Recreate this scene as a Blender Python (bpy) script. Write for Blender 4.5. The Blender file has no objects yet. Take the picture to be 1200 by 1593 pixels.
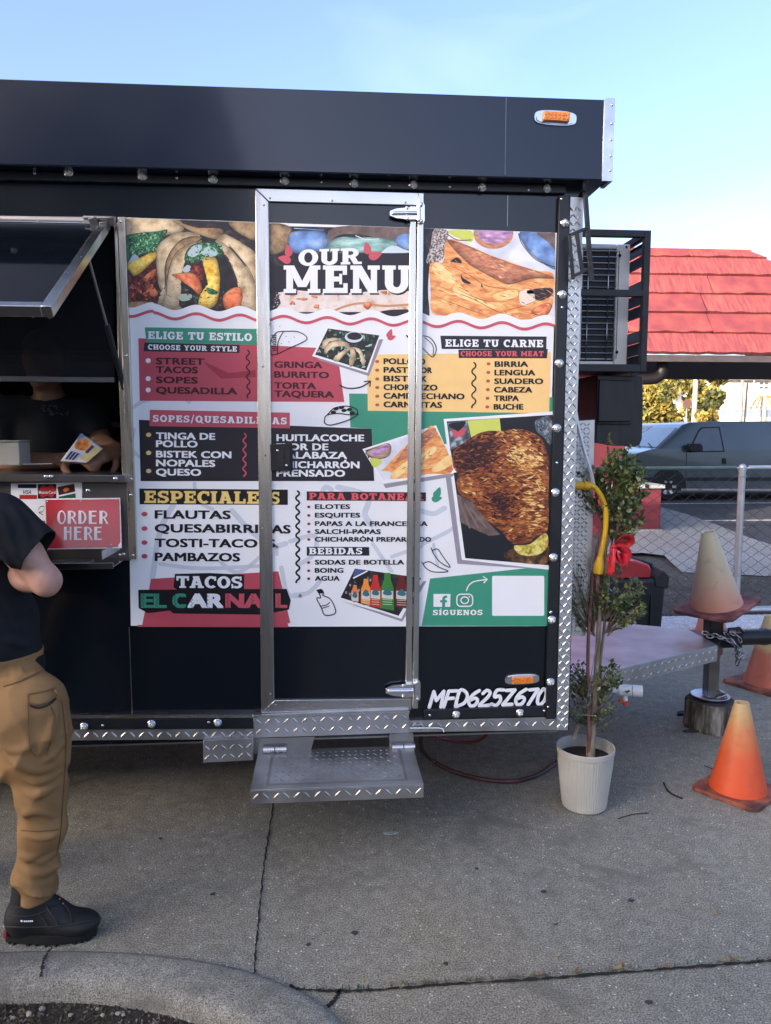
import bpy, bmesh, math, random
import numpy as np
from math import sin, cos, tan, pi, radians, sqrt, atan2
from mathutils import Vector, Matrix, Euler
from mathutils.geometry import tessellate_polygon
from mathutils.bvhtree import BVHTree

random.seed(11)
RNG = np.random.default_rng(5)
scene = bpy.context.scene
COL = scene.collection

# ------------------------------------------------------------ camera
CAM = Vector((0.0, -2.95, 1.6))
FPX, CX, CY = 1200.0, 600.0, 796.5
PITCH, YAW = radians(6.0), radians(4.5)
cd = bpy.data.cameras.new('camera')
cam = bpy.data.objects.new('camera', cd)
COL.objects.link(cam)
cam.location = CAM
cam.rotation_euler = (radians(90) - PITCH, 0, -YAW)
cd.sensor_fit = 'HORIZONTAL'
cd.sensor_width = 36.0
cd.lens = 36.0
cd.clip_start = 0.02
cd.clip_end = 2000
scene.camera = cam

# ------------------------------------------------------------ light
SUN_EL, SUN_AZ = radians(13.0), radians(230.0)      # azimuth clockwise from +Y
w = bpy.data.worlds.new('World')
scene.world = w
w.use_nodes = True
nt = w.node_tree
nt.nodes.clear()
sky = nt.nodes.new('ShaderNodeTexSky')
sky.sky_type = 'NISHITA'
sky.sun_disc = False
sky.sun_elevation = SUN_EL
sky.sun_rotation = SUN_AZ
sky.air_density = 0.6
sky.dust_density = 4.5
sky.ozone_density = 1.5
tc = nt.nodes.new('ShaderNodeTexCoord')
mp = nt.nodes.new('ShaderNodeMapping')
mp.inputs['Scale'].default_value = (1.0, 1.6, 3.4)
mp.inputs['Rotation'].default_value = (0.3, 0.5, 0.7)
nz = nt.nodes.new('ShaderNodeTexNoise')
nz.inputs['Scale'].default_value = 2.2
nz.inputs['Detail'].default_value = 7
nz.inputs['Distortion'].default_value = 0.5
rp = nt.nodes.new('ShaderNodeValToRGB')
rp.color_ramp.elements[0].position = 0.50
rp.color_ramp.elements[0].color = (0, 0, 0, 1)
rp.color_ramp.elements[1].position = 0.80
rp.color_ramp.elements[1].color = (0.07, 0.07, 0.07, 1)
mx = nt.nodes.new('ShaderNodeMixRGB')
mx.inputs[2].default_value = (6.5, 6.8, 7.2, 1)      # thin cirrus
bg = nt.nodes.new('ShaderNodeBackground')
bg.inputs['Strength'].default_value = 0.15
wo = nt.nodes.new('ShaderNodeOutputWorld')
L = nt.links.new
L(tc.outputs['Generated'], mp.inputs[0]); L(mp.outputs[0], nz.inputs['Vector'])
L(nz.outputs[0], rp.inputs[0]); L(rp.outputs[0], mx.inputs[0])
tint = nt.nodes.new('ShaderNodeMixRGB'); tint.blend_type = 'MULTIPLY'; tint.inputs[0].default_value = 1.0
tint.inputs[2].default_value = (0.955, 0.935, 0.99, 1)
L(sky.outputs[0], mx.inputs[1]); L(mx.outputs[0], tint.inputs[1]); L(tint.outputs[0], bg.inputs[0]); L(bg.outputs[0], wo.inputs[0])

sd = bpy.data.lights.new('sun', 'SUN')
sd.energy = 2.0
sd.angle = radians(0.5)
sd.color = (1.0, 0.86, 0.68)
sun = bpy.data.objects.new('sun', sd)
COL.objects.link(sun)
sdir = Vector((sin(SUN_AZ) * cos(SUN_EL), cos(SUN_AZ) * cos(SUN_EL), sin(SUN_EL)))
sun.rotation_euler = (-sdir).to_track_quat('-Z', 'Y').to_euler()
sun.location = sdir * 60

scene.view_settings.view_transform = 'Standard'
scene.view_settings.look = 'None'
scene.view_settings.exposure = 2.25
scene.view_settings.gamma = 1.0
scene.view_settings.use_curve_mapping = False

# ------------------------------------------------------------ measuring the place
FW = Vector((sin(YAW) * cos(PITCH), cos(YAW) * cos(PITCH), -sin(PITCH)))
RT = Vector((cos(YAW), -sin(YAW), 0))
UP = RT.cross(FW)
def ray(px, py):
    return FW + RT * ((px - CX) / FPX) - UP * ((py - CY) / FPX)
def atY(px, py, y=0.0):                 # point of a plane parallel to the trailer's side
    r = ray(px, py)
    return CAM + r * ((y - CAM.y) / r.y)
def gnd(px, py, z=0.0):                 # point of a level plane
    r = ray(px, py)
    return CAM + r * ((z - CAM.z) / r.z)
def atX(px, py, x):
    r = ray(px, py)
    return CAM + r * ((x - CAM.x) / r.x)

# ------------------------------------------------------------ materials
def s2l(c):
    return tuple(((v / 255.0) / 12.92 if v / 255.0 <= 0.04045 else ((v / 255.0 + 0.055) / 1.055) ** 2.4) for v in c)
MATS = {}
def pm(name, col, rough=0.5, metal=0.0, var=0.12, vs=6.0, col2=None, bump=0.0, bs=80.0, spec=0.5,
       coat=0.0, stretch=(1, 1, 1), rvar=0.0, alpha=1.0, trans=0.0, ior=1.45, lo=0.3, hi=0.7, detail=5, subs=0.0):
    if name in MATS:
        return MATS[name]
    m = bpy.data.materials.new(name)
    m.use_nodes = True
    t = m.node_tree
    b = t.nodes['Principled BSDF']
    tcn = t.nodes.new('ShaderNodeTexCoord')
    mpn = t.nodes.new('ShaderNodeMapping')
    mpn.inputs['Scale'].default_value = stretch
    t.links.new(tcn.outputs['Object'], mpn.inputs[0])
    n = t.nodes.new('ShaderNodeTexNoise')
    n.inputs['Scale'].default_value = vs
    n.inputs['Detail'].default_value = detail
    t.links.new(mpn.outputs[0], n.inputs['Vector'])
    r = t.nodes.new('ShaderNodeValToRGB')
    r.color_ramp.elements[0].position = lo
    r.color_ramp.elements[1].position = hi
    c1 = tuple(max(0, c * (1 - var)) for c in col)
    c2 = col2 if col2 else tuple(min(1, c * (1 + var)) for c in col)
    r.color_ramp.elements[0].color = (*c1, 1)
    r.color_ramp.elements[1].color = (*c2, 1)
    t.links.new(n.outputs[0], r.inputs[0])
    t.links.new(r.outputs[0], b.inputs['Base Color'])
    b.inputs['Roughness'].default_value = rough
    b.inputs['Metallic'].default_value = metal
    b.inputs['Specular IOR Level'].default_value = spec
    b.inputs['IOR'].default_value = ior
    if coat:
        b.inputs['Coat Weight'].default_value = coat
        b.inputs['Coat Roughness'].default_value = 0.08
    if trans:
        b.inputs['Transmission Weight'].default_value = trans
    if alpha < 1:
        b.inputs['Alpha'].default_value = alpha
    if subs:
        b.inputs['Subsurface Weight'].default_value = subs
        b.inputs['Subsurface Radius'].default_value = (0.01, 0.004, 0.002)
    if rvar:
        mr = t.nodes.new('ShaderNodeMapRange')
        mr.inputs[3].default_value = max(0.02, rough - rvar)
        mr.inputs[4].default_value = min(1, rough + rvar)
        n3 = t.nodes.new('ShaderNodeTexNoise')
        n3.inputs['Scale'].default_value = vs * 2.3
        n3.inputs['Detail'].default_value = 6
        t.links.new(mpn.outputs[0], n3.inputs['Vector'])
        t.links.new(n3.outputs[0], mr.inputs[0])
        t.links.new(mr.outputs[0], b.inputs['Roughness'])
    if bump:
        n2 = t.nodes.new('ShaderNodeTexNoise')
        n2.inputs['Scale'].default_value = bs
        n2.inputs['Detail'].default_value = 4
        t.links.new(mpn.outputs[0], n2.inputs['Vector'])
        bp = t.nodes.new('ShaderNodeBump')
        bp.inputs['Strength'].default_value = bump
        bp.inputs['Distance'].default_value = 0.01
        t.links.new(n2.outputs[0], bp.inputs['Height'])
        t.links.new(bp.outputs[0], b.inputs['Normal'])
    MATS[name] = m
    return m
def ramp(name, stops, vs=8.0, stretch=(1, 1, 1), rough=0.35, detail=6, distort=0.0, rot=(0, 0, 0), bump=0.0, metal=0.0, kind='noise'):
    """several colours spread by one noise: food prints, bark, foliage"""
    if name in MATS:
        return MATS[name]
    m = bpy.data.materials.new(name)
    m.use_nodes = True
    t = m.node_tree
    b = t.nodes['Principled BSDF']
    tcn = t.nodes.new('ShaderNodeTexCoord')
    mpn = t.nodes.new('ShaderNodeMapping')
    mpn.inputs['Scale'].default_value = stretch
    mpn.inputs['Rotation'].default_value = rot
    t.links.new(tcn.outputs['Object'], mpn.inputs[0])
    n = t.nodes.new('ShaderNodeTexNoise')
    n.inputs['Scale'].default_value = vs
    n.inputs['Detail'].default_value = detail
    n.inputs['Distortion'].default_value = distort
    t.links.new(mpn.outputs[0], n.inputs['Vector'])
    r = t.nodes.new('ShaderNodeValToRGB')
    while len(r.color_ramp.elements) < len(stops):
        r.color_ramp.elements.new(0.5)
    for e, (p, c) in zip(r.color_ramp.elements, stops):
        e.position = p
        e.color = (*c, 1)
    t.links.new(n.outputs[0], r.inputs[0])
    t.links.new(r.outputs[0], b.inputs['Base Color'])
    b.inputs['Roughness'].default_value = rough
    b.inputs['Metallic'].default_value = metal
    if bump:
        bp = t.nodes.new('ShaderNodeBump')
        bp.inputs['Strength'].default_value = bump
        bp.inputs['Distance'].default_value = 0.01
        t.links.new(n.outputs[0], bp.inputs['Height'])
        t.links.new(bp.outputs[0], b.inputs['Normal'])
    MATS[name] = m
    return m

# ------------------------------------------------------------ mesh kit
class MB:
    def __init__(self):
        self.v, self.f, self.m = [], [], []
    def add(self, vs, fs, mi=0):
        o = len(self.v)
        self.v.extend(tuple(p) for p in vs)
        for f in fs:
            self.f.append(tuple(i + o for i in f))
            self.m.append(mi)
    def box(self, c, s, mi=0, rot=None):
        c = Vector(c); R = Euler(rot).to_matrix() if rot is not None and not isinstance(rot, Matrix) else (rot or Matrix.Identity(3))
        vs = []
        for z in (-.5, .5):
            for x, y in ((-.5, -.5), (.5, -.5), (.5, .5), (-.5, .5)):
                vs.append(c + R @ Vector((x * s[0], y * s[1], z * s[2])))
        self.add(vs, [(3, 2, 1, 0), (4, 5, 6, 7), (0, 1, 5, 4), (1, 2, 6, 5), (2, 3, 7, 6), (3, 0, 4, 7)], mi)
    def box2(self, lo, hi, mi=0):
        lo, hi = Vector(lo), Vector(hi)
        self.box((lo + hi) / 2, tuple(abs(a) for a in (hi - lo)), mi)
    def beam(self, a, b, wd, ht, mi=0, up=(0, 0, 1)):
        a, b = Vector(a), Vector(b)
        d = (b - a); l = d.length; d.normalize()
        u = Vector(up)
        if abs(d.dot(u)) > 0.98: u = Vector((0, 1, 0))
        s = d.cross(u).normalized(); u = s.cross(d)
        vs = []
        for p in (a, b):
            for i, j in ((-.5, -.5), (.5, -.5), (.5, .5), (-.5, .5)):
                vs.append(p + s * (i * wd) + u * (j * ht))
        self.add(vs, [(0, 1, 2, 3), (7, 6, 5, 4), (0, 4, 5, 1), (1, 5, 6, 2), (2, 6, 7, 3), (3, 7, 4, 0)], mi)
    def tube(self, pts, r, seg=8, mi=0, caps=True, sq=None):
        pts = [Vector(p) for p in pts]
        n = len(pts)
        rs = r if isinstance(r, (list, tuple)) else [r] * n
        t = [(pts[min(i + 1, n - 1)] - pts[max(i - 1, 0)]).normalized() for i in range(n)]
        u = t[0].orthogonal().normalized()
        vs, fs = [], []
        for i in range(n):
            u = (u - t[i] * u.dot(t[i]))
            u = u.normalized() if u.length > 1e-6 else t[i].orthogonal().normalized()
            k = t[i].cross(u)
            for j in range(seg):
                a = 2 * pi * j / seg
                vs.append(pts[i] + (u * cos(a) + k * sin(a)) * rs[i])
        for i in range(n - 1):
            for j in range(seg):
                k = (j + 1) % seg
                fs.append((i * seg + j, i * seg + k, (i + 1) * seg + k, (i + 1) * seg + j))
        if caps:
            fs.append(tuple(range(seg - 1, -1, -1)))
            fs.append(tuple((n - 1) * seg + j for j in range(seg)))
        self.add(vs, fs, mi)
    def lathe(self, prof, c=(0, 0, 0), seg=24, mi=0, R=None, caps=(False, False)):
        c = Vector(c); R = R or Matrix.Identity(3)
        vs, fs = [], []
        for (r, z) in prof:
            for j in range(seg):
                a = 2 * pi * j / seg
                vs.append(c + R @ Vector((r * cos(a), r * sin(a), z)))
        for i in range(len(prof) - 1):
            for j in range(seg):
                k = (j + 1) % seg
                fs.append((i * seg + j, i * seg + k, (i + 1) * seg + k, (i + 1) * seg + j))
        if caps[0]: fs.append(tuple(range(seg - 1, -1, -1)))
        if caps[1]: fs.append(tuple((len(prof) - 1) * seg + j for j in range(seg)))
        self.add(vs, fs, mi)
    def prism(self, poly, vec, mi=0, mside=None):
        """flat outline (list of points) swept along vec"""
        vec = Vector(vec); a = [Vector(p) for p in poly]; n = len(a)
        b = [p + vec for p in a]
        tris = tessellate_polygon([a])
        ms = mi if mside is None else mside
        nrm = Vector((0, 0, 0))
        for i in range(n):
            nrm += a[i].cross(a[(i + 1) % n])
        flip = nrm.dot(vec) > 0
        fa = [tuple(t) for t in tris]
        tn = (a[fa[0][1]] - a[fa[0][0]]).cross(a[fa[0][2]] - a[fa[0][0]])
        if tn.dot(vec) > 0: fa = [t[::-1] for t in fa]
        o = len(self.v)
        self.v.extend(tuple(p) for p in a + b)
        for t in fa:
            self.f.append(tuple(i + o for i in t)); self.m.append(mi)
            self.f.append(tuple(i + n + o for i in t[::-1])); self.m.append(mi)
        for i in range(n):
            j = (i + 1) % n
            q = (i, j, n + j, n + i)
            if flip: q = q[::-1]
            q = q[::-1] if not flip else q
            self.f.append(tuple(k + o for k in (q if flip else q[::-1][::-1]))); self.m.append(ms)
    def ball(self, c, r, seg=12, rings=8, mi=0, R=None):
        rx, ry, rz = r if isinstance(r, (tuple, list)) else (r, r, r)
        c = Vector(c); R = R or Matrix.Identity(3)
        vs = [c + R @ Vector((0, 0, -rz))]
        for i in range(1, rings):
            a = -pi / 2 + pi * i / rings
            for j in range(seg):
                b = 2 * pi * j / seg
                vs.append(c + R @ Vector((rx * cos(a) * cos(b), ry * cos(a) * sin(b), rz * sin(a))))
        vs.append(c + R @ Vector((0, 0, rz)))
        fs = [(0, 1 + (j + 1) % seg, 1 + j) for j in range(seg)]
        for i in range(rings - 2):
            for j in range(seg):
                k = (j + 1) % seg
                fs.append((1 + i * seg + j, 1 + i * seg + k, 1 + (i + 1) * seg + k, 1 + (i + 1) * seg + j))
        e = len(vs) - 1; s = 1 + (rings - 2) * seg
        fs += [(s + j, s + (j + 1) % seg, e) for j in range(seg)]
        self.add(vs, fs, mi)
    def build(self, name, mats, parent=None, bevel=0.0, bseg=2, ang=38, fix=True):
        me = bpy.data.meshes.new(name)
        me.from_pydata([tuple(p) for p in self.v], [], self.f)
        for mm in (mats if isinstance(mats, (list, tuple)) else [mats]):
            me.materials.append(mm)
        me.polygons.foreach_set('material_index', self.m)
        if fix:
            bm = bmesh.new(); bm.from_mesh(me)
            bmesh.ops.recalc_face_normals(bm, faces=bm.faces)
            bm.to_mesh(me); bm.free()
        me.polygons.foreach_set('use_smooth', [True] * len(me.polygons))
        me.set_sharp_from_angle(angle=radians(ang))
        me.update()
        o = bpy.data.objects.new(name, me)
        COL.objects.link(o)
        if bevel:
            bv = o.modifiers.new('bevel', 'BEVEL')
            bv.width = bevel; bv.segments = bseg; bv.limit_method = 'ANGLE'; bv.angle_limit = radians(40)
            bv.harden_normals = False
        if parent is not None:
            put(o, parent)
        return o

def build_each(mb, name, mats, parent, **kw):
    """every loose piece of the kit becomes a part of its own"""
    par = list(range(len(mb.v)))
    def find(i):
        while par[i] != i: par[i] = par[par[i]]; i = par[i]
        return i
    for f in mb.f:
        for i in f[1:]: par[find(i)] = find(f[0])
    grp = {}
    for f, m in zip(mb.f, mb.m): grp.setdefault(find(f[0]), []).append((f, m))
    for fs in grp.values():
        ids = sorted({i for f, _ in fs for i in f}); mp_ = {i: k for k, i in enumerate(ids)}
        q = MB(); q.v = [mb.v[i] for i in ids]; q.f = [tuple(mp_[i] for i in f) for f, _ in fs]; q.m = [m for _, m in fs]
        q.build(name, mats, parent, **kw)
def world_loc(o):
    p = Vector(o.location)
    return p
ORG = {}
def put(o, parent):
    o.parent = parent
    base = ORG.get(parent.name, Vector((0, 0, 0)))
    o.matrix_parent_inverse = Matrix.Translation(-base)
    ORG[o.name] = Vector((0, 0, 0))
def tag(o, label, cat, group=None):
    o['label'] = label; o['category'] = cat
    if group: o['group'] = group
    return o
def thing(name, label, cat, loc, group=None):
    o = bpy.data.objects.new(name, None)
    o.empty_display_size = 0.1
    COL.objects.link(o)
    o.location = loc
    ORG[o.name] = Vector(loc)
    return tag(o, label, cat, group)
def setting(o, kind='structure'):
    o['kind'] = kind
    return o
def copy_tree(o, delta=(0, 0, 0), rotz=0.0, scale=1.0, label=None, parent=None):
    c = o.copy(); COL.objects.link(c)
    if parent is not None:
        c.parent = parent
    else:
        c.location = Vector(o.location) + Vector(delta)
        c.rotation_euler.z += rotz
        c.scale = (scale, scale, scale)
        ORG[c.name] = Vector(o.location)
    if label: c['label'] = label
    for ch in list(o.children):
        copy_tree(ch, parent=c)
    return c

# --------------------------------------------- bodies as one skin: tapered capsules blended, then surface nets
def blob_mesh(prims, h=0.01, k=0.03, disp=None, pad=0.03):
    lo = np.array([1e9] * 3); hi = -lo
    for p in prims:
        if p[0] == 'c':
            _, a, b, ra, rb = p[:5]
            for q, r in ((a, ra), (b, rb)):
                lo = np.minimum(lo, np.array(q) - r); hi = np.maximum(hi, np.array(q) + r)
        else:
            _, c, rr = p[:3]
            R = max(rr)
            lo = np.minimum(lo, np.array(c) - R); hi = np.maximum(hi, np.array(c) + R)
    lo -= pad; hi += pad
    n = np.ceil((hi - lo) / h).astype(int) + 1
    ax = [lo[i] + h * np.arange(n[i]) for i in range(3)]
    F = np.full(n, 0.25)
    for p in prims:
        if p[0] == 'c':
            a, b, ra, rb = np.array(p[1], float), np.array(p[2], float), p[3], p[4]
            bl = np.minimum(a, b) - max(ra, rb) - 0.09; bh = np.maximum(a, b) + max(ra, rb) + 0.09
        else:
            c, rr = np.array(p[1], float), np.array(p[2], float)
            bl = c - max(rr) - 0.09; bh = c + max(rr) + 0.09
        i0 = np.clip(np.floor((bl - lo) / h).astype(int), 0, n - 1); i1 = np.clip(np.ceil((bh - lo) / h).astype(int) + 1, 1, n)
        X, Y, Z = np.meshgrid(ax[0][i0[0]:i1[0]], ax[1][i0[1]:i1[1]], ax[2][i0[2]:i1[2]], indexing='ij')
        if p[0] == 'c':
            sc = p[5] if len(p) > 5 else None
            ba = b - a; L2 = max((ba * ba).sum(), 1e-9)
            dx, dy, dz = X - a[0], Y - a[1], Z - a[2]
            t = np.clip((dx * ba[0] + dy * ba[1] + dz * ba[2]) / L2, 0, 1)
            qx, qy, qz = dx - t * ba[0], dy - t * ba[1], dz - t * ba[2]
            if sc is not None:     # flattened section: direction, factor
                u = np.array(sc[0], float); u /= np.linalg.norm(u)
                du = qx * u[0] + qy * u[1] + qz * u[2]
                g = (1 / sc[1] - 1) * du
                qx, qy, qz = qx + g * u[0], qy + g * u[1], qz + g * u[2]
            d = np.sqrt(qx * qx + qy * qy + qz * qz) - (ra + (rb - ra) * t)
        else:
            if len(p) > 3:
                R = np.array(p[3]).T
            else:
                R = np.eye(3)
            dx, dy, dz = X - c[0], Y - c[1], Z - c[2]
            ex = (R[0, 0] * dx + R[0, 1] * dy + R[0, 2] * dz) / rr[0]
            ey = (R[1, 0] * dx + R[1, 1] * dy + R[1, 2] * dz) / rr[1]
            ez = (R[2, 0] * dx + R[2, 1] * dy + R[2, 2] * dz) / rr[2]
            q = np.sqrt(ex * ex + ey * ey + ez * ez)
            d = (q - 1) * min(rr)
        S = F[i0[0]:i1[0], i0[1]:i1[1], i0[2]:i1[2]]
        q_ = p[6] if p[0] == 'c' and len(p) > 6 else k
        hh = np.clip(0.5 + 0.5 * (S - d) / q_, 0, 1)
        F[i0[0]:i1[0], i0[1]:i1[1], i0[2]:i1[2]] = S * (1 - hh) + d * hh - q_ * hh * (1 - hh)
    if disp is not None:
        X, Y, Z = np.meshgrid(*ax, indexing='ij')
        F = F + disp(X, Y, Z)
    F[0], F[-1], F[:, 0], F[:, -1], F[:, :, 0], F[:, :, -1] = [0.2] * 6
    ins = F < 0
    nx, ny, nz_ = n
    cs = [(i, j, l) for i in (0, 1) for j in (0, 1) for l in (0, 1)]
    cnt = np.zeros((nx - 1, ny - 1, nz_ - 1), int)
    for (i, j, l) in cs:
        cnt += ins[i:nx - 1 + i, j:ny - 1 + j, l:nz_ - 1 + l]
    act = (cnt > 0) & (cnt < 8)
    idx = np.full(act.shape, -1)
    cells = np.argwhere(act)
    idx[act] = np.arange(len(cells))
    acc = np.zeros((len(cells), 3)); num = np.zeros(len(cells))
    for (c0, c1) in [(a, b) for a in cs for b in cs if sum(abs(x - y) for x, y in zip(a, b)) == 1 and a < b]:
        fa = F[cells[:, 0] + c0[0], cells[:, 1] + c0[1], cells[:, 2] + c0[2]]
        fb = F[cells[:, 0] + c1[0], cells[:, 1] + c1[1], cells[:, 2] + c1[2]]
        s = (fa < 0) != (fb < 0)
        t = np.where(s, fa / np.where(s, fa - fb, 1), 0)
        pt = np.array(c0) + t[:, None] * (np.array(c1) - np.array(c0))
        acc[s] += pt[s]; num[s] += 1
    V = lo + h * (cells + acc / num[:, None])
    faces = []
    e = [(0, 1, 2), (1, 2, 0), (2, 0, 1)]
    for a, b, c in e:
        sl0 = [slice(1, -1)] * 3; sl0[a] = slice(0, -1)
        sl1 = [slice(1, -1)] * 3; sl1[a] = slice(1, None)
        A, B = ins[tuple(sl0)], ins[tuple(sl1)]
        for flag, M in ((True, A & ~B), (False, ~A & B)):
            P = np.argwhere(M)
            off = np.array([1, 1, 1]); off[a] = 0
            P = P + off
            q = []
            for db, dc in ((-1, -1), (0, -1), (0, 0), (-1, 0)):
                Q = P.copy(); Q[:, b] += db; Q[:, c] += dc
                q.append(idx[Q[:, 0], Q[:, 1], Q[:, 2]])
            q = np.stack(q, 1)
            if not flag: q = q[:, ::-1]
            faces.append(q)
    return V, np.concatenate(faces)
def mesh_obj(name, V, Fc, mats, parent=None, smooth_it=0, fn_mat=None):
    me = bpy.data.meshes.new(name)
    me.from_pydata([tuple(p) for p in V], [], [tuple(int(i) for i in f) for f in Fc])
    for m in (mats if isinstance(mats, (list, tuple)) else [mats]): me.materials.append(m)
    me.polygons.foreach_set('use_smooth', [True] * len(me.polygons))
    if fn_mat:
        for p in me.polygons: p.material_index = fn_mat(p.center)
    me.update()
    o = bpy.data.objects.new(name, me); COL.objects.link(o)
    if smooth_it:
        s = o.modifiers.new('smooth', 'SMOOTH'); s.iterations = smooth_it; s.factor = 0.5
    if parent is not None: put(o, parent)
    return o

def smooth_closed(pts, n=6):
    out = []; m = len(pts)
    for i in range(m):
        p0, p1, p2, p3 = [pts[(i + k) % m] for k in (-1, 0, 1, 2)]
        for s in range(n):
            t = s / n
            out.append(tuple(0.5 * ((2 * b) + (-a + c) * t + (2 * a - 5 * b + 4 * c - d) * t * t + (-a + 3 * b - 3 * c + d) * t ** 3)
                             for a, b, c, d in zip(p0, p1, p2, p3)))
    return out
def smooth_open(pts, n=6):
    out = []; m = len(pts)
    for i in range(m - 1):
        p0, p1, p2, p3 = pts[max(i - 1, 0)], pts[i], pts[i + 1], pts[min(i + 2, m - 1)]
        for s in range(n):
            t = s / n
            out.append(tuple(0.5 * ((2 * b) + (-a + c) * t + (2 * a - 5 * b + 4 * c - d) * t * t + (-a + 3 * b - 3 * c + d) * t ** 3)
                             for a, b, c, d in zip(p0, p1, p2, p3)))
    out.append(tuple(pts[-1]))
    return out
# ------------------------------------------------------------ shared materials
BLACK = pm('black_panel', (.0013, .0042, .0088), rough=.22, var=.1, vs=2, bump=.03, bs=3, coat=.35, rvar=.05)
FASC = pm('black_fascia', (.0012, .0070, .022), rough=.24, var=.1, vs=2, bump=.03, bs=2.5, coat=.4, rvar=.05)
TRIM = pm('black_trim', (.012, .014, .018), rough=.35, var=.2, vs=12)
STEEL = pm('brushed_steel', (.56, .55, .53), rough=.24, metal=1, var=.1, vs=5, bump=.03, bs=14, stretch=(6, 6, .6), rvar=.08)
STEEL_H = pm('brushed_steel_level', (.56, .56, .56), rough=.26, metal=1, var=.12, vs=5, bump=.03, bs=14, stretch=(.5, 4, 6), rvar=.08)
STEEL_D = pm('dull_steel', (.30, .29, .28), rough=.38, metal=1, var=.15, vs=7, bump=.04, bs=20, rvar=.1)
TREAD = pm('diamond_plate', (.60, .60, .59), rough=.40, metal=1, var=.1, vs=9, bump=.05, bs=50, rvar=.1)
TREAD_D = pm('diamond_plate_worn', (.45, .45, .45), rough=.42, metal=1, var=.25, vs=7, bump=.06, bs=60, rvar=.12)
CHROME = pm('chrome', (.75, .75, .76), rough=.12, metal=1, var=.05)
LENS = pm('clear_lens', (.62, .66, .68), rough=.06, metal=.35, var=.45, vs=160, coat=1)
LEDY = pm('lamp_diode', (.75, .72, .55), rough=.2, var=.2, vs=30)
AMBER = pm('amber_lens', (.75, .22, .012), rough=.15, var=.25, vs=120, coat=.8)
RUBBER = pm('black_rubber', (.012, .012, .013), rough=.6, var=.2)
BLKMET = pm('black_painted_steel', (.016, .018, .021), rough=.42, var=.35, vs=18, bump=.08, bs=60)
GLASS_D = pm('tinted_glass', (.004, .006, .009), rough=.05, var=.1, spec=.5, coat=.3)
INT = pm('interior_lining', (.05, .055, .06), rough=.4, var=.15)
INT2 = pm('interior_shelf', (.24, .25, .26), rough=.35, metal=.6, var=.15)
CONC = None
WHITEV = pm('menu_vinyl', (.82, .83, .84), rough=.32, var=.02, vs=3, coat=.15)
def flat(name, rgb, rough=.34):
    return pm('print_' + name, s2l(rgb), rough=rough, var=.03, vs=20)
A_RED = flat('red', (188, 78, 92)); A_RED2 = flat('rose', (200, 86, 100)); A_GRN = flat('green', (62, 148, 120)); A_BLK = flat('black', (38, 35, 44))
A_INK = flat('ink', (22, 20, 26)); A_WHT = pm('print_white', (.84, .85, .86), rough=.32, var=.02); A_YEL = flat('sand', (246, 205, 134)); A_TAN = flat('tan', (222, 196, 130))
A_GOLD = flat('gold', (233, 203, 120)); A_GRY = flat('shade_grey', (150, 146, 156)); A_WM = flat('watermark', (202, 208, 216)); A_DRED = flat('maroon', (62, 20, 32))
A_LGRN = flat('lime', (206, 214, 100)); A_WMR = flat('watermark_red', (160, 50, 66)); A_DBG = flat('slate', (30, 33, 40))
# food prints
F_MEAT = ramp('print_meat', [(.3, s2l((40, 18, 16))), (.46, s2l((112, 56, 32))), (.58, s2l((160, 90, 46))), (.7, s2l((206, 146, 84)))], vs=32, stretch=(.7, 1, 2.6), detail=9, distort=1.2)
F_CHAR = ramp('print_char', [(.3, s2l((34, 16, 20))), (.5, s2l((84, 42, 34))), (.62, s2l((150, 84, 48))), (.75, s2l((190, 130, 80)))], vs=48, stretch=(.8, 1, 2), detail=10, distort=1.5)
F_TORT = ramp('print_tortilla', [(.3, s2l((150, 124, 92))), (.5, s2l((206, 184, 146))), (.7, s2l((226, 208, 176)))], vs=25, detail=8)
F_TORTD = ramp('print_tortilla_edge', [(.3, s2l((112, 88, 62))), (.6, s2l((172, 144, 108)))], vs=41, detail=8)
F_GREEN = ramp('print_cilantro', [(.3, s2l((14, 44, 34))), (.48, s2l((36, 98, 64))), (.6, s2l((86, 150, 100))), (.72, s2l((190, 214, 190)))], vs=96, detail=8, distort=1)
F_PINE = ramp('print_pineapple', [(.3, s2l((200, 140, 40))), (.5, s2l((240, 196, 76))), (.7, s2l((250, 226, 130)))], vs=64, detail=7)
F_DARK = ramp('print_dark', [(.3, s2l((20, 20, 28))), (.55, s2l((44, 38, 42))), (.72, s2l((84, 66, 62)))], vs=32, detail=8)
F_STEW = ramp('print_stew', [(.3, s2l((34, 14, 18))), (.5, s2l((88, 34, 32))), (.62, s2l((150, 62, 48))), (.75, s2l((196, 110, 84)))], vs=54, detail=8, distort=1)
F_ORNG = ramp('print_orange_meat', [(.3, s2l((190, 84, 50))), (.5, s2l((226, 126, 82))), (.7, s2l((240, 168, 116)))], vs=35, detail=8, distort=.8)
F_BREAD = ramp('print_bread', [(.28, s2l((196, 112, 66))), (.45, s2l((232, 152, 88))), (.58, s2l((243, 180, 112))), (.72, s2l((252, 214, 150)))], vs=14, stretch=(1.2, 1, 3.4), detail=9, distort=.9, rot=(0, .5, 0))
F_CRUST = ramp('print_crust', [(.3, s2l((150, 92, 80))), (.5, s2l((192, 124, 92))), (.7, s2l((216, 150, 108)))], vs=41, stretch=(1, 1, 2.5), detail=9, rot=(0, .45, 0))
F_CREAM = ramp('print_cream', [(.3, s2l((240, 196, 110))), (.6, s2l((250, 222, 160)))], vs=41, detail=7)
F_ONION = ramp('print_onion', [(.35, s2l((150, 106, 150))), (.55, s2l((198, 156, 196))), (.7, s2l((228, 206, 226)))], vs=32, stretch=(1, 1, 3), detail=6)
F_PLATE = ramp('print_plate', [(.35, s2l((202, 208, 220))), (.65, s2l((236, 238, 244)))], vs=14)
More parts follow.
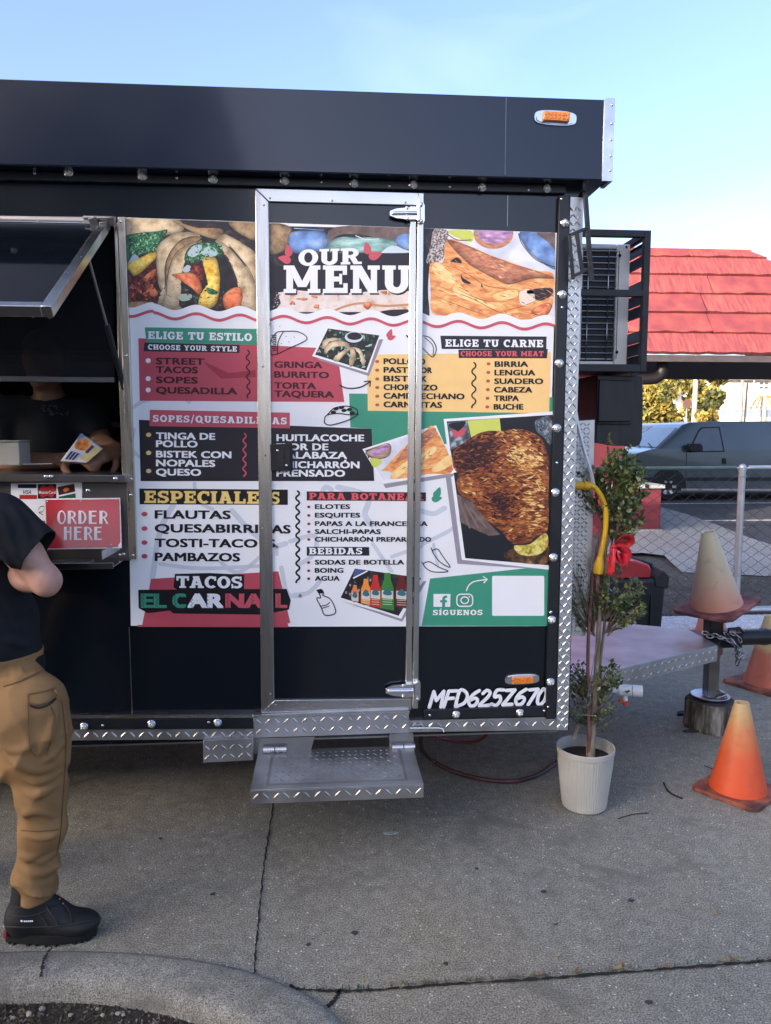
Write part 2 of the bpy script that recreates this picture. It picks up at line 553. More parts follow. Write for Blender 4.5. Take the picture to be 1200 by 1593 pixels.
F_BLUE = ramp('print_blue', [(.3, s2l((84, 110, 160))), (.55, s2l((118, 152, 206))), (.7, s2l((160, 188, 226)))], vs=22, detail=6)
F_MINT = ramp('print_mint', [(.3, s2l((98, 140, 136))), (.5, s2l((140, 186, 176))), (.7, s2l((196, 222, 214)))], vs=19, stretch=(1, 1, 3), detail=7)
F_FLAT = ramp('print_flatbread', [(.3, s2l((180, 130, 92))), (.42, s2l((224, 204, 186))), (.62, s2l((236, 226, 220))), (.78, s2l((214, 170, 120)))], vs=22, detail=8)
F_BROWN = ramp('print_brown', [(.3, s2l((84, 66, 60))), (.55, s2l((116, 98, 92))), (.72, s2l((150, 132, 122)))], vs=22, detail=7)
F_SALT = ramp('print_sesame', [(.36, s2l((60, 54, 60))), (.5, s2l((140, 128, 124))), (.6, s2l((216, 204, 196)))], vs=145, detail=5)
F_WOOD = ramp('print_wood', [(.3, s2l((150, 110, 86))), (.7, s2l((206, 170, 140)))], vs=22, stretch=(1, 1, 4))
F_ICE = ramp('print_jar', [(.35, s2l((50, 54, 62))), (.55, s2l((96, 106, 116))), (.66, s2l((170, 182, 190)))], vs=41, detail=6)

F_RIM = flat('rim', (34, 24, 24))
def tone(m, k):
    n = m.name + '_%d' % int(k * 100)
    c = m.copy(); c.name = n
    for e in [q for q in c.node_tree.nodes if q.type == 'VALTORGB'][0].color_ramp.elements: e.color = tuple(min(.95, v * k) for v in e.color[:3]) + (1,)
    return c
TONES = (.42, .62, .82, 1.0, 1.12, 1.24)
LIT = {m: [m if k == 1.0 else tone(m, k) for k in TONES] for m in (F_TORT, F_TORTD, F_GREEN, F_PINE, F_STEW, F_ORNG, F_WOOD, F_CRUST, F_BLUE, F_MINT, F_FLAT)}
# ------------------------------------------------------------ ground
def ground_mat(name, base, dark, speck, scale=1.0, speck_amt=.5, bump=.25, rough=.85, brown=0.0):
    m = bpy.data.materials.new(name); m.use_nodes = True
    t = m.node_tree; b = t.nodes['Principled BSDF']
    N = t.nodes.new; lk = t.links.new
    g = N('ShaderNodeNewGeometry')
    def noise(s, d=6, dis=0.0):
        n = N('ShaderNodeTexNoise'); n.inputs['Scale'].default_value = s * scale; n.inputs['Detail'].default_value = d
        n.inputs['Distortion'].default_value = dis
        lk(g.outputs['Position'], n.inputs['Vector']); return n
    def rampn(src, p0, p1, c0, c1):
        r = N('ShaderNodeValToRGB'); r.color_ramp.elements[0].position = p0; r.color_ramp.elements[1].position = p1
        r.color_ramp.elements[0].color = (*c0, 1); r.color_ramp.elements[1].color = (*c1, 1); lk(src, r.inputs[0]); return r
    big = rampn(noise(.9, 8, .4).outputs[0], .30, .72, dark, base)
    fine = rampn(noise(190, 4).outputs[0], .36, .64, (.45, .45, .45), (1.5, 1.5, 1.5))
    mul = N('ShaderNodeMixRGB'); mul.blend_type = 'MULTIPLY'; mul.inputs[0].default_value = 1
    lk(big.outputs[0], mul.inputs[1]); lk(fine.outputs[0], mul.inputs[2])
    mid = rampn(noise(24, 7, .6).outputs[0], .3, .7, (.80, .795, .78), (1.15, 1.15, 1.16))
    mul2 = N('ShaderNodeMixRGB'); mul2.blend_type = 'MULTIPLY'; mul2.inputs[0].default_value = 1
    lk(mul.outputs[0], mul2.inputs[1]); lk(mid.outputs[0], mul2.inputs[2])
    vo = N('ShaderNodeTexVoronoi'); vo.inputs['Scale'].default_value = 55 * scale; lk(g.outputs['Position'], vo.inputs['Vector'])
    sp = rampn(vo.outputs['Distance'], .09, .20, (1, 1, 1), (0, 0, 0))
    vo2 = N('ShaderNodeTexNoise'); vo2.inputs['Scale'].default_value = 23 * scale; vo2.inputs['Detail'].default_value = 1; lk(g.outputs['Position'], vo2.inputs['Vector'])
    sel = rampn(vo2.outputs[0], .47, .60, (0, 0, 0), (speck_amt,) * 3)
    mm = N('ShaderNodeMath'); mm.operation = 'MULTIPLY'; lk(sp.outputs[0], mm.inputs[0]); lk(sel.outputs[0], mm.inputs[1])
    ms = N('ShaderNodeMixRGB'); ms.inputs[2].default_value = (*speck, 1)
    lk(mm.outputs[0], ms.inputs[0]); lk(mul2.outputs[0], ms.inputs[1])
    # small dark stains
    st = rampn(noise(2.6, 6, 1.3).outputs[0], .57, .70, (0, 0, 0), (.55, .55, .55))
    mk = N('ShaderNodeMixRGB'); mk.inputs[2].default_value = (*[d * .55 for d in dark], 1)
    lk(st.outputs[0], mk.inputs[0]); lk(ms.outputs[0], mk.inputs[1])
    bw = rampn(noise(.75, 4, .8).outputs[0], .48, .70, (0, 0, 0), (brown,) * 3)      # rusty brown soiling in broad patches
    mb_ = N('ShaderNodeMixRGB'); mb_.blend_type = 'MULTIPLY'; mb_.inputs[2].default_value = (1.0, .84, .62, 1)
    lk(bw.outputs[0], mb_.inputs[0]); lk(mk.outputs[0], mb_.inputs[1])
    pit = N('ShaderNodeTexVoronoi'); pit.inputs['Scale'].default_value = 26 * scale; lk(g.outputs['Position'], pit.inputs['Vector'])
    pr_ = rampn(pit.outputs['Distance'], .05, .12, (.9, .9, .9), (0, 0, 0))
    ps = rampn(noise(7, 2).outputs[0], .52, .60, (0, 0, 0), (1, 1, 1))
    pm_ = N('ShaderNodeMath'); pm_.operation = 'MULTIPLY'; lk(pr_.outputs[0], pm_.inputs[0]); lk(ps.outputs[0], pm_.inputs[1])
    mp2 = N('ShaderNodeMixRGB'); mp2.inputs[2].default_value = (*[d * .3 for d in dark], 1); lk(pm_.outputs[0], mp2.inputs[0]); lk(mb_.outputs[0], mp2.inputs[1])
    lk(mp2.outputs[0], b.inputs['Base Color'])
    b.inputs['Roughness'].default_value = rough
    b.inputs['Specular IOR Level'].default_value = .3
    bp = N('ShaderNodeBump'); bp.inputs['Strength'].default_value = bump; bp.inputs['Distance'].default_value = .004
    lk(noise(120, 4).outputs[0], bp.inputs['Height']); lk(bp.outputs[0], b.inputs['Normal'])
    return m
M_ASPH = ground_mat('asphalt', (.085, .085, .088), (.055, .055, .058), (.32, .32, .32), 1.0, .5)
M_CONC = ground_mat('old_concrete', (.275, .262, .213), (.205, .196, .163), (.80, .78, .72), 1.0, .9, bump=.5, brown=.5)
M_KERB = ground_mat('kerb_concrete', (.27, .258, .215), (.205, .197, .165), (.6, .59, .55), 1.3, .6, bump=.5)
M_PALE = ground_mat('pale_concrete', (.31, .32, .32), (.24, .25, .25), (.6, .6, .6), 1.0, .3)
M_VERGE = ground_mat('gravel_verge', (.10, .095, .08), (.05, .05, .042), (.42, .41, .38), .6, .9, bump=.8)
M_SOIL = ground_mat('mulch_soil', (.055, .043, .032), (.022, .018, .014), (.2, .17, .13), 1.0, .6, bump=1.0)
def sheet(name, pts, z, m, kind='structure'):
    mb = MB()
    P = [Vector((p[0], p[1], z)) for p in pts]
    tr = tessellate_polygon([P])
    mb.add(P, [tuple(t) for t in tr])
    o = mb.build(name, m)
    me = o.data
    bm = bmesh.new(); bm.from_mesh(me)
    for f in bm.faces:
        if f.normal.z < 0: f.normal_flip()
    bm.to_mesh(me); bm.free()
    return setting(o, kind)
# one far sheet with a hole is not needed: it lies below everything (the planting bed is cut into the apron above it)
sheet('ground', [(-700, -700), (700, -700), (700, 900), (-700, 900)], -.12, M_ASPH)
# kerb line (near edge of the apron)
kerb_out = [gnd(x, y) for x, y in [(-260, 1490), (0, 1487), (120, 1486), (230, 1491), (320, 1502), (400, 1520), (465, 1546), (510, 1572), (535, 1600), (552, 1650)]]
kerb_in = [gnd(x, y) for x, y in [(-260, 1545), (0, 1540), (120, 1538), (215, 1548), (290, 1565), (345, 1585), (385, 1610), (410, 1650)]]
ko = smooth_open([(p.x, p.y) for p in kerb_out], 4); ki = smooth_open([(p.x, p.y) for p in kerb_in], 4)
ko += [(ko[-1][0] + .03, -1.3), (ko[-1][0] + .03, -9)]
ki += [(ki[-1][0] + .01, -1.35), (ki[-1][0] + .01, -9)]
ko = [(-9, ko[0][1])] + ko; ki = [(-9, ki[0][1])] + ki
def band(name, A, B, z, m, drop=.14):
    mb = MB(); n = min(len(A), len(B))
    def res(P, n):
        P = [Vector((p[0], p[1], 0)) for p in P]; d = [0]
        for i in range(1, len(P)): d.append(d[-1] + (P[i] - P[i - 1]).length)
        out = []
        for k in range(n):
            s = d[-1] * k / (n - 1); i = 1
            while i < len(P) - 1 and d[i] < s: i += 1
            out.append(P[i - 1].lerp(P[i], (s - d[i - 1]) / max(1e-6, d[i] - d[i - 1])))
        return out
    return res(A, n), res(B, n)
# pieces matched by parameter: far straight ends first, then the bend
mb = MB()
nA = 60
def resample(P, n):
    P = [Vector((p[0], p[1], 0)) for p in P]; d = [0]
    for i in range(1, len(P)): d.append(d[-1] + (P[i] - P[i - 1]).length)
    out = []
    for k in range(n):
        s = d[-1] * k / (n - 1); i = 1
        while i < len(P) - 1 and d[i] < s: i += 1
        out.append(P[i - 1].lerp(P[i], (s - d[i - 1]) / max(1e-6, d[i] - d[i - 1])))
    return out
A = [Vector((-9, ko[0][1], 0))] + resample(ko[1:-1], nA) + [Vector((ko[-1][0], -9, 0))]
B = [Vector((-9, ki[0][1], 0))] + resample(ki[1:-1], nA) + [Vector((ki[-1][0], -9, 0))]
rows = []
for a, b in zip(A, B):
    d = b - a
    rows.append([a + Vector((0, 0, .0)), a + d * .07 + Vector((0, 0, .020)), a + d * .2 + Vector((0, 0, .028)), a + d * .8 + Vector((0, 0, .026)), a + d * .93 + Vector((0, 0, .016)), b + Vector((0, 0, -.004)), b + d * .03 + Vector((0, 0, -.12))])
vs = [p for r in rows for p in r]
k = 7
mb.add(vs, [(i * k + j, (i + 1) * k + j, (i + 1) * k + j + 1, i * k + j + 1) for i in range(len(rows) - 1) for j in range(k - 1)])
setting(mb.build('kerb', M_KERB, ang=60))
# apron: everything outside the kerb up to the tongue end of the trailer
ap = [(p.x, p.y) for p in A] + [(14, -9), (14, 2.75), (-9, 2.75)]
ap = [(p.x, p.y) for p in A]
ap = ap + [(14, -9), (14, 2.75), (-9, 2.75)]
sheet('concrete_apron', ap, 0.0, M_CONC)
bed = [(p.x, p.y) for p in B] + [(-9, -9)]
sheet('planting_bed', bed, -.045, M_SOIL)
# joints and cracks: thin dark strips of packed dirt
M_JOINT = pm('joint_dirt', (.018, .017, .015), rough=.95, var=.4, vs=30)
def crack(name, pxs, wd, z=.004):
    mb = MB(); pts = []
    for (x, y) in smooth_open(pxs, 16):
        p = gnd(x + random.uniform(-1.0, 1.0), y + random.uniform(-.8, .8)); pts.append(Vector((p.x, p.y, z)))
    vs = []
    for i, p in enumerate(pts):
        d = (pts[min(i + 1, len(pts) - 1)] - pts[max(0, i - 1)]).normalized(); s = Vector((-d.y, d.x, 0))
        q = wd * random.uniform(.35, 1.5)
        vs += [p + s * q, p - s * q]
    mb.add(vs, [(2 * i, 2 * i + 1, 2 * i + 3, 2 * i + 2) for i in range(len(pts) - 1)])
    o = mb.build(name, M_JOINT)
    for f in o.data.polygons: pass
    return setting(o)
crack('pavement_joint', [(430, 1225), (424, 1262), (412, 1342), (404, 1420), (398, 1485), (396, 1522)], .0030)
crack('pavement_joint', [(452, 1534), (470, 1541), (560, 1543), (700, 1533), (850, 1524), (1000, 1512), (1130, 1502), (1230, 1494), (1400, 1480)], .0052)
crack('pavement_joint', [(528, 1543), (522, 1556), (510, 1568)], .006)
crack('pavement_joint', [(82, 1488), (70, 1508), (64, 1537)], .004, .033)
# far side of the apron
M_WPAINT = ground_mat('white_kerb_paint', (.62, .65, .68), (.5, .52, .55), (.7, .7, .7), 1.0, .2)
mb = MB(); mb.box2((1.7, 2.76, -.12), (14, 3.14, .07)); setting(mb.build('white_kerb', M_WPAINT, bevel=.02))
mb = MB(); mb.box2((-9, 2.76, -.12), (1.69, 3.14, .05)); setting(mb.build('back_kerb', M_KERB, bevel=.02))
sheet('verge', [(-9, 3.15), (16, 3.15), (16, 5.6), (-9, 5.6)], .02, M_VERGE)
sheet('asphalt_lane', [(-9, 5.4), (40, 5.4), (40, 60), (-9, 60)], -.02, M_ASPH)
wedge = [gnd(x, y, .03) for x, y in [(985, 778), (1022, 787), (1070, 800), (1120, 818), (1165, 836), (1215, 852), (1330, 868), (1250, 893), (1190, 896), (1110, 892), (1062, 890), (1046, 876), (1034, 864), (1000, 860), (940, 862)]]
sheet('driveway', [(p.x, p.y) for p in wedge], .03, M_PALE)
M_LINE = pm('road_paint', (.55, .56, .57), rough=.7, var=.3, vs=9)
for py, wd in ((810, .07), (783, .06), (797, .02)):
    if py == 797: continue
    q = gnd(1100, py, -.016)
    mb = MB(); mb.add([(4.6, q.y - wd, -.015), (40, q.y - wd, -.015), (40, q.y + wd, -.015), (4.6, q.y + wd, -.015)], [(0, 1, 2, 3)])
    setting(mb.build('road_line', M_LINE))
# grass tufts along the fence foot and on the verge: nobody could count them
M_GRASS = ramp('grass', [(.3, (.030, .040, .014)), (.5, (.06, .075, .025)), (.7, (.14, .13, .06))], vs=3, rough=.7)
mb = MB()
for i in range(1500):
    x = random.uniform(1.7, 6.0); y = 3.17 + abs(random.gauss(0, .09)) if random.random() < .6 else random.uniform(3.2, 5.3)
    if y > 3.9 and x < 3.4 and random.random() < .7: continue
    h = random.uniform(.015, .07); a = random.uniform(0, 6.28); l = random.uniform(.2, .9) * h
    wv = Vector((cos(a), sin(a), 0)) * .003; p = Vector((x, y, .018)); tp = p + Vector((sin(a) * l, -cos(a) * l, h))
    mb.add([p - wv, p + wv, tp], [(0, 1, 2)])
for i in range(420):            # dead stalks, grit and paper scraps lying in it
    x = random.uniform(1.7, 6.5); y = random.uniform(3.2, 5.5); a = random.uniform(0, 6.28); l = random.choice((random.uniform(.008, .02), random.uniform(.03, .16)))
    mb.box((x, y, .026), (l, .004 if l > .025 else l * .7, .006), random.choice((1, 1, 2)), rot=(0, random.uniform(-.1, .1), a))
g = mb.build('verge_grass', [M_GRASS, pm('dead_stalk', (.17, .15, .11), rough=.9, var=.4), pm('verge_grit', (.22, .22, .21), rough=.9, var=.4)], fix=False); g['kind'] = 'stuff'
mb = MB()
for i in range(420):            # weeds and moss in the long joint
    t = random.random(); px = 470 + t * 760; py = 1541 - max(0, px - 540) * .071 + random.uniform(-2, 2)
    if random.random() > (.9 if 640 < px < 860 else .35): continue
    p = gnd(px, py); p.z = .003; h = random.uniform(.004, .014); a = random.uniform(0, 6.28)
    wv = Vector((cos(a), sin(a), 0)) * .003; tp = p + Vector((sin(a) * h, -cos(a) * h, h))
    mb.add([p - wv, p + wv, tp], [(0, 1, 2)])
g = mb.build('joint_moss', M_GRASS, fix=False); g['kind'] = 'stuff'
mb = MB()
for i in range(900):            # moss at the bed's far left
    px = random.uniform(-60, 70) if random.random() < .7 else random.uniform(-60, 200); py = random.uniform(1545, 1640)
    p = gnd(px, py, -.045); p.z = -.046; h = random.uniform(.004, .016); a = random.uniform(0, 6.28)
    wv = Vector((cos(a), sin(a), 0)) * .0025; tp = p + Vector((sin(a) * h, -cos(a) * h, h))
    mb.add([p - wv, p + wv, tp], [(0, 1, 2)])
g = mb.build('bed_moss', ramp('moss', [(.3, (.03, .028, .01)), (.6, (.10, .085, .03))], vs=30, rough=.9), fix=False); g['kind'] = 'stuff'
mb = MB()
bed_in = [(p.x, p.y) for p in B]
for i in range(4200):           # wood chips and grit in the planting bed
    if i < 1500: p = gnd(random.uniform(-80, 430), random.uniform(1540, 1680), -.045)
    else:
        p = Vector((random.uniform(-2.6, -.15), random.uniform(-2.6, -.75), 0))
        if any(abs(p.x - q[0]) < .05 and p.y > q[1] - .03 for q in bed_in) or p.x > min(q[0] for q in bed_in if q[1] < -1.2): continue
    l = random.uniform(.004, .018); 
    mb.box((p.x, p.y, -.044), (l, random.uniform(.002, .005), random.uniform(.002, .006)), random.randint(0, 2), rot=(random.uniform(-.5, .5), random.uniform(-.5, .5), random.uniform(0, 6.28)))
g = mb.build('wood_chips', [pm('chip_dark', (.03, .022, .016), rough=.9, var=.4), pm('chip_brown', (.075, .055, .035), rough=.9, var=.4), pm('chip_pale', (.16, .14, .11), rough=.9, var=.4)])
g['kind'] = 'stuff'

# ------------------------------------------------------------ unseen building behind the viewer, sized to cast the trailer's shade
M_BK = pm('stucco_dark', (.10, .095, .09), rough=.85, var=.2, vs=1.5)
t = thing('shading_building', 'unseen flat roofed building behind the viewer, sized to shade the trailer', 'building', (-20, -13, 0))
mb = MB(); mb.box2((-30, -22, -.1), (-9, -11.5, 7.0)); mb.box2((-8.99, -22, -.1), (-2.2, -11.5, 8.2)); mb.build('wall', M_BK, t)
mb = MB(); mb.box2((-30.2, -22.4, 7.001), (-9.0, -11.4, 7.12)); mb.box2((-9.2, -22.4, 8.201), (-2.0, -11.3, 8.4)); mb.build('roof', pm('roof_dark', (.06, .06, .06), rough=.9), t)
for i in range(6):
    mb = MB(); mb.box2((-27 + i * 4.1, -11.48, .6), (-24.2 + i * 4.1, -11.45, 3.0)); mb.build('window', GLASS_D, t)
# ------------------------------------------------------------ food trailer
def pw(px, py, off=0.0):
    return atY(px, py, -off)
T = thing('food_trailer', 'long black food trailer with a printed menu on its side and a metal framed door', 'food trailer', (-1.2, 1.1, 0))
def slab(mb, pxs, front, back, mi=0):
    """outline seen on the side of the trailer, from front (metres proud of the wall) back to back"""
    P = [pw(x, y, front) for x, y in pxs]
    mb.prism(P, Vector((0, front - back, 0)), mi)
def treads(mb, o, u, v, nx, ny, lu, lv, hgt, mi=0, ln=.016, wd=.0042):
    """raised lozenges of checker plate over a parallelogram o + a*u + b*v (lengths lu, lv)"""
    o = Vector(o); u = Vector(u).normalized(); v = Vector(v).normalized(); n = u.cross(v).normalized() * hgt
    for i in range(nx):
        for j in range(ny):
            c = o + u * (lu * (i + .5) / nx) + v * (lv * (j + .5) / ny)
            s = 1 if (i + j) % 2 == 0 else -1
            a = (u * s + v).normalized() * ln; b = (u * -s + v).normalized() * wd
            p = [c - a, c - a * .45 + b, c + a * .45 + b, c + a, c + a * .45 - b, c - a * .45 - b]
            r1, r2 = c - a * .5 + n, c + a * .5 + n
            k = p + [r1, r2]
            mb.add(k, [(0, 1, 6), (1, 2, 7, 6), (2, 3, 7), (3, 4, 7), (4, 5, 6, 7), (5, 0, 6)], mi)
def rivet(mb, p, r=.006, mi=0, n=Vector((0, -1, 0))):
    mb.ball(p, (r, r * .55, r), 10, 6, mi)

ZB = pw(885, 1136).z                      # underside of the body
XR = pw(908, 320).x                       # nose end
XD0, XD1 = -.735, pw(869, 500).x
ZT = 2.62
mb = MB()
ox, oz0, oz1 = -2.05, pw(100, 742).z, pw(100, 352).z
mb.box2((-3.6, 0, ZB), (ox, .03, ZT)); mb.box2((ox, 0, oz1), (XD0, .03, ZT)); mb.box2((ox, 0, ZB), (XD0, .03, oz0)); mb.box2((XD0, 0, ZB), (XR - .004, .03, ZT))
mb.build('wall', BLACK, T)
mb = MB()
mb.box2((-3.6, 2.17, ZB), (XR - .004, 2.2, ZT)); mb.box2((-3.63, 0, ZB), (-3.6, 2.2, ZT)); mb.box2((XR - .034, .032, ZB), (XR - .004, 2.17, ZT))
mb.build('end_wall', BLACK, T)
mb = MB()
mb.box2((-3.6, .032, ZB - .02), (XR - .04, 2.168, ZB + .06)); mb.build('floor', STEEL_D, T)
mb = MB()
mb.box2((-3.59, 2.10, ZB + .07), (XR - .05, 2.165, ZT - .02)); mb.box2((-3.59, .035, ZT - .06), (XR - .05, 2.09, ZT - .025))
mb.box2((-.70, .035, ZB + .07), (-.66, .6, ZT - .07))
mb.build('lining', INT, T)
# roof and its deep front board
FO = .085
zb = (atY(20, 255, -FO).z + atY(930, 281, -FO).z) / 2; zt = (atY(20, 125, -FO).z + atY(930, 152, -FO).z) / 2
xe = atY(949, 200, -FO).x
mb = MB(); mb.box2((-3.7, -FO, zb), (xe, 2.28, zt)); mb.build('roof', FASC, T, bevel=.004)
mb = MB()
x0 = atY(940, 152, -FO).x; x1 = atY(957, 152, -FO).x
mb.box2((x0, -FO - .004, zb - .004), (x1, -FO - .0005, zt + .004)); mb.box2((xe + .0005, -FO - .0005, zb - .004), (x1, .0, zt + .004))
for q in (.12, .3, .5, .7, .93):
    rivet(mb, (x0 + .03, -FO - .005, zb + (zt - zb) * q), .005)
mb.build('roof_corner_trim', pm('mill_aluminium', (.72, .72, .72), rough=.3, metal=1, var=.15, vs=14, bump=.1, bs=25, rvar=.12), T, bevel=.001)
mb = MB(); mb.box2((-3.6, -.002, ZB + .01), (-.6, -.0005, ZB + .011)); 
xs = pw(790, 320).x
mb = MB()
mb.box2((xs - .0012, -.0016, pw(790, 352).z), (xs + .0012, -.0004, pw(790, 304).z))
xs = pw(202, 1000).x
mb.box2((xs - .0012, -.0016, ZB + .05), (xs + .0012, -.0004, pw(203, 976).z))
xs = atY(787, 200, -FO).x
mb.box2((xs - .0006, -FO - .0014, zb + .01), (xs + .0006, -FO - .0004, zt - .005))
build_each(mb, 'panel_seam', STEEL_D, T)
# black angle trims that carry the small lamps
ztr = (pw(10, 282).z + pw(870, 303).z) / 2
mb = MB(); mb.box2((-3.6, -.022, ztr), (XR - .075, -.0005, zb - .0008)); mb.build('top_trim', TRIM, T, bevel=.002)
mb = MB(); slab(mb, [(870.5, 303.5), (887, 303.5), (864.5, 1119), (849.5, 1119)], .022, .0005); mb.build('side_trim', TRIM, T, bevel=.002)
mb = MB()
slab(mb, [(-700, 1121), (395, 1118), (395, 1133.5), (-700, 1140)], .022, .0005)
slab(mb, [(659.5, 1105), (849, 1098.5), (848.3, 1114), (660, 1120)], .022, .0005)
build_each(mb, 'bottom_trim', TRIM, T, bevel=.002)
mb = MB(); slab(mb, [(-700, 1114), (395, 1111.5), (395, 1117), (-700, 1120)], .026, .0005); mb.build('bottom_edge_strip', STEEL_H, T)
# checker plate: corner strip, bottom rail
mb = MB()
slab(mb, [(888, 306), (908.5, 307), (884, 1136), (865.5, 1136)], .012, .0005)
a, b = pw(887.5, 315, .012), pw(866.5, 1130, .012)
treads(mb, pw(866.5, 1134, .0122), (1, 0, 0), (0, 0, 1), 3, 78, pw(884, 1134, .0122).x - pw(866.5, 1134, .0122).x, a.z - b.z, .0026, ln=.013, wd=.0034)
mb.build('corner_plate', TREAD, T)
mb = MB()
for x0, x1, y00, y01, y10, y11 in ((-500, 396, 1139, 1134, 1156, 1150), (636, 865, 1121, 1115.5, 1139, 1136)):
    slab(mb, [(x0, y00), (x1, y01), (x1, y11), (x0, y10)], .016, .0005)
    A = pw(x0, y10, .0162); Bp = pw(x1, y11, .0162); C = pw(x1, y01, .0162)
    l = (Bp - A).length
    treads(mb, A, Bp - A, Vector((0, 0, 1)), int(l / .034), 1, l, C.z - Bp.z, .0028)
mb.build('bottom_rail', TREAD_D, T)
# front wall box of checker plate at the nose
mb = MB()
pxs = [(886, 656), (925.5, 653), (921, 870), (911, 989), (880, 990)]
P = [atY(x, y, .14) for x, y in pxs]
mb.prism(P, Vector((0, 1.8, 0)))
A = atY(884, 985, .1398); xr = atY(918, 800, .1398).x
treads(mb, (XR + .005, .1398, A.z), (1, 0, 0), (0, 0, 1), 6, 50, xr - XR - .012, P[1].z - A.z - .01, .002, ln=.0095, wd=.0026)
mb.build('nose_box', TREAD, T)
# underside: rails and axle, seen only from the side
mb = MB()
for y in (.45, 1.75): mb.box2((-3.5, y - .03, ZB - .14), (XR - .1, y + .03, ZB - .021))
for x in (-3, -2.2, -1.4, -.6, .2, .8): mb.box2((x - .025, .48, ZB - .08), (x + .025, 1.72, ZB - .022))
mb.tube([(-2.6, .1, .33), (-2.6, 2.1, .33)], .03, 10)
mb.build('chassis', BLKMET, T)
for y in (.16, 2.04):
    mb = MB()
    R = Euler((pi / 2, 0, 0)).to_matrix()
    mb.lathe([(.15, -.09), (.28, -.09), (.33, -.06), (.335, 0), (.33, .06), (.28, .09), (.15, .09)], (-2.6, y, .335), 32, 0, R)
    mb.lathe([(.001, -.03), (.1, -.04), (.15, -.09), (.15, .09), (.1, .05), (.001, .05)], (-2.6, y, .335), 24, 1, R)
    mb.build('wheel', [RUBBER, STEEL], T)
# lamps: small clear round ones in a row, each a dome with three diodes
def led(px, py, r=.0165, off=.022):
    p = pw(px, py, off)
    mb = MB(); R = Euler((pi / 2, 0, 0)).to_matrix()
    mb.lathe([(r, 0), (r, .004), (r * .86, .006), (r * .8, .0045)], p, 20, 1, R)
    mb.lathe([(r * .82, .004), (r * .7, .011), (r * .42, .0155), (.0005, .017)], p, 20, 0, R)
    for k in range(3):
        a = pi / 2 + k * 2.094
        mb.ball(p + Vector((cos(a) * r * .36, -.0158, sin(a) * r * .36)), (r * .2, .003, r * .2), 8, 6, 2)
    mb.build('round_lamp', [LENS, CHROME, LEDY], T)
for x, y in [(-9, 263), (107, 268), (222, 274), (332, 279), (443, 281), (551, 285), (643, 287), (750, 291), (851, 293)]: led(x, y)
for x, y in [(878.5, 347), (874.5, 458), (870, 565), (866.5, 666), (864, 766), (861, 867), (858.5, 964), (856.5, 1061)]: led(x, y)
for x, y in [(131, 1130), (236, 1126), (339, 1124), (710, 1111.5), (809, 1108.5)]: led(x, y, .0155)
mb = MB()
for x, y in [(54, 269), (275, 276.5), (500, 283), (606, 289), (700, 290), (823, 295), (874, 309), (875, 478), (867, 720), (858, 952), (857, 953), (853, 1100), (669, 1113), (847, 1106), (325, 1124), (160, 1129)]:
    rivet(mb, pw(x, y, .0222), .0052)
build_each(mb, 'trim_screw', CHROME, T)
# amber marker lamps in their oval bezels
def marker(px, py, w, h, off, tilt):
    c = pw(px, py, off); k = (c.y - CAM.y) / FPX
    W, Hh = w * k / 2, h * k / 2
    R = Matrix.Rotation(tilt, 3, 'Y')
    out = []
    for i in range(28):
        a = 2 * pi * i / 28; out.append((W * math.copysign(abs(cos(a)) ** .75, cos(a)), Hh * math.copysign(abs(sin(a)) ** .55, sin(a))))
    mb = MB()
    P = [c + R @ Vector((x, 0, z)) for x, z in out]; mb.prism([p + Vector((0, -.006, 0)) for p in P], Vector((0, .006, 0)))
    P2 = [c + R @ Vector((x * .92, -.010, z * .86)) for x, z in out]; mb.prism(P2, Vector((0, .004, 0)))
    bz = mb.build('marker_lamp', CHROME, T)
    mb = MB(); mb.box(c + Vector((0, -.017, 0)), (W * 1.22, .013, Hh * 1.25), 0, rot=(0, tilt, 0))
    for i in range(6):
        for j in (-1, 1):
            mb.box(c + R @ Vector((W * .5 * (i - 2.5) / 2.5 , -.024, Hh * .26 * j)), (W * .13, .003, Hh * .4), 0, rot=(0, tilt + .6 * j, 0))
    mb.build('amber_lens', AMBER, bz, bevel=.003)
marker(864, 184, 65, 21, FO, .03)
marker(812, 1056, 57, 17, .001, -.02)

# ------------------------------------------------------------ door
DP = .006
mb = MB(); slab(mb, [(399, 297), (655, 303), (648, 1105), (406, 1110)], DP, .0005)
door = mb.build('door', BLACK, T)
mb = MB()
slab(mb, [(397, 293), (418, 313.5), (427, 1089), (406.5, 1110)], .017, DP + .0003, 0)
st1 = mb.build('door_frame', STEEL, door, bevel=.002)
mb = MB(); slab(mb, [(397.6, 292.6), (652, 299.6), (650, 319), (418.5, 313.2)], .0168, DP + .0003)
mb.build('door_frame', pm('frame_aluminium', (.68, .69, .71), rough=.34, metal=1, var=.06, vs=6, bump=.03, bs=20), door, bevel=.002)
mb = MB(); slab(mb, [(638, 319.5), (648.3, 320), (641, 1086), (631, 1086.5)], .016, DP + .0003); mb.build('door_frame', STEEL, door, bevel=.0025)
mb = MB(); slab(mb, [(650.5, 299), (660.5, 299.5), (651, 1103), (641.8, 1103.2)], .022, .0005); mb.build('door_post', STEEL, T, bevel=.003)
mb = MB(); slab(mb, [(407, 1109.5), (427.5, 1089.5), (641, 1086.8), (640.5, 1104.5)], .0169, DP + .0003); mb.build('door_frame', STEEL_H, door, bevel=.002)
mb = MB()
for x, y in [(420, 308), (517, 312), (631, 315), (410.5, 319), (420, 504), (409, 570), (413, 708), (409, 822), (421, 1080), (430, 1097), (525, 1092), (560, 1091)]:
    rivet(mb, pw(x, y, .0172), .0042)
build_each(mb, 'frame_screw', STEEL_D, door)
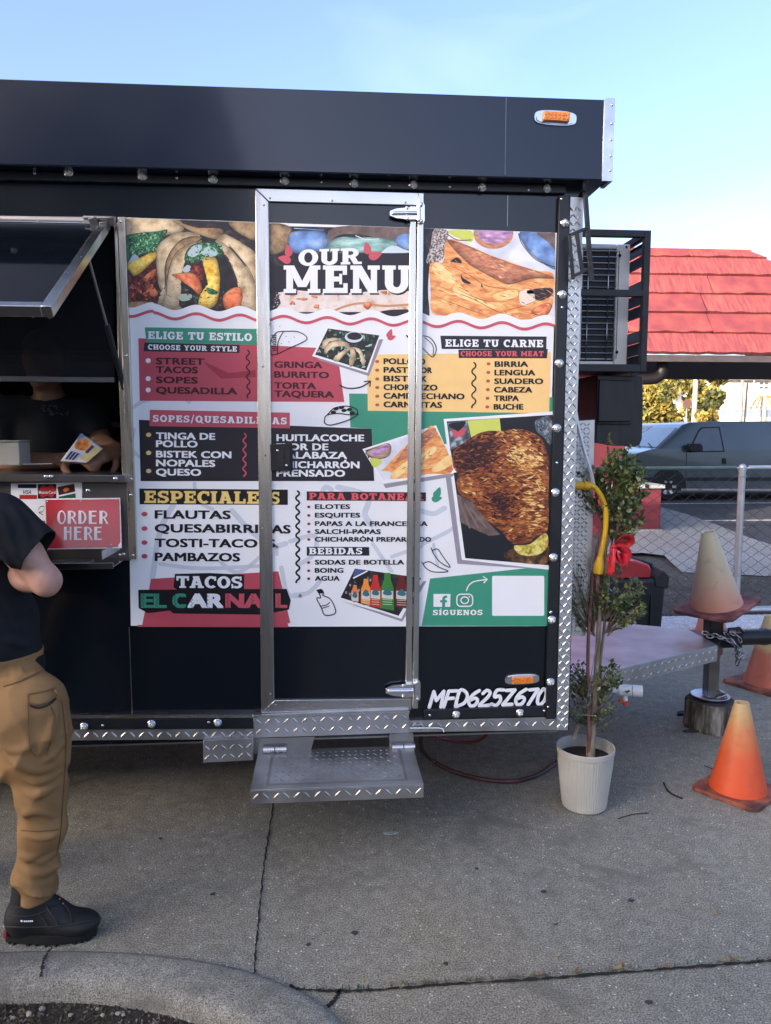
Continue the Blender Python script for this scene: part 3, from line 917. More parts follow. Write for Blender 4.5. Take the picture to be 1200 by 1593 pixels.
def strap_hinge(px, py, s=1.0):
    """two leaf strap hinge: post plate at px, pointed strap to the left"""
    mb = MB(); k = (2.95) / FPX
    def q(dx, dy, off): return pw(px + dx, py + dy, off)
    mb.prism([q(-3, -16, .030), q(6, -16, .030), q(8, -12, .030), q(8, 12, .030), q(6, 16, .030), q(-3, 16, .030)], Vector((0, .008, 0)))
    mb.prism([q(-1, -10, .034), q(-16, -9, .034), q(-36, -7, .034), q(-46, -3, .034), q(-46, 4, .034), q(-36, 8, .034), q(-16, 10, .034), q(-1, 10, .034)], Vector((0, .017, 0)))
    mb.tube([q(-42, .5, .037), q(-3, 0, .038)], .0065, 10)
    mb.tube([q(-1, -12, .036), q(-1, 12, .036)], .008, 12)
    for dx, dy in [(-41, .5), (-19, -8), (-19, 9), (3, -13), (3, 13)]: mb.ball(q(dx, dy, .036), (.007, .006, .007), 10, 6)
    mb.build('hinge', CHROME, door, bevel=.0015)
strap_hinge(653, 331); strap_hinge(646.5, 1074.5)
# black paddle latch
mb = MB(); slab(mb, [(420, 691), (455, 690), (456, 732), (421.5, 733)], .024, .0175)
lt = mb.build('latch', RUBBER, door, bevel=.004, bseg=3)
mb = MB(); slab(mb, [(430, 698), (442, 698), (443, 725), (431, 725)], .0245, .0238); slab(mb, [(443.5, 696), (451, 696), (452, 727), (444, 727)], .029, .0242)
for x, y in [(432, 701), (446, 724)]: rivet(mb, pw(x, y, .0285), .005, 1)
mb.build('latch_paddle', [pm('latch_face', (.02, .021, .023), rough=.25), CHROME], lt, bevel=.0015)

# ------------------------------------------------------------ sill, fold-down step
mb = MB()
slab(mb, [(394, 1113), (636, 1104.5), (637, 1140), (395.5, 1148)], .034, .0008)
A = pw(395.5, 1146, .0342); Bp = pw(636, 1138, .0342); C = pw(636, 1108, .0342)
treads(mb, A, Bp - A, Vector((0, 0, 1)), 17, 2, (Bp - A).length, C.z - Bp.z, .003)
mb.build('door_sill', TREAD_D, T, bevel=.001)
mb = MB(); mb.box2((pw(394, 1113).x, -.0345, pw(394, 1112).z), (pw(636, 1104).x, .0, pw(394, 1112).z + .006)); mb.build('sill_edge', STEEL_H, T)
mb = MB(); slab(mb, [(316, 1152), (394, 1148.5), (394, 1183), (316, 1187)], .04, -.12)
A = pw(316, 1186, .0402); Bp = pw(394, 1182, .0402)
treads(mb, A, Bp - A, Vector((0, 0, 1)), 6, 2, (Bp - A).length, pw(394, 1153, .0402).z - Bp.z, .003)
mb.build('frame_box', TREAD_D, T, bevel=.0015)
mb = MB(); slab(mb, [(393, 1149), (490, 1146), (484, 1168), (394, 1173)], .02, -.02); slab(mb, [(606, 1141.5), (643, 1140), (645, 1168), (607, 1169)], .02, -.02)
build_each(mb, 'step_bracket', STEEL_D, T, bevel=.001)
zs = .355
p00, p10, p11, p01 = gnd(400, 1173, zs), gnd(643, 1166, zs), gnd(660, 1222, zs), gnd(389.5, 1229, zs)
mb = MB()
th = .052
mb.box2((p01.x, p01.y, zs - .004), (p11.x, -.012, zs)); mb.box2((p01.x, p01.y, zs - th), (p11.x, p01.y + .004, zs - .0045))
mb.box2((p01.x, p01.y + .0045, zs - th), (p01.x + .004, -.012, zs - .0045)); mb.box2((p11.x - .004, p01.y + .0045, zs - th), (p11.x, -.012, zs - .0045))
wX = p11.x - p01.x
treads(mb, (p01.x + .07, p01.y + .05, zs + .0003), (1, 0, 0), (0, 1, 0), 19, 8, wX - .14, -.012 - p01.y - .07, .0026, ln=.012, wd=.0036)
treads(mb, (p01.x, p01.y - .0003, zs - th), (1, 0, 0), (0, 0, 1), 17, 1, wX, th, .0028, ln=.018, wd=.0042)
step = mb.build('entry_step', TREAD_D, T, bevel=.001)
mb = MB()
mb.box2((p01.x + .052, p01.y + .03, zs + .0004), (p01.x + .062, -.04, zs + .004)); mb.box2((p11.x - .062, p01.y + .03, zs + .0004), (p11.x - .052, -.04, zs + .004))
mb.box2((p01.x + .062, p01.y + .03, zs + .0004), (p11.x - .062, p01.y + .036, zs + .003))
mb.build('weld_frame', STEEL_D, step)
for x, y in ((428, 1166), (628, 1162)):
    c = pw(x, y, .035)
    mb = MB(); mb.tube([c + Vector((-.045, 0, 0)), c + Vector((-.002, 0, 0))], .014, 14); mb.tube([c + Vector((.002, 0, 0)), c + Vector((.045, 0, 0))], .014, 14)
    build_each(mb, 'step_hinge', STEEL, step)
c = pw(655, 1131, .028)
mb = MB()
mb.box2(c + Vector((-.03, -.004, -.012)), c + Vector((-.024, .012, .012))); mb.box2(c + Vector((-.002, -.004, -.012)), c + Vector((.004, .012, .012)))
mb.tube([c + Vector((-.045, -.008, 0)), c + Vector((.07, -.008, -.003)), c + Vector((.086, -.012, -.006)), c + Vector((.09, -.018, -.016))], .0045, 8)
mb.tube([c + Vector((-.03, -.008, .012)), c + Vector((.004, -.008, .011))], .003, 6)
mb.build('slide_bolt', STEEL, T)

# ------------------------------------------------------------ serving window
mb = MB()
slab(mb, [(183, 337), (194.5, 337), (212.5, 870), (201, 870)], .03, .0008)
slab(mb, [(177.5, 352), (182.5, 345), (197.5, 742), (190, 742)], .012, -.02)
fr = mb.build('window_frame', pm('warm_steel', (.56, .52, .44), rough=.30, metal=1, var=.12, vs=6, bump=.04, bs=16, stretch=(6, 6, .7), rvar=.1), T, bevel=.0015)
mb = MB(); slab(mb, [(-900, 322), (146, 337), (146, 353), (-900, 340)], .03, .0008); mb.build('head_rail', pm('grey_rail', (.42, .40, .38), rough=.42, metal=.8, var=.1), fr, bevel=.003)
mb = MB()
for x, y in [(188, 344.5), (196.5, 553), (204, 745), (204, 770), (207, 864), (180, 744), (187, 863), (137, 763), (193, 862)]: rivet(mb, pw(x, y, .031 if x > 185 else .024), .0055 if x != 137 else .009)
build_each(mb, 'window_screw', CHROME, fr)
# flap: tinted glass in a steel frame, held open over the window
Hz = pw(170, 347).z; hx = pw(177, 350).x
FL, FD = .67, None
cpt = atY(74, 477, -FL)
hp = Vector((hx, -.03, Hz)); dn = Vector((0, cpt.y - hp.y, cpt.z - hp.z)); flen = dn.length; dn.normalize()
nn = Vector((1, 0, 0)).cross(dn).normalized()
if nn.z > 0: nn = -nn           # points down and towards the wall (the face seen from below)
xl = -2.02
def fp(x, s, n): return Vector((x, hp.y, hp.z)) + dn * s + nn * n
fx = min(hx, cpt.x + .01)
FB = .032
def fbox(mb, x0, x1, s0, s1, n0, n1, mi=0):
    vs = [fp(x, s, n) for n in (n0, n1) for x, s in ((x0, s0), (x1, s0), (x1, s1), (x0, s1))]
    mb.add(vs, [(3, 2, 1, 0), (4, 5, 6, 7), (0, 1, 5, 4), (1, 2, 6, 5), (2, 3, 7, 6), (3, 0, 4, 7)], mi)
mb = MB()
fbox(mb, fx - .03, fx, 0, flen, -.002, FB); fbox(mb, xl, fx - .0302, flen - .03, flen, -.002, FB); fbox(mb, xl, xl + .03, 0, flen - .0302, -.002, FB); fbox(mb, xl + .0302, fx - .0302, 0, .03, -.002, FB)
flap = mb.build('window_flap', STEEL, T, bevel=.002)
mb = MB(); fbox(mb, xl + .031, fx - .031, .031, flen - .031, .002, .010); mb.build('flap_pane', GLASS_D, flap)
mb = MB()
for s in (.4, .985):
    c = fp(fx - .015, flen * s, FB + .001)
    mb.ball(c, .007, 10, 6)
c = fp(fx - .06, flen * .985, FB); mb.ball(c, .006, 8, 6)
for dx, dz, ly in ((-.055, -.006, .05), (-.02, -.02, .04), (.005, -.004, .03)):
    mb.box((hx + dx, -.045, Hz + dz), (.026, ly, .03), 0, rot=(.4, .5 * dx * 10, 0))
mb.tube([(hx - .09, -.05, Hz + .004), (hx + .012, -.05, Hz + .004)], .009, 10)
mb.tube([(hx - .07, -.055, Hz - .024), (hx - .04, -.055, Hz - .05), (hx - .03, -.05, Hz - .06)], .007, 8)
build_each(mb, 'flap_hinge', STEEL_D, flap, bevel=.001)
mb = MB()
sa = fp(fx - .03, flen * .30, FB + .012); sb_ = pw(193, 604, .012)
mid = sa.lerp(sb_, .50)
mb.tube([sa, mid], .0045, 10); mb.tube([mid, sb_], .0095, 12, 1); mb.ball(sa, .009, 8, 6); mb.ball(sb_, .009, 8, 6)
mb.build('gas_strut', [STEEL_D, BLKMET], flap)
# counter, its steel apron and the folded shelf
mb = MB(); slab(mb, [(-900, 728), (197, 739), (197, 751), (-900, 742)], .06, -.25)
mb.build('counter', pm('counter_steel', (.30, .29, .28), rough=.3, metal=1, var=.15, vs=7, bump=.03, bs=20), T, bevel=.003)
mb = MB()
for x, y in [(72, 741), (79.5, 741), (180, 744.5)]: mb.ball(pw(x, y, .061), (.009, .007, .009), 10, 6)
build_each(mb, 'counter_bolt', CHROME, T)
mb = MB(); slab(mb, [(-900, 744), (200, 752), (203.5, 872), (-900, 880)], .012, .0008); mb.build('apron_panel', pm('apron_steel', (.23, .22, .215), rough=.36, metal=1, var=.12, vs=3, bump=.02, bs=12, rvar=.06), T, bevel=.002)
mb = MB()
zsh = pw(100, 869).z
xa = -2.0; xb = pw(199, 866).x
mb.box2((xa, -.20, zsh), (xb, -.0125, zsh + .003)); mb.box2((xa, -.203, zsh - .006), (xb, -.2003, zsh + .016))
shelf = mb.build('fold_shelf', pm('shelf_steel', (.36, .345, .335), rough=.16, metal=1, var=.15, vs=6, bump=.02, bs=14), T, bevel=.001)
mb = MB()
a, b = atY(159, 869, -.204), atY(186, 851, -.05)
mb.beam(a + Vector((0, 0, .012)), b + Vector((0, 0, .004)), .003, .03)
mb.build('shelf_bracket', pm('clear_acrylic', (.5, .5, .48), rough=.15, metal=.3, var=.2, vs=40), shelf)
# inside: a bar across the opening with a tinted pane added above to dim the vendor's head, a shelf behind
mb = MB(); slab(mb, [(-900, 575), (178, 587), (178, 594.5), (-900, 586)], -.05, -.075); mb.build('slider_rail', INT2, T, bevel=.001)
mb = MB(); slab(mb, [(-900, 330), (176, 353), (178, 586), (-900, 574)], -.058, -.064)
mb.build('dimming_pane', pm('dimming_glass', (.03, .034, .04), rough=.04, var=.1, alpha=.55), T)
mb = MB(); mb.box2((-2.0, 1.55, 2.02), (-.75, 1.95, 2.05)); mb.box2((-2.0, 1.55, 1.62), (-.75, 1.95, 1.65)); mb.box2((-2.0, 1.2, 1.36), (-.75, 2.05, 1.4))
build_each(mb, 'inner_shelf', INT2, T)
mb = MB(); slab(mb, [(189.3, 662), (194, 662), (197.5, 731), (193, 731)], -.03, -.033); mb.build('price_card', A_WHT, T)
# ------------------------------------------------------------ black hanging bracket at the nose corner
mb = MB()
def q(x, y): return atY(x, y, -.06)
for a, b in [((911, 303), (918, 405)), ((918, 405), (921, 436)), ((886, 366), (892, 434)), ((897.5, 362), (906, 421)), ((886, 366), (913, 355)), ((891, 430), (920, 416))]:
    mb.beam(q(*a), q(*b), .016 if a[0] > 900 and a[1] < 420 and b[0] > 915 else .011, .014, 0, up=(0, 1, 0))
mb.beam(q(911, 303), atY(908, 300, .0), .014, .014)
mb.build('awning_bracket', BLKMET, T, bevel=.001)
# ------------------------------------------------------------ cage on the nose
YC = .32
def c_(x, y, Y=YC): return atY(x, y, Y)
zT, zBt, zM = c_(1014, 358).z, c_(1000, 577).z, c_(1003, 456).z
xC = c_(1014, 358).x; yB = 1.42; s = .028
mb = MB()
for y in (YC, yB):
    mb.box2((XR - .003, y, zT - s), (xC - s, y + s, zT)); mb.box2((XR - .003, y, zBt - .003), (xC - s, y + s, zBt + s)); mb.box2((xC - s, y, zBt - .003), (xC, y + s, zT))
mb.box2((XR - .003, YC, zM - s / 2), (xC - s, YC + s * .9, zM + s / 2))
for z in (zT - s, zBt): mb.box2((xC - s, YC + s, z), (xC, yB, z + s))
cage = mb.build('cage', BLKMET, T, bevel=.002)
mb = MB()
hh = zT - zBt - 2 * s; n = 10
for i in range(n):
    if i in (3, 7): continue
    z = zBt + s + hh * (i + .35) / n
    mb.box((xC - .012, (YC + yB) / 2, z), (.004, yB - YC - 2 * s - .002, hh / n * 1.08), 0, rot=(0, .35, 0))
mb.build('louvre', BLKMET, cage)
mb = MB(); mb.box2((XR - .003, YC + .03, zBt - .002), (xC - s, yB, zBt + .004)); mb.build('cage_floor', BLKMET, cage)
# black moulded cover hung below the cage
mb = MB()
pts = smooth_closed([(930, 584), (960, 586), (1000, 586), (1001.5, 600), (1000, 680), (997, 691), (985, 694), (960, 690), (928, 687), (927, 640)], 5)
pts = [(929.5, 583), (1001, 585), (1001, 640), (999.5, 683), (996, 692), (988, 695), (970, 692), (927.5, 688)]
mb.prism([atY(x, y, .40) for x, y in pts], Vector((0, .30, 0)))
pts2 = [(933, 590), (985, 592), (985, 650), (980, 656), (931, 656)]
mb.prism([atY(x, y, .388) for x, y in pts2], Vector((0, .0115, 0)))
mb.prism([atY(x, y, .385) for x, y in [(930, 657), (984, 657), (983, 660), (930, 660)]], Vector((0, .0145, 0)))
mb.build('tank_cover', pm('moulded_plastic', (.018, .019, .021), rough=.38, var=.5, vs=9, rvar=.1, stretch=(3, 3, .5)), T, bevel=.012, bseg=3)
mb = MB()
for x in (945, 988): mb.beam(atY(x, 588, .5), atY(x, 573, .5), .03, .004)
build_each(mb, 'cover_strap', BLKMET, T)
# ------------------------------------------------------------ tongue, coupler, jack
zt_ = .50; yc = .95; tx = gnd(1117, 1004, zt_).x; ty = gnd(1117, 1004, zt_).y
n1 = gnd(900, 1056, zt_)
n1 = Vector((XR, n1.y + (XR - n1.x) * (ty - n1.y) / (tx - n1.x), zt_))
far = 2 * yc - ty
mb = MB()
top = [Vector((XR, n1.y, zt_)), Vector((tx, ty, zt_)), Vector((tx, far, zt_)), Vector((XR, 2 * yc - n1.y, zt_))]
mb.prism(top, Vector((0, 0, -.004)))
fh = .078
for a, b in ((top[0], top[1]), (top[3], top[2])):
    mb.beam(a - Vector((0, 0, fh / 2 + .0045)), b - Vector((0, 0, fh / 2 + .0045)), .004, fh)
d = top[1] - top[0]
treads(mb, top[0] + Vector((0, -.0026, -fh - .003)), d, Vector((0, 0, 1)), int(d.length / .026), 2, d.length, fh, .0028, ln=.011, wd=.0032)
mb.build('tongue', pm('tongue_plate', (.46, .47, .47), rough=.42, metal=.85, var=.2, vs=5, bump=.10, bs=7, rvar=.1), T, bevel=.001)
mb = MB()
mb.box2((tx - .12, yc - .06, zt_ - .13), (tx + .02, yc + .06, zt_ - .005))
a = top[1]; 
mb.prism([Vector((tx + .0005, ty - .004, zt_)), Vector((tx + .09, yc - .05, zt_ + .012)), Vector((tx + .09, yc + .05, zt_ + .012)), Vector((tx + .0005, far, zt_))], Vector((0, 0, -.085)))
mb.box2((tx + .08, yc - .045, zt_ - .05), (tx + .20, yc + .045, zt_ + .03))
mb.tube([(tx + .19, yc, zt_ - .006), (tx + .62, yc - .02, zt_ + .0), (tx + 1.0, yc - .04, zt_ + .005)], .042, 16)
mb.tube([(tx + .33, yc, zt_ - .006), (tx + .36, yc, zt_ - .004)], .046, 16)
mb.tube([(tx + .12, yc - .05, zt_ + .03), (tx + .11, yc - .06, zt_ + .055), (tx + .17, yc - .06, zt_ + .06), (tx + .2, yc - .05, zt_ + .035)], .009, 8)
mb.build('coupler', pm('hitch_black', (.012, .013, .015), rough=.28, var=.3, vs=10), T, bevel=.006)
jx = gnd(1118, 1010, zt_).x; jx = tx - .01
jp = Vector((gnd(1112, 1088, .17).x, yc, .17))
mb = MB()
mb.box2((jp.x - .038, yc - .038, zt_ - .09), (jp.x + .038, yc + .038, .655)); 
jack = mb.build('jack', pm('jack_black', (.012, .012, .013), rough=.3, var=.2), T, bevel=.004)
mb = MB(); mb.box2((jp.x - .031, yc - .031, .172), (jp.x + .031, yc + .031, zt_ - .0905)); mb.build('jack_leg', pm('jack_leg_steel', (.25, .24, .23), rough=.25, metal=1, var=.4, vs=8), jack, bevel=.003)
mb = MB()
mb.lathe([(.001, .004), (.05, .004), (.075, .006), (.098, .016), (.10, .014), (.078, .0), (.05, -.003), (.001, -.003)], (jp.x, yc, .165), 28)
mb.build('jack_foot', pm('galvanised', (.55, .56, .57), rough=.4, metal=1, var=.2, vs=10), jack)
mb = MB(); mb.box((jp.x + .05, yc - .02, .19), (.05, .02, .03), 0, rot=(.4, .3, .5)); mb.tube([(jp.x + .02, yc - .04, .175), (jp.x + .05, yc - .05, .19), (jp.x + .075, yc - .03, .18)], .006, 8); mb.build('jack_pin', STEEL_D, jack)
# drain valve
c = gnd(965, 1074, .36); vy = .42
c = atY(976, 1074, vy)
mb = MB()
mb.tube([c + Vector((-.16, .05, .01)), c + Vector((-.03, .01, 0))], .021, 14); mb.tube([c + Vector((-.035, .012, 0)), c + Vector((.02, -.006, 0))], .027, 16)
mb.lathe([(.019, .0), (.027, 0), (.027, .045), (.019, .045), (.019, 0)], c + Vector((.022, -.006, 0)), 18, 0, Euler((0, pi / 2, -.3)).to_matrix())
mb.ball(c + Vector((.022, -.006, 0)), (.018, .018, .018), 10, 6, 1)
mb.tube([c + Vector((-.008, 0, -.02)), c + Vector((-.008, 0, -.048))], .012, 10)
mb.tube([c + Vector((-.02, -.026, .002)), c + Vector((.004, -.029, .006))], .002, 6, 1); mb.tube([c + Vector((-.012, -.027, -.004)), c + Vector((-.004, -.029, .010))], .002, 6, 1)
dv = mb.build('drain_valve', [pm('pvc_white', (.72, .72, .70), rough=.35, var=.05), RUBBER], T)
mb = MB(); mb.box(c + Vector((-.016, 0, -.056)), (.05, .014, .014), 0, rot=(0, .5, 0)); mb.box(c + Vector((-.006, 0, -.062)), (.02, .018, .02), 0)
mb.build('valve_handle', pm('valve_red', (.55, .06, .03), rough=.4), dv, bevel=.003)
print('ZB', ZB, 'XR', XR, 'roof z', zb, zt, 'flap', hp, cpt, fx, 'oz', oz0, oz1, 'tongue', top, 'cage', xC, zT, zBt)
# ------------------------------------------------------------ the printed menu
# every printed shape is a flat outline measured on the trailer's side, layered a fraction of a millimetre apart
ART = {'menu_lettering': [], 'menu_banners': [], 'food_photo_tacos': [], 'food_photo': [], 'menu_backing': []}
MAP = lambda x, y: (x, y)
def A_(origin, sc):
    ox, oy = origin
    return lambda P: [(ox + x / sc, oy + y / sc) for x, y in P]
zA = A_((200, 490), 4.444); zB = A_((410, 490), 4.8); zC = A_((560, 500), 3.75); zE = A_((200, 750), 4.286)
zF = A_((440, 750), 5.0); zG = A_((640, 860), 4.615); zTr = A_((640, 630), 4.615)
zL = A_((190, 320), 5.0); zD = A_((410, 330), 4.8); zR = A_((640, 320), 4.615)
def tri2(P):
    return [tuple(t) for t in tessellate_polygon([[Vector((x, y, 0)) for x, y in P]])]
def poly(P, m, z, g='menu_banners'):
    for t in tri2(P): ART[g].append((z, m, [P[i] for i in t]))
def quadstrip(Lp, Rp, m, z, g):
    for i in range(len(Lp) - 1):
        ART[g].append((z, m, [Lp[i], Rp[i], Rp[i + 1]])); ART[g].append((z, m, [Lp[i], Rp[i + 1], Lp[i + 1]]))
def line(P, wd, m, z, g='menu_lettering', cap=True, taper=False):
    n = len(P); Lp, Rp = [], []
    for i in range(n):
        a, b = P[max(0, i - 1)], P[min(n - 1, i + 1)]
        dx, dy = b[0] - a[0], b[1] - a[1]; l = sqrt(dx * dx + dy * dy) or 1
        k = wd / 2 * (max(.25, sin(pi * min(1, max(0, (i + .6) / (n + .2))))) if taper else 1)
        Lp.append((P[i][0] - dy / l * k, P[i][1] + dx / l * k)); Rp.append((P[i][0] + dy / l * k, P[i][1] - dx / l * k))
    quadstrip(Lp, Rp, m, z, g)
    if cap and not taper:
        disc(P[0], wd / 2, wd / 2, m, z + .00002, g, 10); disc(P[-1], wd / 2, wd / 2, m, z + .00002, g, 10)
def disc(c, rx, ry, m, z, g='menu_banners', n=14):
    poly([(c[0] + rx * cos(2 * pi * k / n), c[1] + ry * sin(2 * pi * k / n)) for k in range(n)], m, z, g)
def squig(x0, y0, x1, y1, amp, per, wd, m, z):
    n = int((y1 - y0) * 1.2); P = []
    for i in range(n + 1):
        t = i / n; y = y0 + (y1 - y0) * t
        s = sin(2 * pi * (y - y0) / per); P.append((x0 + (x1 - x0) * t + amp * math.copysign(abs(s) ** .8, s), y))
    line(P, wd, m, z)
# sans lettering: Blender's own font, made bold and wide
_txt = {}
def sans_tris(s, bold):
    if (s, bold) in _txt: return _txt[(s, bold)]
    c = bpy.data.curves.new('t', 'FONT'); c.body = s; c.size = 1; c.offset = bold; c.resolution_u = 3; c.fill_mode = 'FRONT' if False else 'BOTH'
    c.space_character = 1.04
    o = bpy.data.objects.new('t', c); COL.objects.link(o)
    dg = bpy.context.evaluated_depsgraph_get(); e = o.evaluated_get(dg); me = e.to_mesh()
    me.calc_loop_triangles()
    V = [(v.co.x, v.co.y) for v in me.vertices]; Tt = [tuple(t.vertices) for t in me.loop_triangles]
    e.to_mesh_clear(); bpy.data.objects.remove(o); bpy.data.curves.remove(c)
    _txt[(s, bold)] = (V, Tt); return V, Tt
def sans(s, x0, base, wd, h, m, z, slope=0.0, bold=.062, shear=0.0, g='menu_lettering'):
    V, Tt = sans_tris(s, .0)
    Hv, _ = sans_tris('H', .0)
    x0 += bold * h * 1.25; wd -= bold * h * 2.5; base -= bold * h * .55; h *= 1 - 1.1 * bold
    yb = min(v[1] for v in Hv); ch = max(v[1] for v in Hv) - yb
    xa = min(v[0] for v in V); xb = max(v[0] for v in V)
    P = []
    for x, y in V:
        u = (x - xa) / (xb - xa) * wd; v = (y - yb) / ch * h
        P.append((x0 + u + v * shear, base + slope * u - v))
    dx = bold * h * 1.25; dy = bold * h * .55
    for k, (ax, ay) in enumerate(((0, 0), (dx, dy), (-dx, -dy), (dx, -dy), (-dx, dy))):
        for t in Tt: ART[g].append((z + k * .000012, m, [(P[i][0] + ax, P[i][1] + ay) for i in t]))
# slab lettering drawn from strokes
def slab_glyph(ch):
    t, b, s, e = .27, .19, .15, .085
    R = lambda x0, y0, x1, y1: ('r', x0, y0, x1, y1)
    def stem(x, top=True, bot=True, tt=None):
        tt = tt or t; o = [R(x, 0, x + tt, 1)]
        if top: o.append(R(x - e, 1 - s, x + tt + e, 1))
        if bot: o.append(R(x - e, 0, x + tt + e, s))
        return o
    def sl(x0, x1, wd, y0=0, y1=1): return ('p', [(x0, y0), (x0 + wd, y0), (x1 + wd, y1), (x1, y1)])
    def arc(cx, cy, rx, ry, a0, a1, tx, ty): return ('a', cx, cy, rx, ry, a0, a1, tx, ty)
    E_ = e
    if ch == 'I': return stem(E_), t + 2 * E_
    if ch == 'L': return stem(E_) + [R(E_, 0, .78, b), R(.64, 0, .78, .40)], .80
    if ch == 'E': return stem(E_) + [R(E_, 1 - b, .78, 1), R(E_, 0, .80, b), R(E_, .42, .60, .60), R(.64, .66, .78, 1), R(.66, 0, .80, .36), R(.53, .32, .62, .70)], .82
    if ch == 'F': return stem(E_) + [R(E_, 1 - b, .78, 1), R(E_, .40, .60, .58), R(.64, .66, .78, 1)], .80
    if ch == 'T': return stem(.30, top=False) + [R(.0, 1 - b, .87, 1), R(0, .62, .14, 1), R(.73, .62, .87, 1), R(.2, 0, .67, s)], .87
    if ch == 'H': return stem(E_) + stem(.62) + [R(E_, .41, .80, .59)], .62 + t + E_
    if ch == 'U': return [R(E_, .36, E_ + t, 1), R(0, 1 - s, E_ * 2 + t, 1), R(.60, .36, .60 + t * .9, 1), R(.60 - E_, 1 - s, .60 + t * .9 + E_, 1), arc(.465, .36, .38, .37, 180, 360, .26, .22)], .60 + t * .9 + E_
    if ch == 'N': return [R(E_, 0, E_ + .2, 1), R(0, 0, .36, s), R(0, 1 - s, .3, 1), R(.66, 0, .86, 1), R(.56, 1 - s, .95, 1), sl(.60, .06, .30)], .96
    if ch == 'M': return [R(E_, 0, E_ + .22, 1), R(0, 0, .40, s), R(0, 1 - s, .3, 1), R(.86, 0, 1.1, 1), R(.78, 0, 1.19, s), R(.88, 1 - s, 1.19, 1), sl(.46, .10, .24, .22), sl(.50, .86, .24, .22)], 1.2
    if ch == 'A': return [sl(.06, .30, .26), sl(.64, .36, .28), R(.2, .24, .78, .40), R(0, 0, .40, s), R(.56, 0, .98, s), R(.22, 1 - s, .66, 1)], .98
    if ch == 'O': return [arc(.46, .5, .46, .52, 0, 360, .27, .2)], .92
    if ch == 'Q': return [arc(.46, .5, .46, .52, 0, 360, .27, .2), sl(.84, .46, .22, -.12, .30)], .98
    if ch == 'C': return [arc(.46, .5, .46, .52, 48, 312, .27, .2), R(.66, .62, .80, .98)], .82
    if ch == 'G': return [arc(.46, .5, .46, .52, 48, 318, .27, .2), R(.66, .62, .80, .98), R(.58, .10, .82, .48), R(.48, .36, .92, .50)], .92
    if ch == 'S': return [arc(.39, .72, .37, .29, 35, 270, .24, .19), arc(.39, .29, .38, .30, -145, 92, .25, .19), R(.60, .66, .72, 1), R(.02, 0, .14, .36)], .78
    if ch == 'P': return stem(E_) + [R(E_, 1 - b, .5, 1), R(E_, .33, .5, .33 + b), arc(.48, .665, .36, .335, -90, 90, .25, b)], .85
    if ch == 'B': return stem(E_, 1, 1) + [R(E_, 1 - b * .9, .5, 1), R(E_, .43, .5, .43 + b * .8), R(E_, 0, .5, b * .9), arc(.48, .73, .34, .27, -90, 90, .25, b * .9), arc(.48, .28, .40, .285, -90, 90, .26, b * .9)], .90
    if ch == 'D': return stem(E_) + [R(E_, 1 - b, .44, 1), R(E_, 0, .44, b), arc(.42, .5, .48, .5, -90, 90, .27, b)], .92
    if ch == 'R': return stem(E_) + [R(E_, 1 - b, .5, 1), R(E_, .40, .5, .40 + b * .9), arc(.48, .70, .36, .30, -90, 90, .25, b), sl(.60, .40, .28, 0, .44), R(.60, 0, .98, s)], .98
    if ch == 'Y': return [R(.34, 0, .60, .5), R(.24, 0, .70, s), sl(.34, .04, .26, .40), sl(.36, .66, .24, .40), R(-.02, 1 - s, .36, 1), R(.58, 1 - s, .96, 1)], .94
    if ch == 'Í': 
        g, w_ = slab_glyph('I'); return g + [sl(.14, .26, .18, 1.08, 1.26)], w_
    if ch == '/': return [sl(0, .30, .15, -.12, 1.12)], .46
    return [], .42
def slabtext(s, x0, base, wd, h, m, z, slope=0.0, track=.09, g='menu_lettering', grow=0.0, shear=0.0):
    x = 0; pl = []
    for ch in s:
        gl, adv = slab_glyph(ch); pl.append((x, gl)); x += adv + track
    W = x - track
    for xo, gl in pl:
        zz = z
        for pr in gl:
            zz += .000025
            if pr[0] == 'r': Q = [(pr[1], pr[2]), (pr[3], pr[2]), (pr[3], pr[4]), (pr[1], pr[4])]; polys = [Q]
            elif pr[0] == 'p': polys = [pr[1]]
            else:
                _, cx, cy, rx, ry, a0, a1, tx, ty = pr; n = max(6, int(abs(a1 - a0) / 14)); polys = []
                for i in range(n):
                    a, b = radians(a0 + (a1 - a0) * i / n), radians(a0 + (a1 - a0) * (i + 1) / n)
                    polys.append([(cx + rx * cos(a), cy + ry * sin(a)), (cx + rx * cos(b), cy + ry * sin(b)), (cx + (rx - tx) * cos(b), cy + (ry - ty) * sin(b)), (cx + (rx - tx) * cos(a), cy + (ry - ty) * sin(a))])
            for Q in polys:
                Z = []
                for a, b in Q:
                    u = (xo + a) / W * wd; v = b * h; Z.append((x0 + u + v * shear, base + slope * u - v))
                ART[g].append((zz, m, [Z[0], Z[1], Z[2]])); ART[g].append((zz, m, [Z[0], Z[2], Z[3]]))
# round-ended brush lettering for the serial number
BR = {'M': [[(0, 0), (.06, 1), (.30, .42), (.60, 1), (.62, 0)]], 'F': [[(0, 0), (.08, 1), (.52, 1)], [(.06, .52), (.42, .54)]], 'D': [[(.02, 0), (.06, 1), (.36, .95), (.54, .62), (.44, .2), (.02, 0)]],
      '6': [[(.46, .98), (.16, .72), (.02, .34), (.14, .04), (.38, .06), (.48, .32), (.34, .5), (.06, .38)]], '2': [[(.06, .78), (.24, .98), (.44, .84), (.36, .54), (.02, .02), (.52, .04)]],
      '5': [[(.52, .98), (.16, .96), (.10, .56), (.36, .60), (.46, .32), (.30, .02), (.02, .10)]], 'Z': [[(.04, .94), (.50, .96), (.02, .03), (.52, .05)]], '7': [[(.02, .94), (.48, .97), (.12, 0)]], '0': [[(.22, .98), (.04, .6), (.06, .12), (.24, 0), (.42, .3), (.40, .82), (.22, .98)]]}
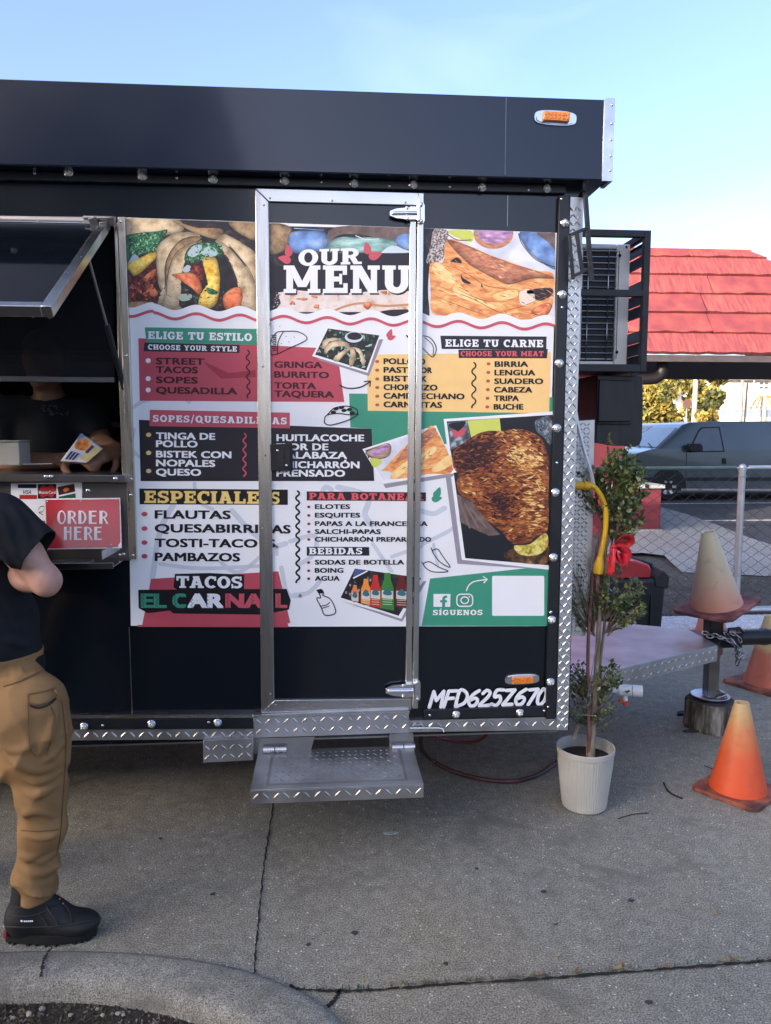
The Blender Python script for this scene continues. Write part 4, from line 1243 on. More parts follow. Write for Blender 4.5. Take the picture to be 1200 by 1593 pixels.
def brush(s, x0, base, wd, h, th, m, z, slope, shear):
    adv = {'M': .78, 'F': .60, 'D': .66, 'Z': .64, '7': .54}; W = sum(adv.get(c, .62) for c in s) - .1; x = 0
    for ch in s:
        for st in BR[ch]:
            P = smooth_open(st, 6) if ch in 'D6250' else st
            P = [(x0 + (x + a) / W * wd + b * h * shear, base + slope * (x + a) / W * wd - b * h) for a, b in P]
            for p_, q_ in zip(P, P[1:]): line([p_, q_], th, m, z); z += .000008
        x += adv.get(ch, .62)
# ---- white sheet, photo band on top with its wavy edge
def wave(x, off=0.0): return 477.3 + (x - 238) * .029 + off - 4.6 * cos(2 * pi * (x - 238) / 68.0) - (2 if x < 240 else 0)
xs_ = [194 + i * 2 for i in range(340)]
poly([(194, 338), (866.5, 362), (849, 974), (655, 974.5), (420, 975), (203.5, 973.5)], WHITEV, 0.0, 'menu_backing')
LB, LM, LT = .0004, .0008, .0016       # banners, mid layers, lettering
# watermark outlines, very pale
for P, wd in (([(30, 640), (120, 590), (330, 560), (420, 600)], 6), ([(40, 790), (30, 930), (120, 1010)], 5)):
    line(smooth_open(zA(P), 6), wd, A_WM, .0002, 'menu_banners')
for P, wd in (([(300, 150), (210, 330), (160, 640)], 9), ([(690, 190), (820, 330), (960, 420), (1050, 410)], 8), ([(600, 520), (740, 600), (960, 430), (990, 480)], 6), ([(210, 545), (480, 575), (860, 560)], 6), ([(1020, 570), (1060, 740), (1150, 760)], 7), ([(440, 10), (460, 120), (560, 180)], 6)):
    line(smooth_open(zE(P), 6), wd, A_WM, .0002, 'menu_banners')
for P, wd in (([(60, 460), (250, 420), (240, 560), (130, 640)], 7), ([(700, 480), (850, 700)], 6), ([(380, 60), (330, 40), (300, 110)], 8), ([(430, 40), (660, 110), (640, 250), (690, 330)], 9), ([(850, 580), (1080, 500)], 6), ([(300, 760), (200, 860), (80, 880), (10, 900)], 7)):
    line(smooth_open(zF(P), 6), wd, A_WM, .00022, 'menu_banners')
for P, wd in (([(70, 760), (160, 780), (240, 740)], 8), ([(80, 1000), (280, 900), (310, 860)], 6), ([(160, 1000), (190, 1150)], 5)):
    line(smooth_open(zTr(P), 6), wd, A_WM, .00024, 'menu_banners')
disc((500, 735), 22, 14, A_WM, .00025); disc((500, 735), 17, 10, WHITEV, .0003)
# ---- red box: choose your style
poly([(215.3, 526), (492, 541), (520, 566), (528, 569), (536, 625.4), (217.5, 623.4)], A_RED, LB)
poly(zA([(112, 85), (930, 97), (930, 207), (125, 190)]), A_GRN, LB + .0002); poly(zA([(110, 190), (768, 207), (768, 262), (104, 250)]), A_BLK, LB + .0001)
poly(zA([(520, 320), (690, 400), (880, 380), (880, 430), (640, 440), (540, 350)]), A_WMR, LB + .00005)
slabtext('ELIGE TU ESTILO', 230.4, 527.1, 162, 11.9, A_WHT, LT, .021); slabtext('CHOOSE YOUR STYLE', 230.4, 543.6, 138.4, 8, A_WHT, LT, .024, track=.12)
for s, b, w_ in (('STREET', 566.5, 75.8), ('TACOS', 579.9, 65.2), ('SOPES', 595.8, 65), ('QUESADILLA', 611.8, 126.5)): sans(s, 242.8, b, w_, 10.2, A_DRED, LT, .015)
for y in (561, 589, 606.5): disc((230.8, y), 4.1, 3.9, A_WHT, LT)
squig(385.6, 545, 387, 619, 2.4, 15, 2.2, A_DRED, LT)
for s, b, w_ in (('GRINGA', 571.9, 75), ('BURRITO', 587.3, 85.4), ('TORTA', 604.4, 65), ('TAQUERA', 617.3, 93)): sans(s, 426.8, b, w_, 10, A_DRED, LT, .015)
# ---- black box: sopes / quesadillas
poly([(216.2, 653), (578.3, 667), (582.5, 748.3), (219, 748.5)], A_BLK, LB)
poly(zA([(148, 655), (1116, 675), (1116, 783), (145, 768)]), A_RED2, LB + .0001)
slabtext('SOPES/QUESADILL', 237.8, 656, 171, 10.6, A_WHT, LT, .019, track=.14); slabtext('AS', 423.5, 659.8, 23, 10.6, A_WHT, LT, .019, track=.14)
for s, b, w_ in (('TINGA DE', 683.2, 92.3), ('POLLO', 695.4, 65), ('BISTEK CON', 711.6, 117.5), ('NOPALES', 725.3, 92.3), ('QUESO', 739.4, 70.4)): sans(s, 242.8, b, w_, 10.6, A_WHT, LT, .012)
for y in (676.3, 704.4, 732.6): disc((231.5, y), 4.1, 3.4, A_TAN, LT)
squig(380.8, 674.5, 380.6, 741, 2.2, 14.5, 2.3, A_RED2, LT)
for s, b, w_ in (('HUITLACOCHE', 686.1, 136.7), ('FLOR DE', 700.2, 81), ('CALABAZA', 713.2, 110), ('CHICHARRÓN', 728, 129.4), ('PRENSADO', 741.2, 107)): sans(s, 430.2, b, w_, 10.6, A_WHT, LT, .004)
# ---- green and sand: choose your meat
poly([(543.3, 612), (866, 618), (866, 655), (858, 885), (715, 690), (580, 694), (578, 667), (545.4, 665)], A_GRN, LB - .0002)
poly([(584, 551.5), (857.3, 548), (854.7, 642.7), (572.5, 639), (571.5, 584.8)], A_YEL, LB)
poly(zC([(470, 83), (1090, 88), (1088, 163), (478, 160)]), A_BLK, LB + .0002); poly(zC([(575, 165), (1097, 160), (1092, 215), (578, 213)]), A_BLK, LB + .0001)
slabtext('ELIGE TU CARNE', 692.8, 539.2, 152.5, 11.4, A_WHT, LT, .006); slabtext('CHOOSE YOUR MEAT', 716.8, 554.1, 129, 8, flat('coral', (222, 92, 98)), LT, .0, track=.12)
for i, (s, w_, s2, x2, w2) in enumerate((('POLLO', 49, 'O', 652, 10), ('PAST', 38.5, 'OR', 654.5, 18), ('BISTE', 50, 'K', 655.5, 8.5), ('CHOR', 42, 'IZO', 655, 26), ('CAMP', 43, 'ECHANO', 655, 68), ('CARN', 43, 'ITAS', 655, 33))):
    sans(s, 596.8, 566.3 + 13.45 * i, w_, 9.0, A_INK, LT, .009); sans(s2, x2, 566.9 + 13.45 * i, w2, 9.0, A_INK, LT, .009); disc((587, 562.3 + 13.5 * i), 3.2, 2.4, flat('terracotta', (188, 92, 66)), LT)
for i, (s, w_) in enumerate((('BIRRIA', 52.5), ('LENGUA', 63.7), ('SUADERO', 76.5), ('CABEZA', 59.7), ('TRIPA', 39.2), ('BUCHE', 46.4))):
    sans(s, 769.6 - .3 * i, 570.6 + 13.3 * i, w_, 8.7, A_INK, LT, .003); disc((760.3 - .4 * i, 565.9 + 13.4 * i), 3.0, 2.4, flat('terracotta', (188, 92, 66)), LT)
squig(737.5, 564, 737.2, 634, 3, 18.5, 2.2, A_INK, LT)
# ---- specials
poly(zE([(72, 43), (1063, 50), (1063, 152), (75, 148)]), A_INK, LB); slabtext('ESPECIALE', 224.5, 782.3, 179, 19, A_GOLD, LT, .008, track=.07); slabtext('S', 421.5, 784, 14, 19, A_GOLD, LT, .008)
for s, b, w_ in (('FLAUTAS', 806.8, 118.5), ('QUESABIRRI', 828.2, 161), ('TOSTI-TACO', 851, 160), ('PAMBAZOS', 872.8, 133)): sans(s, 240.8, b, w_, 13.2, A_INK, LT, .006)
sans('AS', 422, 829.8, 30.5, 13.2, A_INK, LT, .006); sans('S', 416, 852, 12.5, 13.2, A_INK, LT, .006)
for y in (799.7, 822.1, 844, 865.2): disc((225, y), 4.7, 3.6, A_RED, LT)
squig(463.2, 764, 463.6, 906, 2.6, 14.5, 2.9, A_INK, LT)
poly(zE([(150, 645), (1000, 595), (1030, 720), (1080, 940), (1062, 942), (1070, 968), (62, 965), (62, 952), (92, 952)]), A_RED, LB - .0001)
poly(zE([(310, 612), (540, 606), (772, 618), (770, 725), (560, 730), (330, 722), (300, 700)]), A_INK, LB + .0001)
slabtext('TACOS', 274.7, 914.4, 102.7, 18.4, A_WHT, LT, .008, track=.05)
poly(zE([(65, 718), (1055, 712), (1083, 790), (1070, 850), (900, 884), (620, 880), (300, 876), (276, 856), (130, 874), (68, 840)]), A_INK, LB + .0002)
for s, x, w_, m in (('EL', 218.9, 41, A_GRN), ('C', 268, 22, A_GRN), ('AR', 291.5, 57, A_WHT), ('NA', 350.5, 60, A_RED2), ('L', 428.5, 19, A_RED2)):
    sans(s, x, 945.6, w_, 22.6, m, LT, .008, bold=.09)
for x in (222, 244, 272, 298, 322, 354, 392, 433):          # zigzag cut into the letters
    line([(x + (2.2 if k % 2 else -1.2), 923.5 + 2.9 * k + .01 * (x - 218)) for k in range(8)], .9, A_INK, LT + .0002, cap=False)
# ---- snacks and drinks
poly(zF([(187, 72), (1115, 80), (1115, 148), (187, 143)]), A_BLK, LB); slabtext('PARA BOTANEAR', 481, 776.8, 178, 10.4, flat('coral', (222, 92, 98)), LT, .008, track=.1)
for (s, w_), b in zip((('ELOTES', 55), ('ESQUITES', 70.6), ('PAPAS A LA FRANCE', 143), ('SALCHI-PAPAS', 102.6), ('CHICHARRÓN PREPAR', 143)), (791.7, 805, 818.1, 830.5, 842.5)):
    sans(s, 490, b, w_, 7.4, A_INK, LT, .002); disc((480.6, b - 3.2), 2.5, 2.1, flat('wine', (150, 40, 60)), LT)
sans('SA', 648.5, 818.3, 17, 7.4, A_INK, LT); sans('DO', 653, 842.8, 18, 7.4, A_INK, LT)
poly(zF([(187, 503), (672, 505), (675, 572), (187, 572)]), A_BLK, LB); slabtext('BEBIDAS', 481, 862.3, 83, 10.2, A_WHT, LT, 0, track=.1)
for (s, w_), b in zip((('SODAS DE BOTELLA', 139), ('BOING', 44.6), ('AGUA', 38.8)), (878.3, 891, 903.4)):
    sans(s, 490, b, w_, 7.5, A_INK, LT, 0); disc((480.4, b - 3.2), 2.5, 2.1, flat('wine', (150, 40, 60)), LT)
# ---- follow us
poly(zG([(135, 185), (680, 127), (870, 105), (985, 118), (975, 525), (75, 525)]), A_GRN, LB)
def rrect(x0, y0, x1, y1, r, n=5):
    P = []
    for cx, cy, a in ((x1 - r, y0 + r, -90), (x1 - r, y1 - r, 0), (x0 + r, y1 - r, 90), (x0 + r, y0 + r, 180)):
        for k in range(n + 1): P.append((cx + r * cos(radians(a + 90 * k / n)), cy + r * sin(radians(a + 90 * k / n))))
    return P
poly(rrect(765.8, 895.7, 847, 958, 2.5), A_WHT, LM)
poly(zG([(160, 295), (282, 295), (280, 388), (160, 388)]), A_WHT, LM)
poly(zG([(222, 388), (222, 356), (207, 356), (207, 340), (222, 340), (223, 326), (230, 313), (243, 307), (258, 307), (258, 321), (248, 323), (243, 329), (243, 340), (257, 340), (255, 356), (243, 356), (243, 388)]), A_GRN, LT)
ring = rrect(711, 924.3, 735.5, 943.2, 6)
line(ring + [ring[0]], 2.0, A_WHT, LT, cap=False)
line([(723.2 + 6 * cos(k * .3), 933.7 + 5.2 * sin(k * .3)) for k in range(22)], 1.9, A_WHT, LT, cap=False); disc((730.3, 928.2), 1.2, 1, A_WHT, LT)
slabtext('SÍGUENOS', 673.6, 956.9, 77.4, 8.2, A_WHT, LT, -.002, track=.12)
line(smooth_open(zG([(397, 270), (412, 235), (455, 205), (540, 192)]), 6), 1.9, A_WHT, LT); line(zG([(518, 172), (547, 190), (522, 214)]), 1.9, A_WHT, LT)
brush('MFD625Z670', 668, 1100.2, 181, 24.5, 5.3, A_WHT, LT, -.028, .22)
# ---- little drawings
def sketch(P, z=LT, wd=1.4, f=zB, n=5, m=A_INK): line(smooth_open(f(P), n), wd, m, z)
sketch([(150, 122), (260, 125), (325, 180), (200, 245), (105, 290), (60, 292), (52, 240), (60, 180), (100, 130), (150, 122)]); sketch([(150, 122), (110, 200), (105, 290)])
for k in range(9): sketch([(62 + 6 * (k % 3), 150 + 14 * k), (80 + 5 * (k % 2), 158 + 13 * k), (95, 150 + 14 * k)], wd=1.5)
for x, y in ((170, 160), (230, 165), (135, 212), (190, 200), (122, 85)): disc(zB([(x, y)])[0], .7, .7, A_INK, LT)
sketch([(455, 800), (470, 750), (560, 735), (640, 745), (710, 740), (620, 790), (500, 822), (455, 805)], wd=1.7); sketch([(480, 742), (530, 695), (620, 680), (690, 700), (705, 730)], wd=1.7)
for x, y in ((540, 700), (580, 690), (640, 705), (600, 712), (660, 730), (520, 725)): poly(smooth_closed(zB([(x - 18, y), (x, y - 12), (x + 24, y - 4), (x + 14, y + 10), (x - 8, y + 12)]), 3), A_INK, LT + .0001, 'menu_lettering')
sketch([(570, 525), (630, 547), (720, 540), (795, 500)], wd=2); line(zB([(755, 497), (800, 492), (795, 532)]), 2, A_INK, LT)
sketch([(310, 85), (400, 90), (445, 150), (425, 208), (370, 160), (300, 110), (270, 80), (300, 100)], f=zC, wd=1.4); sketch([(380, 95), (425, 140), (428, 200)], f=zC, wd=1.2)
sketch([(265, 842), (300, 835), (318, 862), (312, 880), (365, 905), (400, 960), (408, 1020), (330, 1035), (300, 975), (265, 905), (295, 900), (285, 870)], f=zF, wd=1.6); poly(zF([(262, 842), (300, 832), (318, 862), (280, 868)]), A_INK, LT + .0001, 'menu_lettering')
sketch([(290, 965), (340, 955), (365, 935)], f=zF, wd=1.3); sketch([(310, 980), (360, 965)], f=zF, wd=1.3)
sketch([(150, 1045), (190, 1035), (225, 1085), (280, 1165), (210, 1130), (165, 1075), (150, 1045), (142, 1025)], f=zTr, wd=1.5); sketch([(85, 1140), (130, 1125), (200, 1165), (265, 1195), (160, 1198), (105, 1170), (85, 1140), (76, 1130)], f=zTr, wd=1.5)
def drop(c, r, ang, m, z, g='menu_banners'):
    P = [(0, -1.25), (.55, -.45), (.62, .25), (.2, .75), (-.35, .7), (-.62, .2), (-.45, -.4)]
    a = radians(ang); poly(smooth_closed([(c[0] + r * (x * cos(a) - y * sin(a)), c[1] + r * (x * sin(a) + y * cos(a))) for x, y in P], 4), m, z, g)
drop((606, 520), 7, 20, A_RED2, LM); drop((608, 525), 6.5, 75, A_RED2, LM + .0001)
drop((680, 768), 9, 25, A_GRN, LM); drop((678, 776), 8, 80, A_GRN, LM + .0001)
# ---- photographs: a tilted white print with grey shade, pictures laid in patches
def photo(outer, inner, m, z, shade=None, g='food_photo'):
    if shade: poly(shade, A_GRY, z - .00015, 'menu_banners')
    poly(outer, A_WHT, z, g); poly(inner, m, z + .0001, g)
def scaled(P, s, dx=0.0, dy=0.0):
    cx, cy = sum(p[0] for p in P) / len(P), sum(p[1] for p in P) / len(P)
    return [(cx + (x - cx) * s + dx, cy + (y - cy) * s + dy) for x, y in P]
SHADE_P = {}
def blobs(P, m, z, g='food_photo', n=4, deep=True):
    Q = smooth_closed(P, n) if len(P) > 3 else P
    if deep and m in LIT:          # the printed picture's own soft modelling: nested tones, edges slightly ragged
        for k, (sc, M_) in enumerate(zip((1.03, .965, .88, .77, .60, .36), LIT[m])):
            R_ = scaled(Q, sc, -.28 * k, -.42 * k)
            poly([(x + random.uniform(-.45, .45), y + random.uniform(-.45, .45)) for x, y in R_], M_, z + .000007 * k, g)
    else: poly(Q, m, z, g)
def inside(p, P):
    x, y = p; c = False; j = len(P) - 1
    for i in range(len(P)):
        if (P[i][1] > y) != (P[j][1] > y) and x < (P[j][0] - P[i][0]) * (y - P[i][1]) / (P[j][1] - P[i][1]) + P[i][0]: c = not c
        j = i
    return c
def scatter(P, n, ms, l, wd, z, ang=0.0, aj=.5, g='food_photo', sel=None, dz=.0004):
    x0, x1 = min(p[0] for p in P), max(p[0] for p in P); y0, y1 = min(p[1] for p in P), max(p[1] for p in P)
    k = 0
    for _ in range(n * 12):
        if k >= n: break
        p = (random.uniform(x0, x1), random.uniform(y0, y1))
        if not inside(p, P): continue
        k += 1
        a = (ang(p) if callable(ang) else ang) + random.gauss(0, aj); ll = l * random.uniform(.5, 1.5); ww = wd * random.uniform(.5, 1.4)
        m = sel(p) if sel else random.choice(ms)
        Q = [(-ll, 0), (-ll * .3, -ww), (ll * .5, -ww * .8), (ll, ww * .2), (ll * .2, ww)]
        Q = [(p[0] + x * cos(a) - y * sin(a), p[1] + x * sin(a) + y * cos(a)) for x, y in Q]
        if all(inside(q, P) for q in Q): poly(Q, m, z + random.uniform(0, dz), g)
def flatf(n, c): return flat(n, c)
PZ = .0005
# left band: tacos
G = 'food_photo_tacos'
poly([(194.5, 338)] + [(194.5, 480)] + [(x, wave(x)) for x in xs_ if 196 <= x <= 408] + [(408, 345)], F_DARK, PZ, G)
blobs(zL([(20, 90), (400, 100), (470, 190), (300, 230), (140, 220), (20, 240)]), F_TORT, PZ + .0001, G); blobs(zL([(400, 120), (560, 170), (770, 180), (760, 240), (700, 255), (540, 200)]), F_TORTD, PZ + .00015, G)
blobs(zL([(840, 120), (1040, 110), (1040, 260), (960, 240), (880, 190)]), F_TORTD, PZ + .00012, G)
cil = zL([(25, 250), (120, 215), (280, 200), (350, 190), (300, 290), (265, 370), (150, 380), (30, 420)]); blobs(cil, F_GREEN, PZ + .0002, G)
blobs(zL([(50, 440), (90, 380), (130, 400), (120, 430), (60, 450)]), flatf('onion_white', (176, 196, 202)), PZ + .0003, G)
blobs(zL([(40, 460), (240, 360), (262, 400), (230, 440), (110, 540), (60, 500)]), F_PINE, PZ + .0003, G)
blobs(zL([(25, 560), (120, 530), (260, 420), (280, 560), (300, 690), (260, 770), (40, 760)]), F_STEW, PZ + .00025, G)
for P in ([(170, 560), (260, 490), (250, 550), (190, 590)], [(190, 660), (240, 630), (280, 680), (240, 710)], [(90, 720), (140, 670), (180, 700), (150, 730)]): blobs(zL(P), F_ORNG if P[0][0] != 90 else F_STEW, PZ + .00035, G)
blobs(zL([(40, 760), (150, 745), (270, 760), (250, 800), (40, 820)]), F_TORTD, PZ + .0003, G)
for k, (P, m) in enumerate([([(270, 380), (300, 290), (420, 215), (540, 215), (600, 245), (500, 280), (420, 340), (370, 430), (350, 560), (345, 680), (330, 760), (275, 760), (320, 690), (285, 600)], F_TORT),
             ([(335, 600), (340, 440), (390, 340), (470, 260), (580, 240), (610, 260), (500, 310), (430, 390), (380, 480), (350, 620), (330, 640)], F_TORTD),
             ([(330, 800), (340, 640), (380, 460), (430, 380), (520, 310), (620, 275), (560, 330), (500, 420), (470, 520), (455, 660), (470, 800)], F_TORT),
             ([(740, 270), (800, 225), (880, 260), (960, 310), (1040, 390), (1040, 620), (1000, 520), (930, 420), (840, 320)], F_TORT),
             ([(730, 280), (800, 300), (900, 400), (990, 520), (1040, 660), (1040, 820), (920, 790), (915, 640), (860, 480), (800, 360)], F_TORT)]):
    blobs(zL(P), m, PZ + .0003 + .00006 * k, G)
for P in ([(348, 700), (352, 560), (385, 430), (440, 350), (560, 275)], [(338, 620), (342, 450), (392, 335), (480, 262), (590, 240)], [(905, 640), (855, 490), (790, 370), (735, 300)], [(1035, 600), (985, 490), (905, 390), (830, 300)]):
    line(smooth_open(zL(P), 6), 1.0, flatf('fold_line', (82, 62, 46)), PZ + .00066, G, cap=False)
blobs(zL([(470, 520), (520, 420), (600, 330), (720, 300), (790, 380), (850, 500), (900, 640), (800, 800), (470, 800), (460, 660)]), F_DARK, PZ + .0006, G)
blobs(zL([(490, 430), (520, 330), (600, 290), (740, 290), (780, 340), (770, 400), (640, 420), (560, 440)]), F_GREEN, PZ + .00065, G)
for P in ([(510, 370), (560, 310), (620, 310), (590, 380), (540, 400)], [(620, 370), (660, 320), (720, 330), (740, 380), (680, 400)], [(470, 500), (510, 460), (545, 490), (500, 520)]): blobs(zL(P), flatf('onion_white', (176, 196, 202)), PZ + .0007, G)
blobs(zL([(520, 480), (600, 450), (640, 520), (610, 600), (550, 560)]), F_STEW, PZ + .00068, G)
blobs(zL([(395, 535), (520, 520), (590, 560), (620, 640), (600, 690), (540, 640), (470, 590), (420, 560)]), F_ORNG, PZ + .00072, G)
blobs(zL([(630, 410), (720, 410), (750, 480), (760, 600), (740, 740), (690, 790), (600, 780), (610, 700), (670, 640), (650, 520)]), F_PINE, PZ + .00076, G)
blobs(zL([(665, 640), (740, 665), (730, 690), (670, 680)]), F_GREEN, PZ + .0008, G); blobs(zL([(450, 690), (540, 690), (530, 730), (460, 740)]), flatf('pale_leaf', (170, 190, 170)), PZ + .00076, G)
blobs(zL([(790, 700), (870, 640), (930, 650), (920, 780), (810, 805)]), F_ORNG, PZ + .00074, G)
scatter(zL([(480, 430), (520, 320), (620, 280), (780, 300), (800, 400), (640, 430)]), 60, [flatf('leaf_dark', (30, 84, 58)), flatf('leaf_mid', (70, 132, 92)), flatf('leaf_pale', (150, 190, 160))], 2.0, 1.0, PZ + .0007, 0, 3, G)
scatter(zL([(25, 250), (120, 215), (280, 200), (350, 190), (300, 290), (265, 370), (150, 380), (30, 420)]), 90, [flatf('leaf_dark', (30, 84, 58)), flatf('leaf_black', (14, 40, 32)), flatf('leaf_mid', (70, 132, 92)), flatf('leaf_pale', (150, 190, 160))], 2.2, 1.1, PZ + .0003, 0, 3, G)
scatter(zL([(470, 640), (600, 650), (760, 560), (800, 620), (780, 800), (480, 800)]), 40, [F_DARK, flatf('leaf_mid', (70, 132, 92)), F_STEW], 2.4, 1.1, PZ + .0007, 0, 3, G)
scatter(zL([(330, 800), (340, 640), (380, 460), (460, 360), (480, 520), (455, 660), (470, 800)]), 22, [flatf('toast', (120, 84, 56))], .9, .6, PZ + .0006, 0, 3, G)
scatter(zL([(800, 330), (980, 480), (1030, 800), (930, 790)]), 24, [flatf('toast', (120, 84, 56)), F_ORNG], .9, .6, PZ + .0007, 0, 3, G)
scatter(zL([(30, 560), (280, 450), (290, 690), (250, 760), (40, 760)]), 60, [F_DARK, F_ORNG, F_STEW, flatf('glaze', (120, 70, 66))], 3.0, 1.2, PZ + .0003, .4, 1, G)
# middle band: slate with bread, plates, title
poly([(408, 351)] + [(x, wave(x)) for x in xs_ if 406 <= x <= 652] + [(652, 356)], F_DARK, PZ, G)
blobs(zD([(30, 100), (200, 110), (190, 190), (160, 280), (40, 300)]), F_TORTD, PZ + .0001, G); blobs(zD([(190, 240), (200, 160), (300, 140), (450, 150), (480, 240), (420, 290), (220, 300)]), F_BLUE, PZ + .0001, G)
line(zD([(230, 120), (320, 125), (450, 135)]), 1.4, F_BLUE, PZ + .0001, G)
blobs(zD([(540, 110), (1100, 112), (1100, 190), (980, 230), (760, 170), (560, 170), (480, 250)]), F_BROWN, PZ + .00008, G)
blobs(zD([(480, 250), (560, 190), (700, 190), (860, 190), (1000, 230), (980, 280), (820, 300), (500, 300)]), F_MINT, PZ + .00012, G); blobs(zD([(880, 300), (960, 250), (1080, 280), (1090, 302), (900, 305)]), flatf('pale_cloth', (206, 220, 226)), PZ + .0002, G)
blobs(zD([(985, 210), (1020, 170), (1100, 165), (1100, 280), (1020, 260)]), F_BLUE, PZ + .00022, G); line(zD([(690, 175), (760, 205), (860, 200)]), 1.6, flatf('pale_cloth', (206, 220, 226)), PZ + .0002, G)
poly(zD([(440, 310), (1100, 304), (1100, 590), (60, 600), (60, 400), (240, 400), (250, 330)]), A_BLK, PZ + .00026, G)
poly(zD([(110, 600), (230, 580), (520, 610), (700, 600), (900, 580), (1100, 590), (1100, 730), (1000, 730), (860, 745), (80, 745), (130, 680)]), F_FLAT, PZ + .0003, G)
for P in ([(250, 650), (330, 645), (310, 660)], [(200, 690), (220, 665), (240, 690)], [(375, 710), (410, 690), (415, 715), (395, 720)], [(745, 700), (780, 670), (810, 690), (780, 725)], [(360, 630), (400, 630), (395, 645)], [(880, 600), (920, 590), (915, 615)]): blobs(zD(P) if len(P) > 3 else zD(P + [P[0]]), F_ORNG, PZ + .0004, G)
line(smooth_open(zD([(520, 740), (620, 700), (740, 680), (900, 700), (1090, 690)]), 5), 3.5, flatf('crust_line', (196, 146, 104)), PZ + .0004, G)
blobs(zD([(860, 750), (940, 730), (1100, 728), (1100, 760), (960, 775)]), A_BLK, PZ + .00042, G)
scatter(zD([(90, 580), (150, 600), (120, 720), (60, 740)]), 40, [F_SALT], 1.2, .8, PZ + .0004, 0, 3, G)
TZ = LT + .0004
slabtext('OUR', 466, 416, 98, 25.2, A_BLK, TZ - .0003, -.032, track=.06); slabtext('OUR', 464.5, 413.8, 98.6, 25.2, A_WHT, TZ, -.032, track=.06)
slabtext('MENU', 443.5, 458.6, 198, 43, A_BLK, TZ - .0003, 0, track=.07); slabtext('MENU', 441.5, 456, 198, 43, A_WHT, TZ + .0003, 0, track=.07)
drop((449, 391.5), 9.5, -15, A_RED2, TZ); drop((445, 404), 10, -75, A_RED2, TZ + .0001); drop((571.5, 388), 9.5, -12, A_RED2, TZ); drop((582, 398), 10.5, 70, A_RED2, TZ + .0001)
# right band: crisp bread stack
poly([(652, 356)] + [(x, wave(x)) for x in xs_ if 650 <= x <= 866] + [(866, 363)], F_PLATE, PZ, G)
blobs(zR([(60, 175), (180, 180), (140, 380), (120, 600), (130, 800), (60, 800)]), F_DARK, PZ + .0001, G)
blobs(zR([(165, 170), (260, 180), (260, 260), (220, 390), (110, 410), (140, 290)]), F_SALT, PZ + .00015, G)
blobs(zR([(260, 180), (430, 180), (435, 260), (330, 230)]), A_LGRN, PZ + .00012, G); line(smooth_open(zR([(255, 200), (330, 245), (430, 245)]), 4), 1.4, A_INK, PZ + .00018, G)
disc(zR([(590, 200)])[0], 31, 24, F_WOOD, PZ + .0002, G, 28); disc(zR([(600, 190)])[0], 27, 17.5, F_ONION, PZ + .00025, G, 28)
line([(zR([(590, 195)])[0][0] + 30 * cos(a / 10), zR([(590, 195)])[0][1] + 21 * sin(a / 10)) for a in range(2, 30)], 2.2, F_ORNG, PZ + .0003, G, cap=False)
blobs(zR([(790, 180), (1060, 190), (1050, 445), (930, 400), (830, 310)]), F_BLUE, PZ + .00015, G); line(smooth_open(zR([(770, 200), (800, 280), (900, 390), (1050, 445)]), 5), 1.2, A_INK, PZ + .0003, G)
blobs(zR([(900, 190), (1060, 200), (1060, 330), (980, 260)]), F_BROWN, PZ + .00018, G)
bread = zR([(130, 440), (170, 400), (230, 400), (260, 240), (420, 290), (560, 350), (700, 400), (900, 465), (1020, 490), (1025, 640), (1000, 760), (940, 800), (760, 820), (480, 810), (300, 790), (150, 770), (140, 600)])
blobs(bread, F_BREAD, PZ + .00032, G)
blobs(zR([(270, 250), (420, 295), (560, 355), (700, 410), (960, 490), (1010, 520), (860, 520), (700, 560), (560, 500), (420, 420), (330, 330)]), F_CRUST, PZ + .0004, G)
for P, m in (([(150, 430), (200, 410), (300, 500), (320, 560), (240, 540), (170, 490)], F_CREAM), ([(300, 590), (340, 560), (420, 640), (600, 720), (590, 740), (440, 690), (320, 640)], F_CREAM), ([(780, 620), (860, 600), (890, 660), (870, 700), (790, 710)], flatf('cheese', (238, 222, 206))), ([(830, 610), (1000, 590), (1010, 640), (940, 680), (890, 670)], F_DARK), ([(280, 400), (330, 370), (365, 410), (300, 405)], A_BLK), ([(355, 490), (375, 520), (430, 555), (400, 560), (365, 540)], A_BLK), ([(500, 540), (515, 585), (500, 580)], A_BLK), ([(590, 640), (740, 600), (760, 650), (640, 680)], F_CREAM), ([(860, 760), (960, 700), (1010, 720), (960, 790)], F_ORNG)):
    blobs(zR(P) if len(P) > 3 else zR(P + [(505, 560)]), m, PZ + .00046, G)
for P in ([(140, 560), (420, 660), (620, 760), (780, 800)], [(230, 400), (420, 500), (560, 580), (860, 610)], [(150, 640), (400, 740), (560, 790)], [(640, 760), (800, 720), (1000, 640)], [(330, 600), (520, 680), (700, 690)]):
    line(smooth_open(zR(P), 6), 1.0, flatf('crease', (164, 84, 46)), PZ + .0005, G, taper=True)
scatter(bread, 150, [F_CREAM, F_ORNG, F_CRUST, flatf('crease', (164, 84, 46))], 5, .55, PZ + .0005, .38, .15, G)
# red ribbon under the wave
Lw = [(x, wave(x, 10.5)) for x in xs_ if x <= 864]; Rw = [(x, wave(x, 15.6)) for x in xs_ if x <= 864]
quadstrip(Lw, Rw, A_RED2, LM + .0003, 'menu_banners')
poly([(x, wave(x) - .6) for x in xs_ if x <= 866] + [(x, wave(x, 11)) for x in reversed(xs_) if x <= 866], WHITEV, PZ + .0012, 'menu_banners')
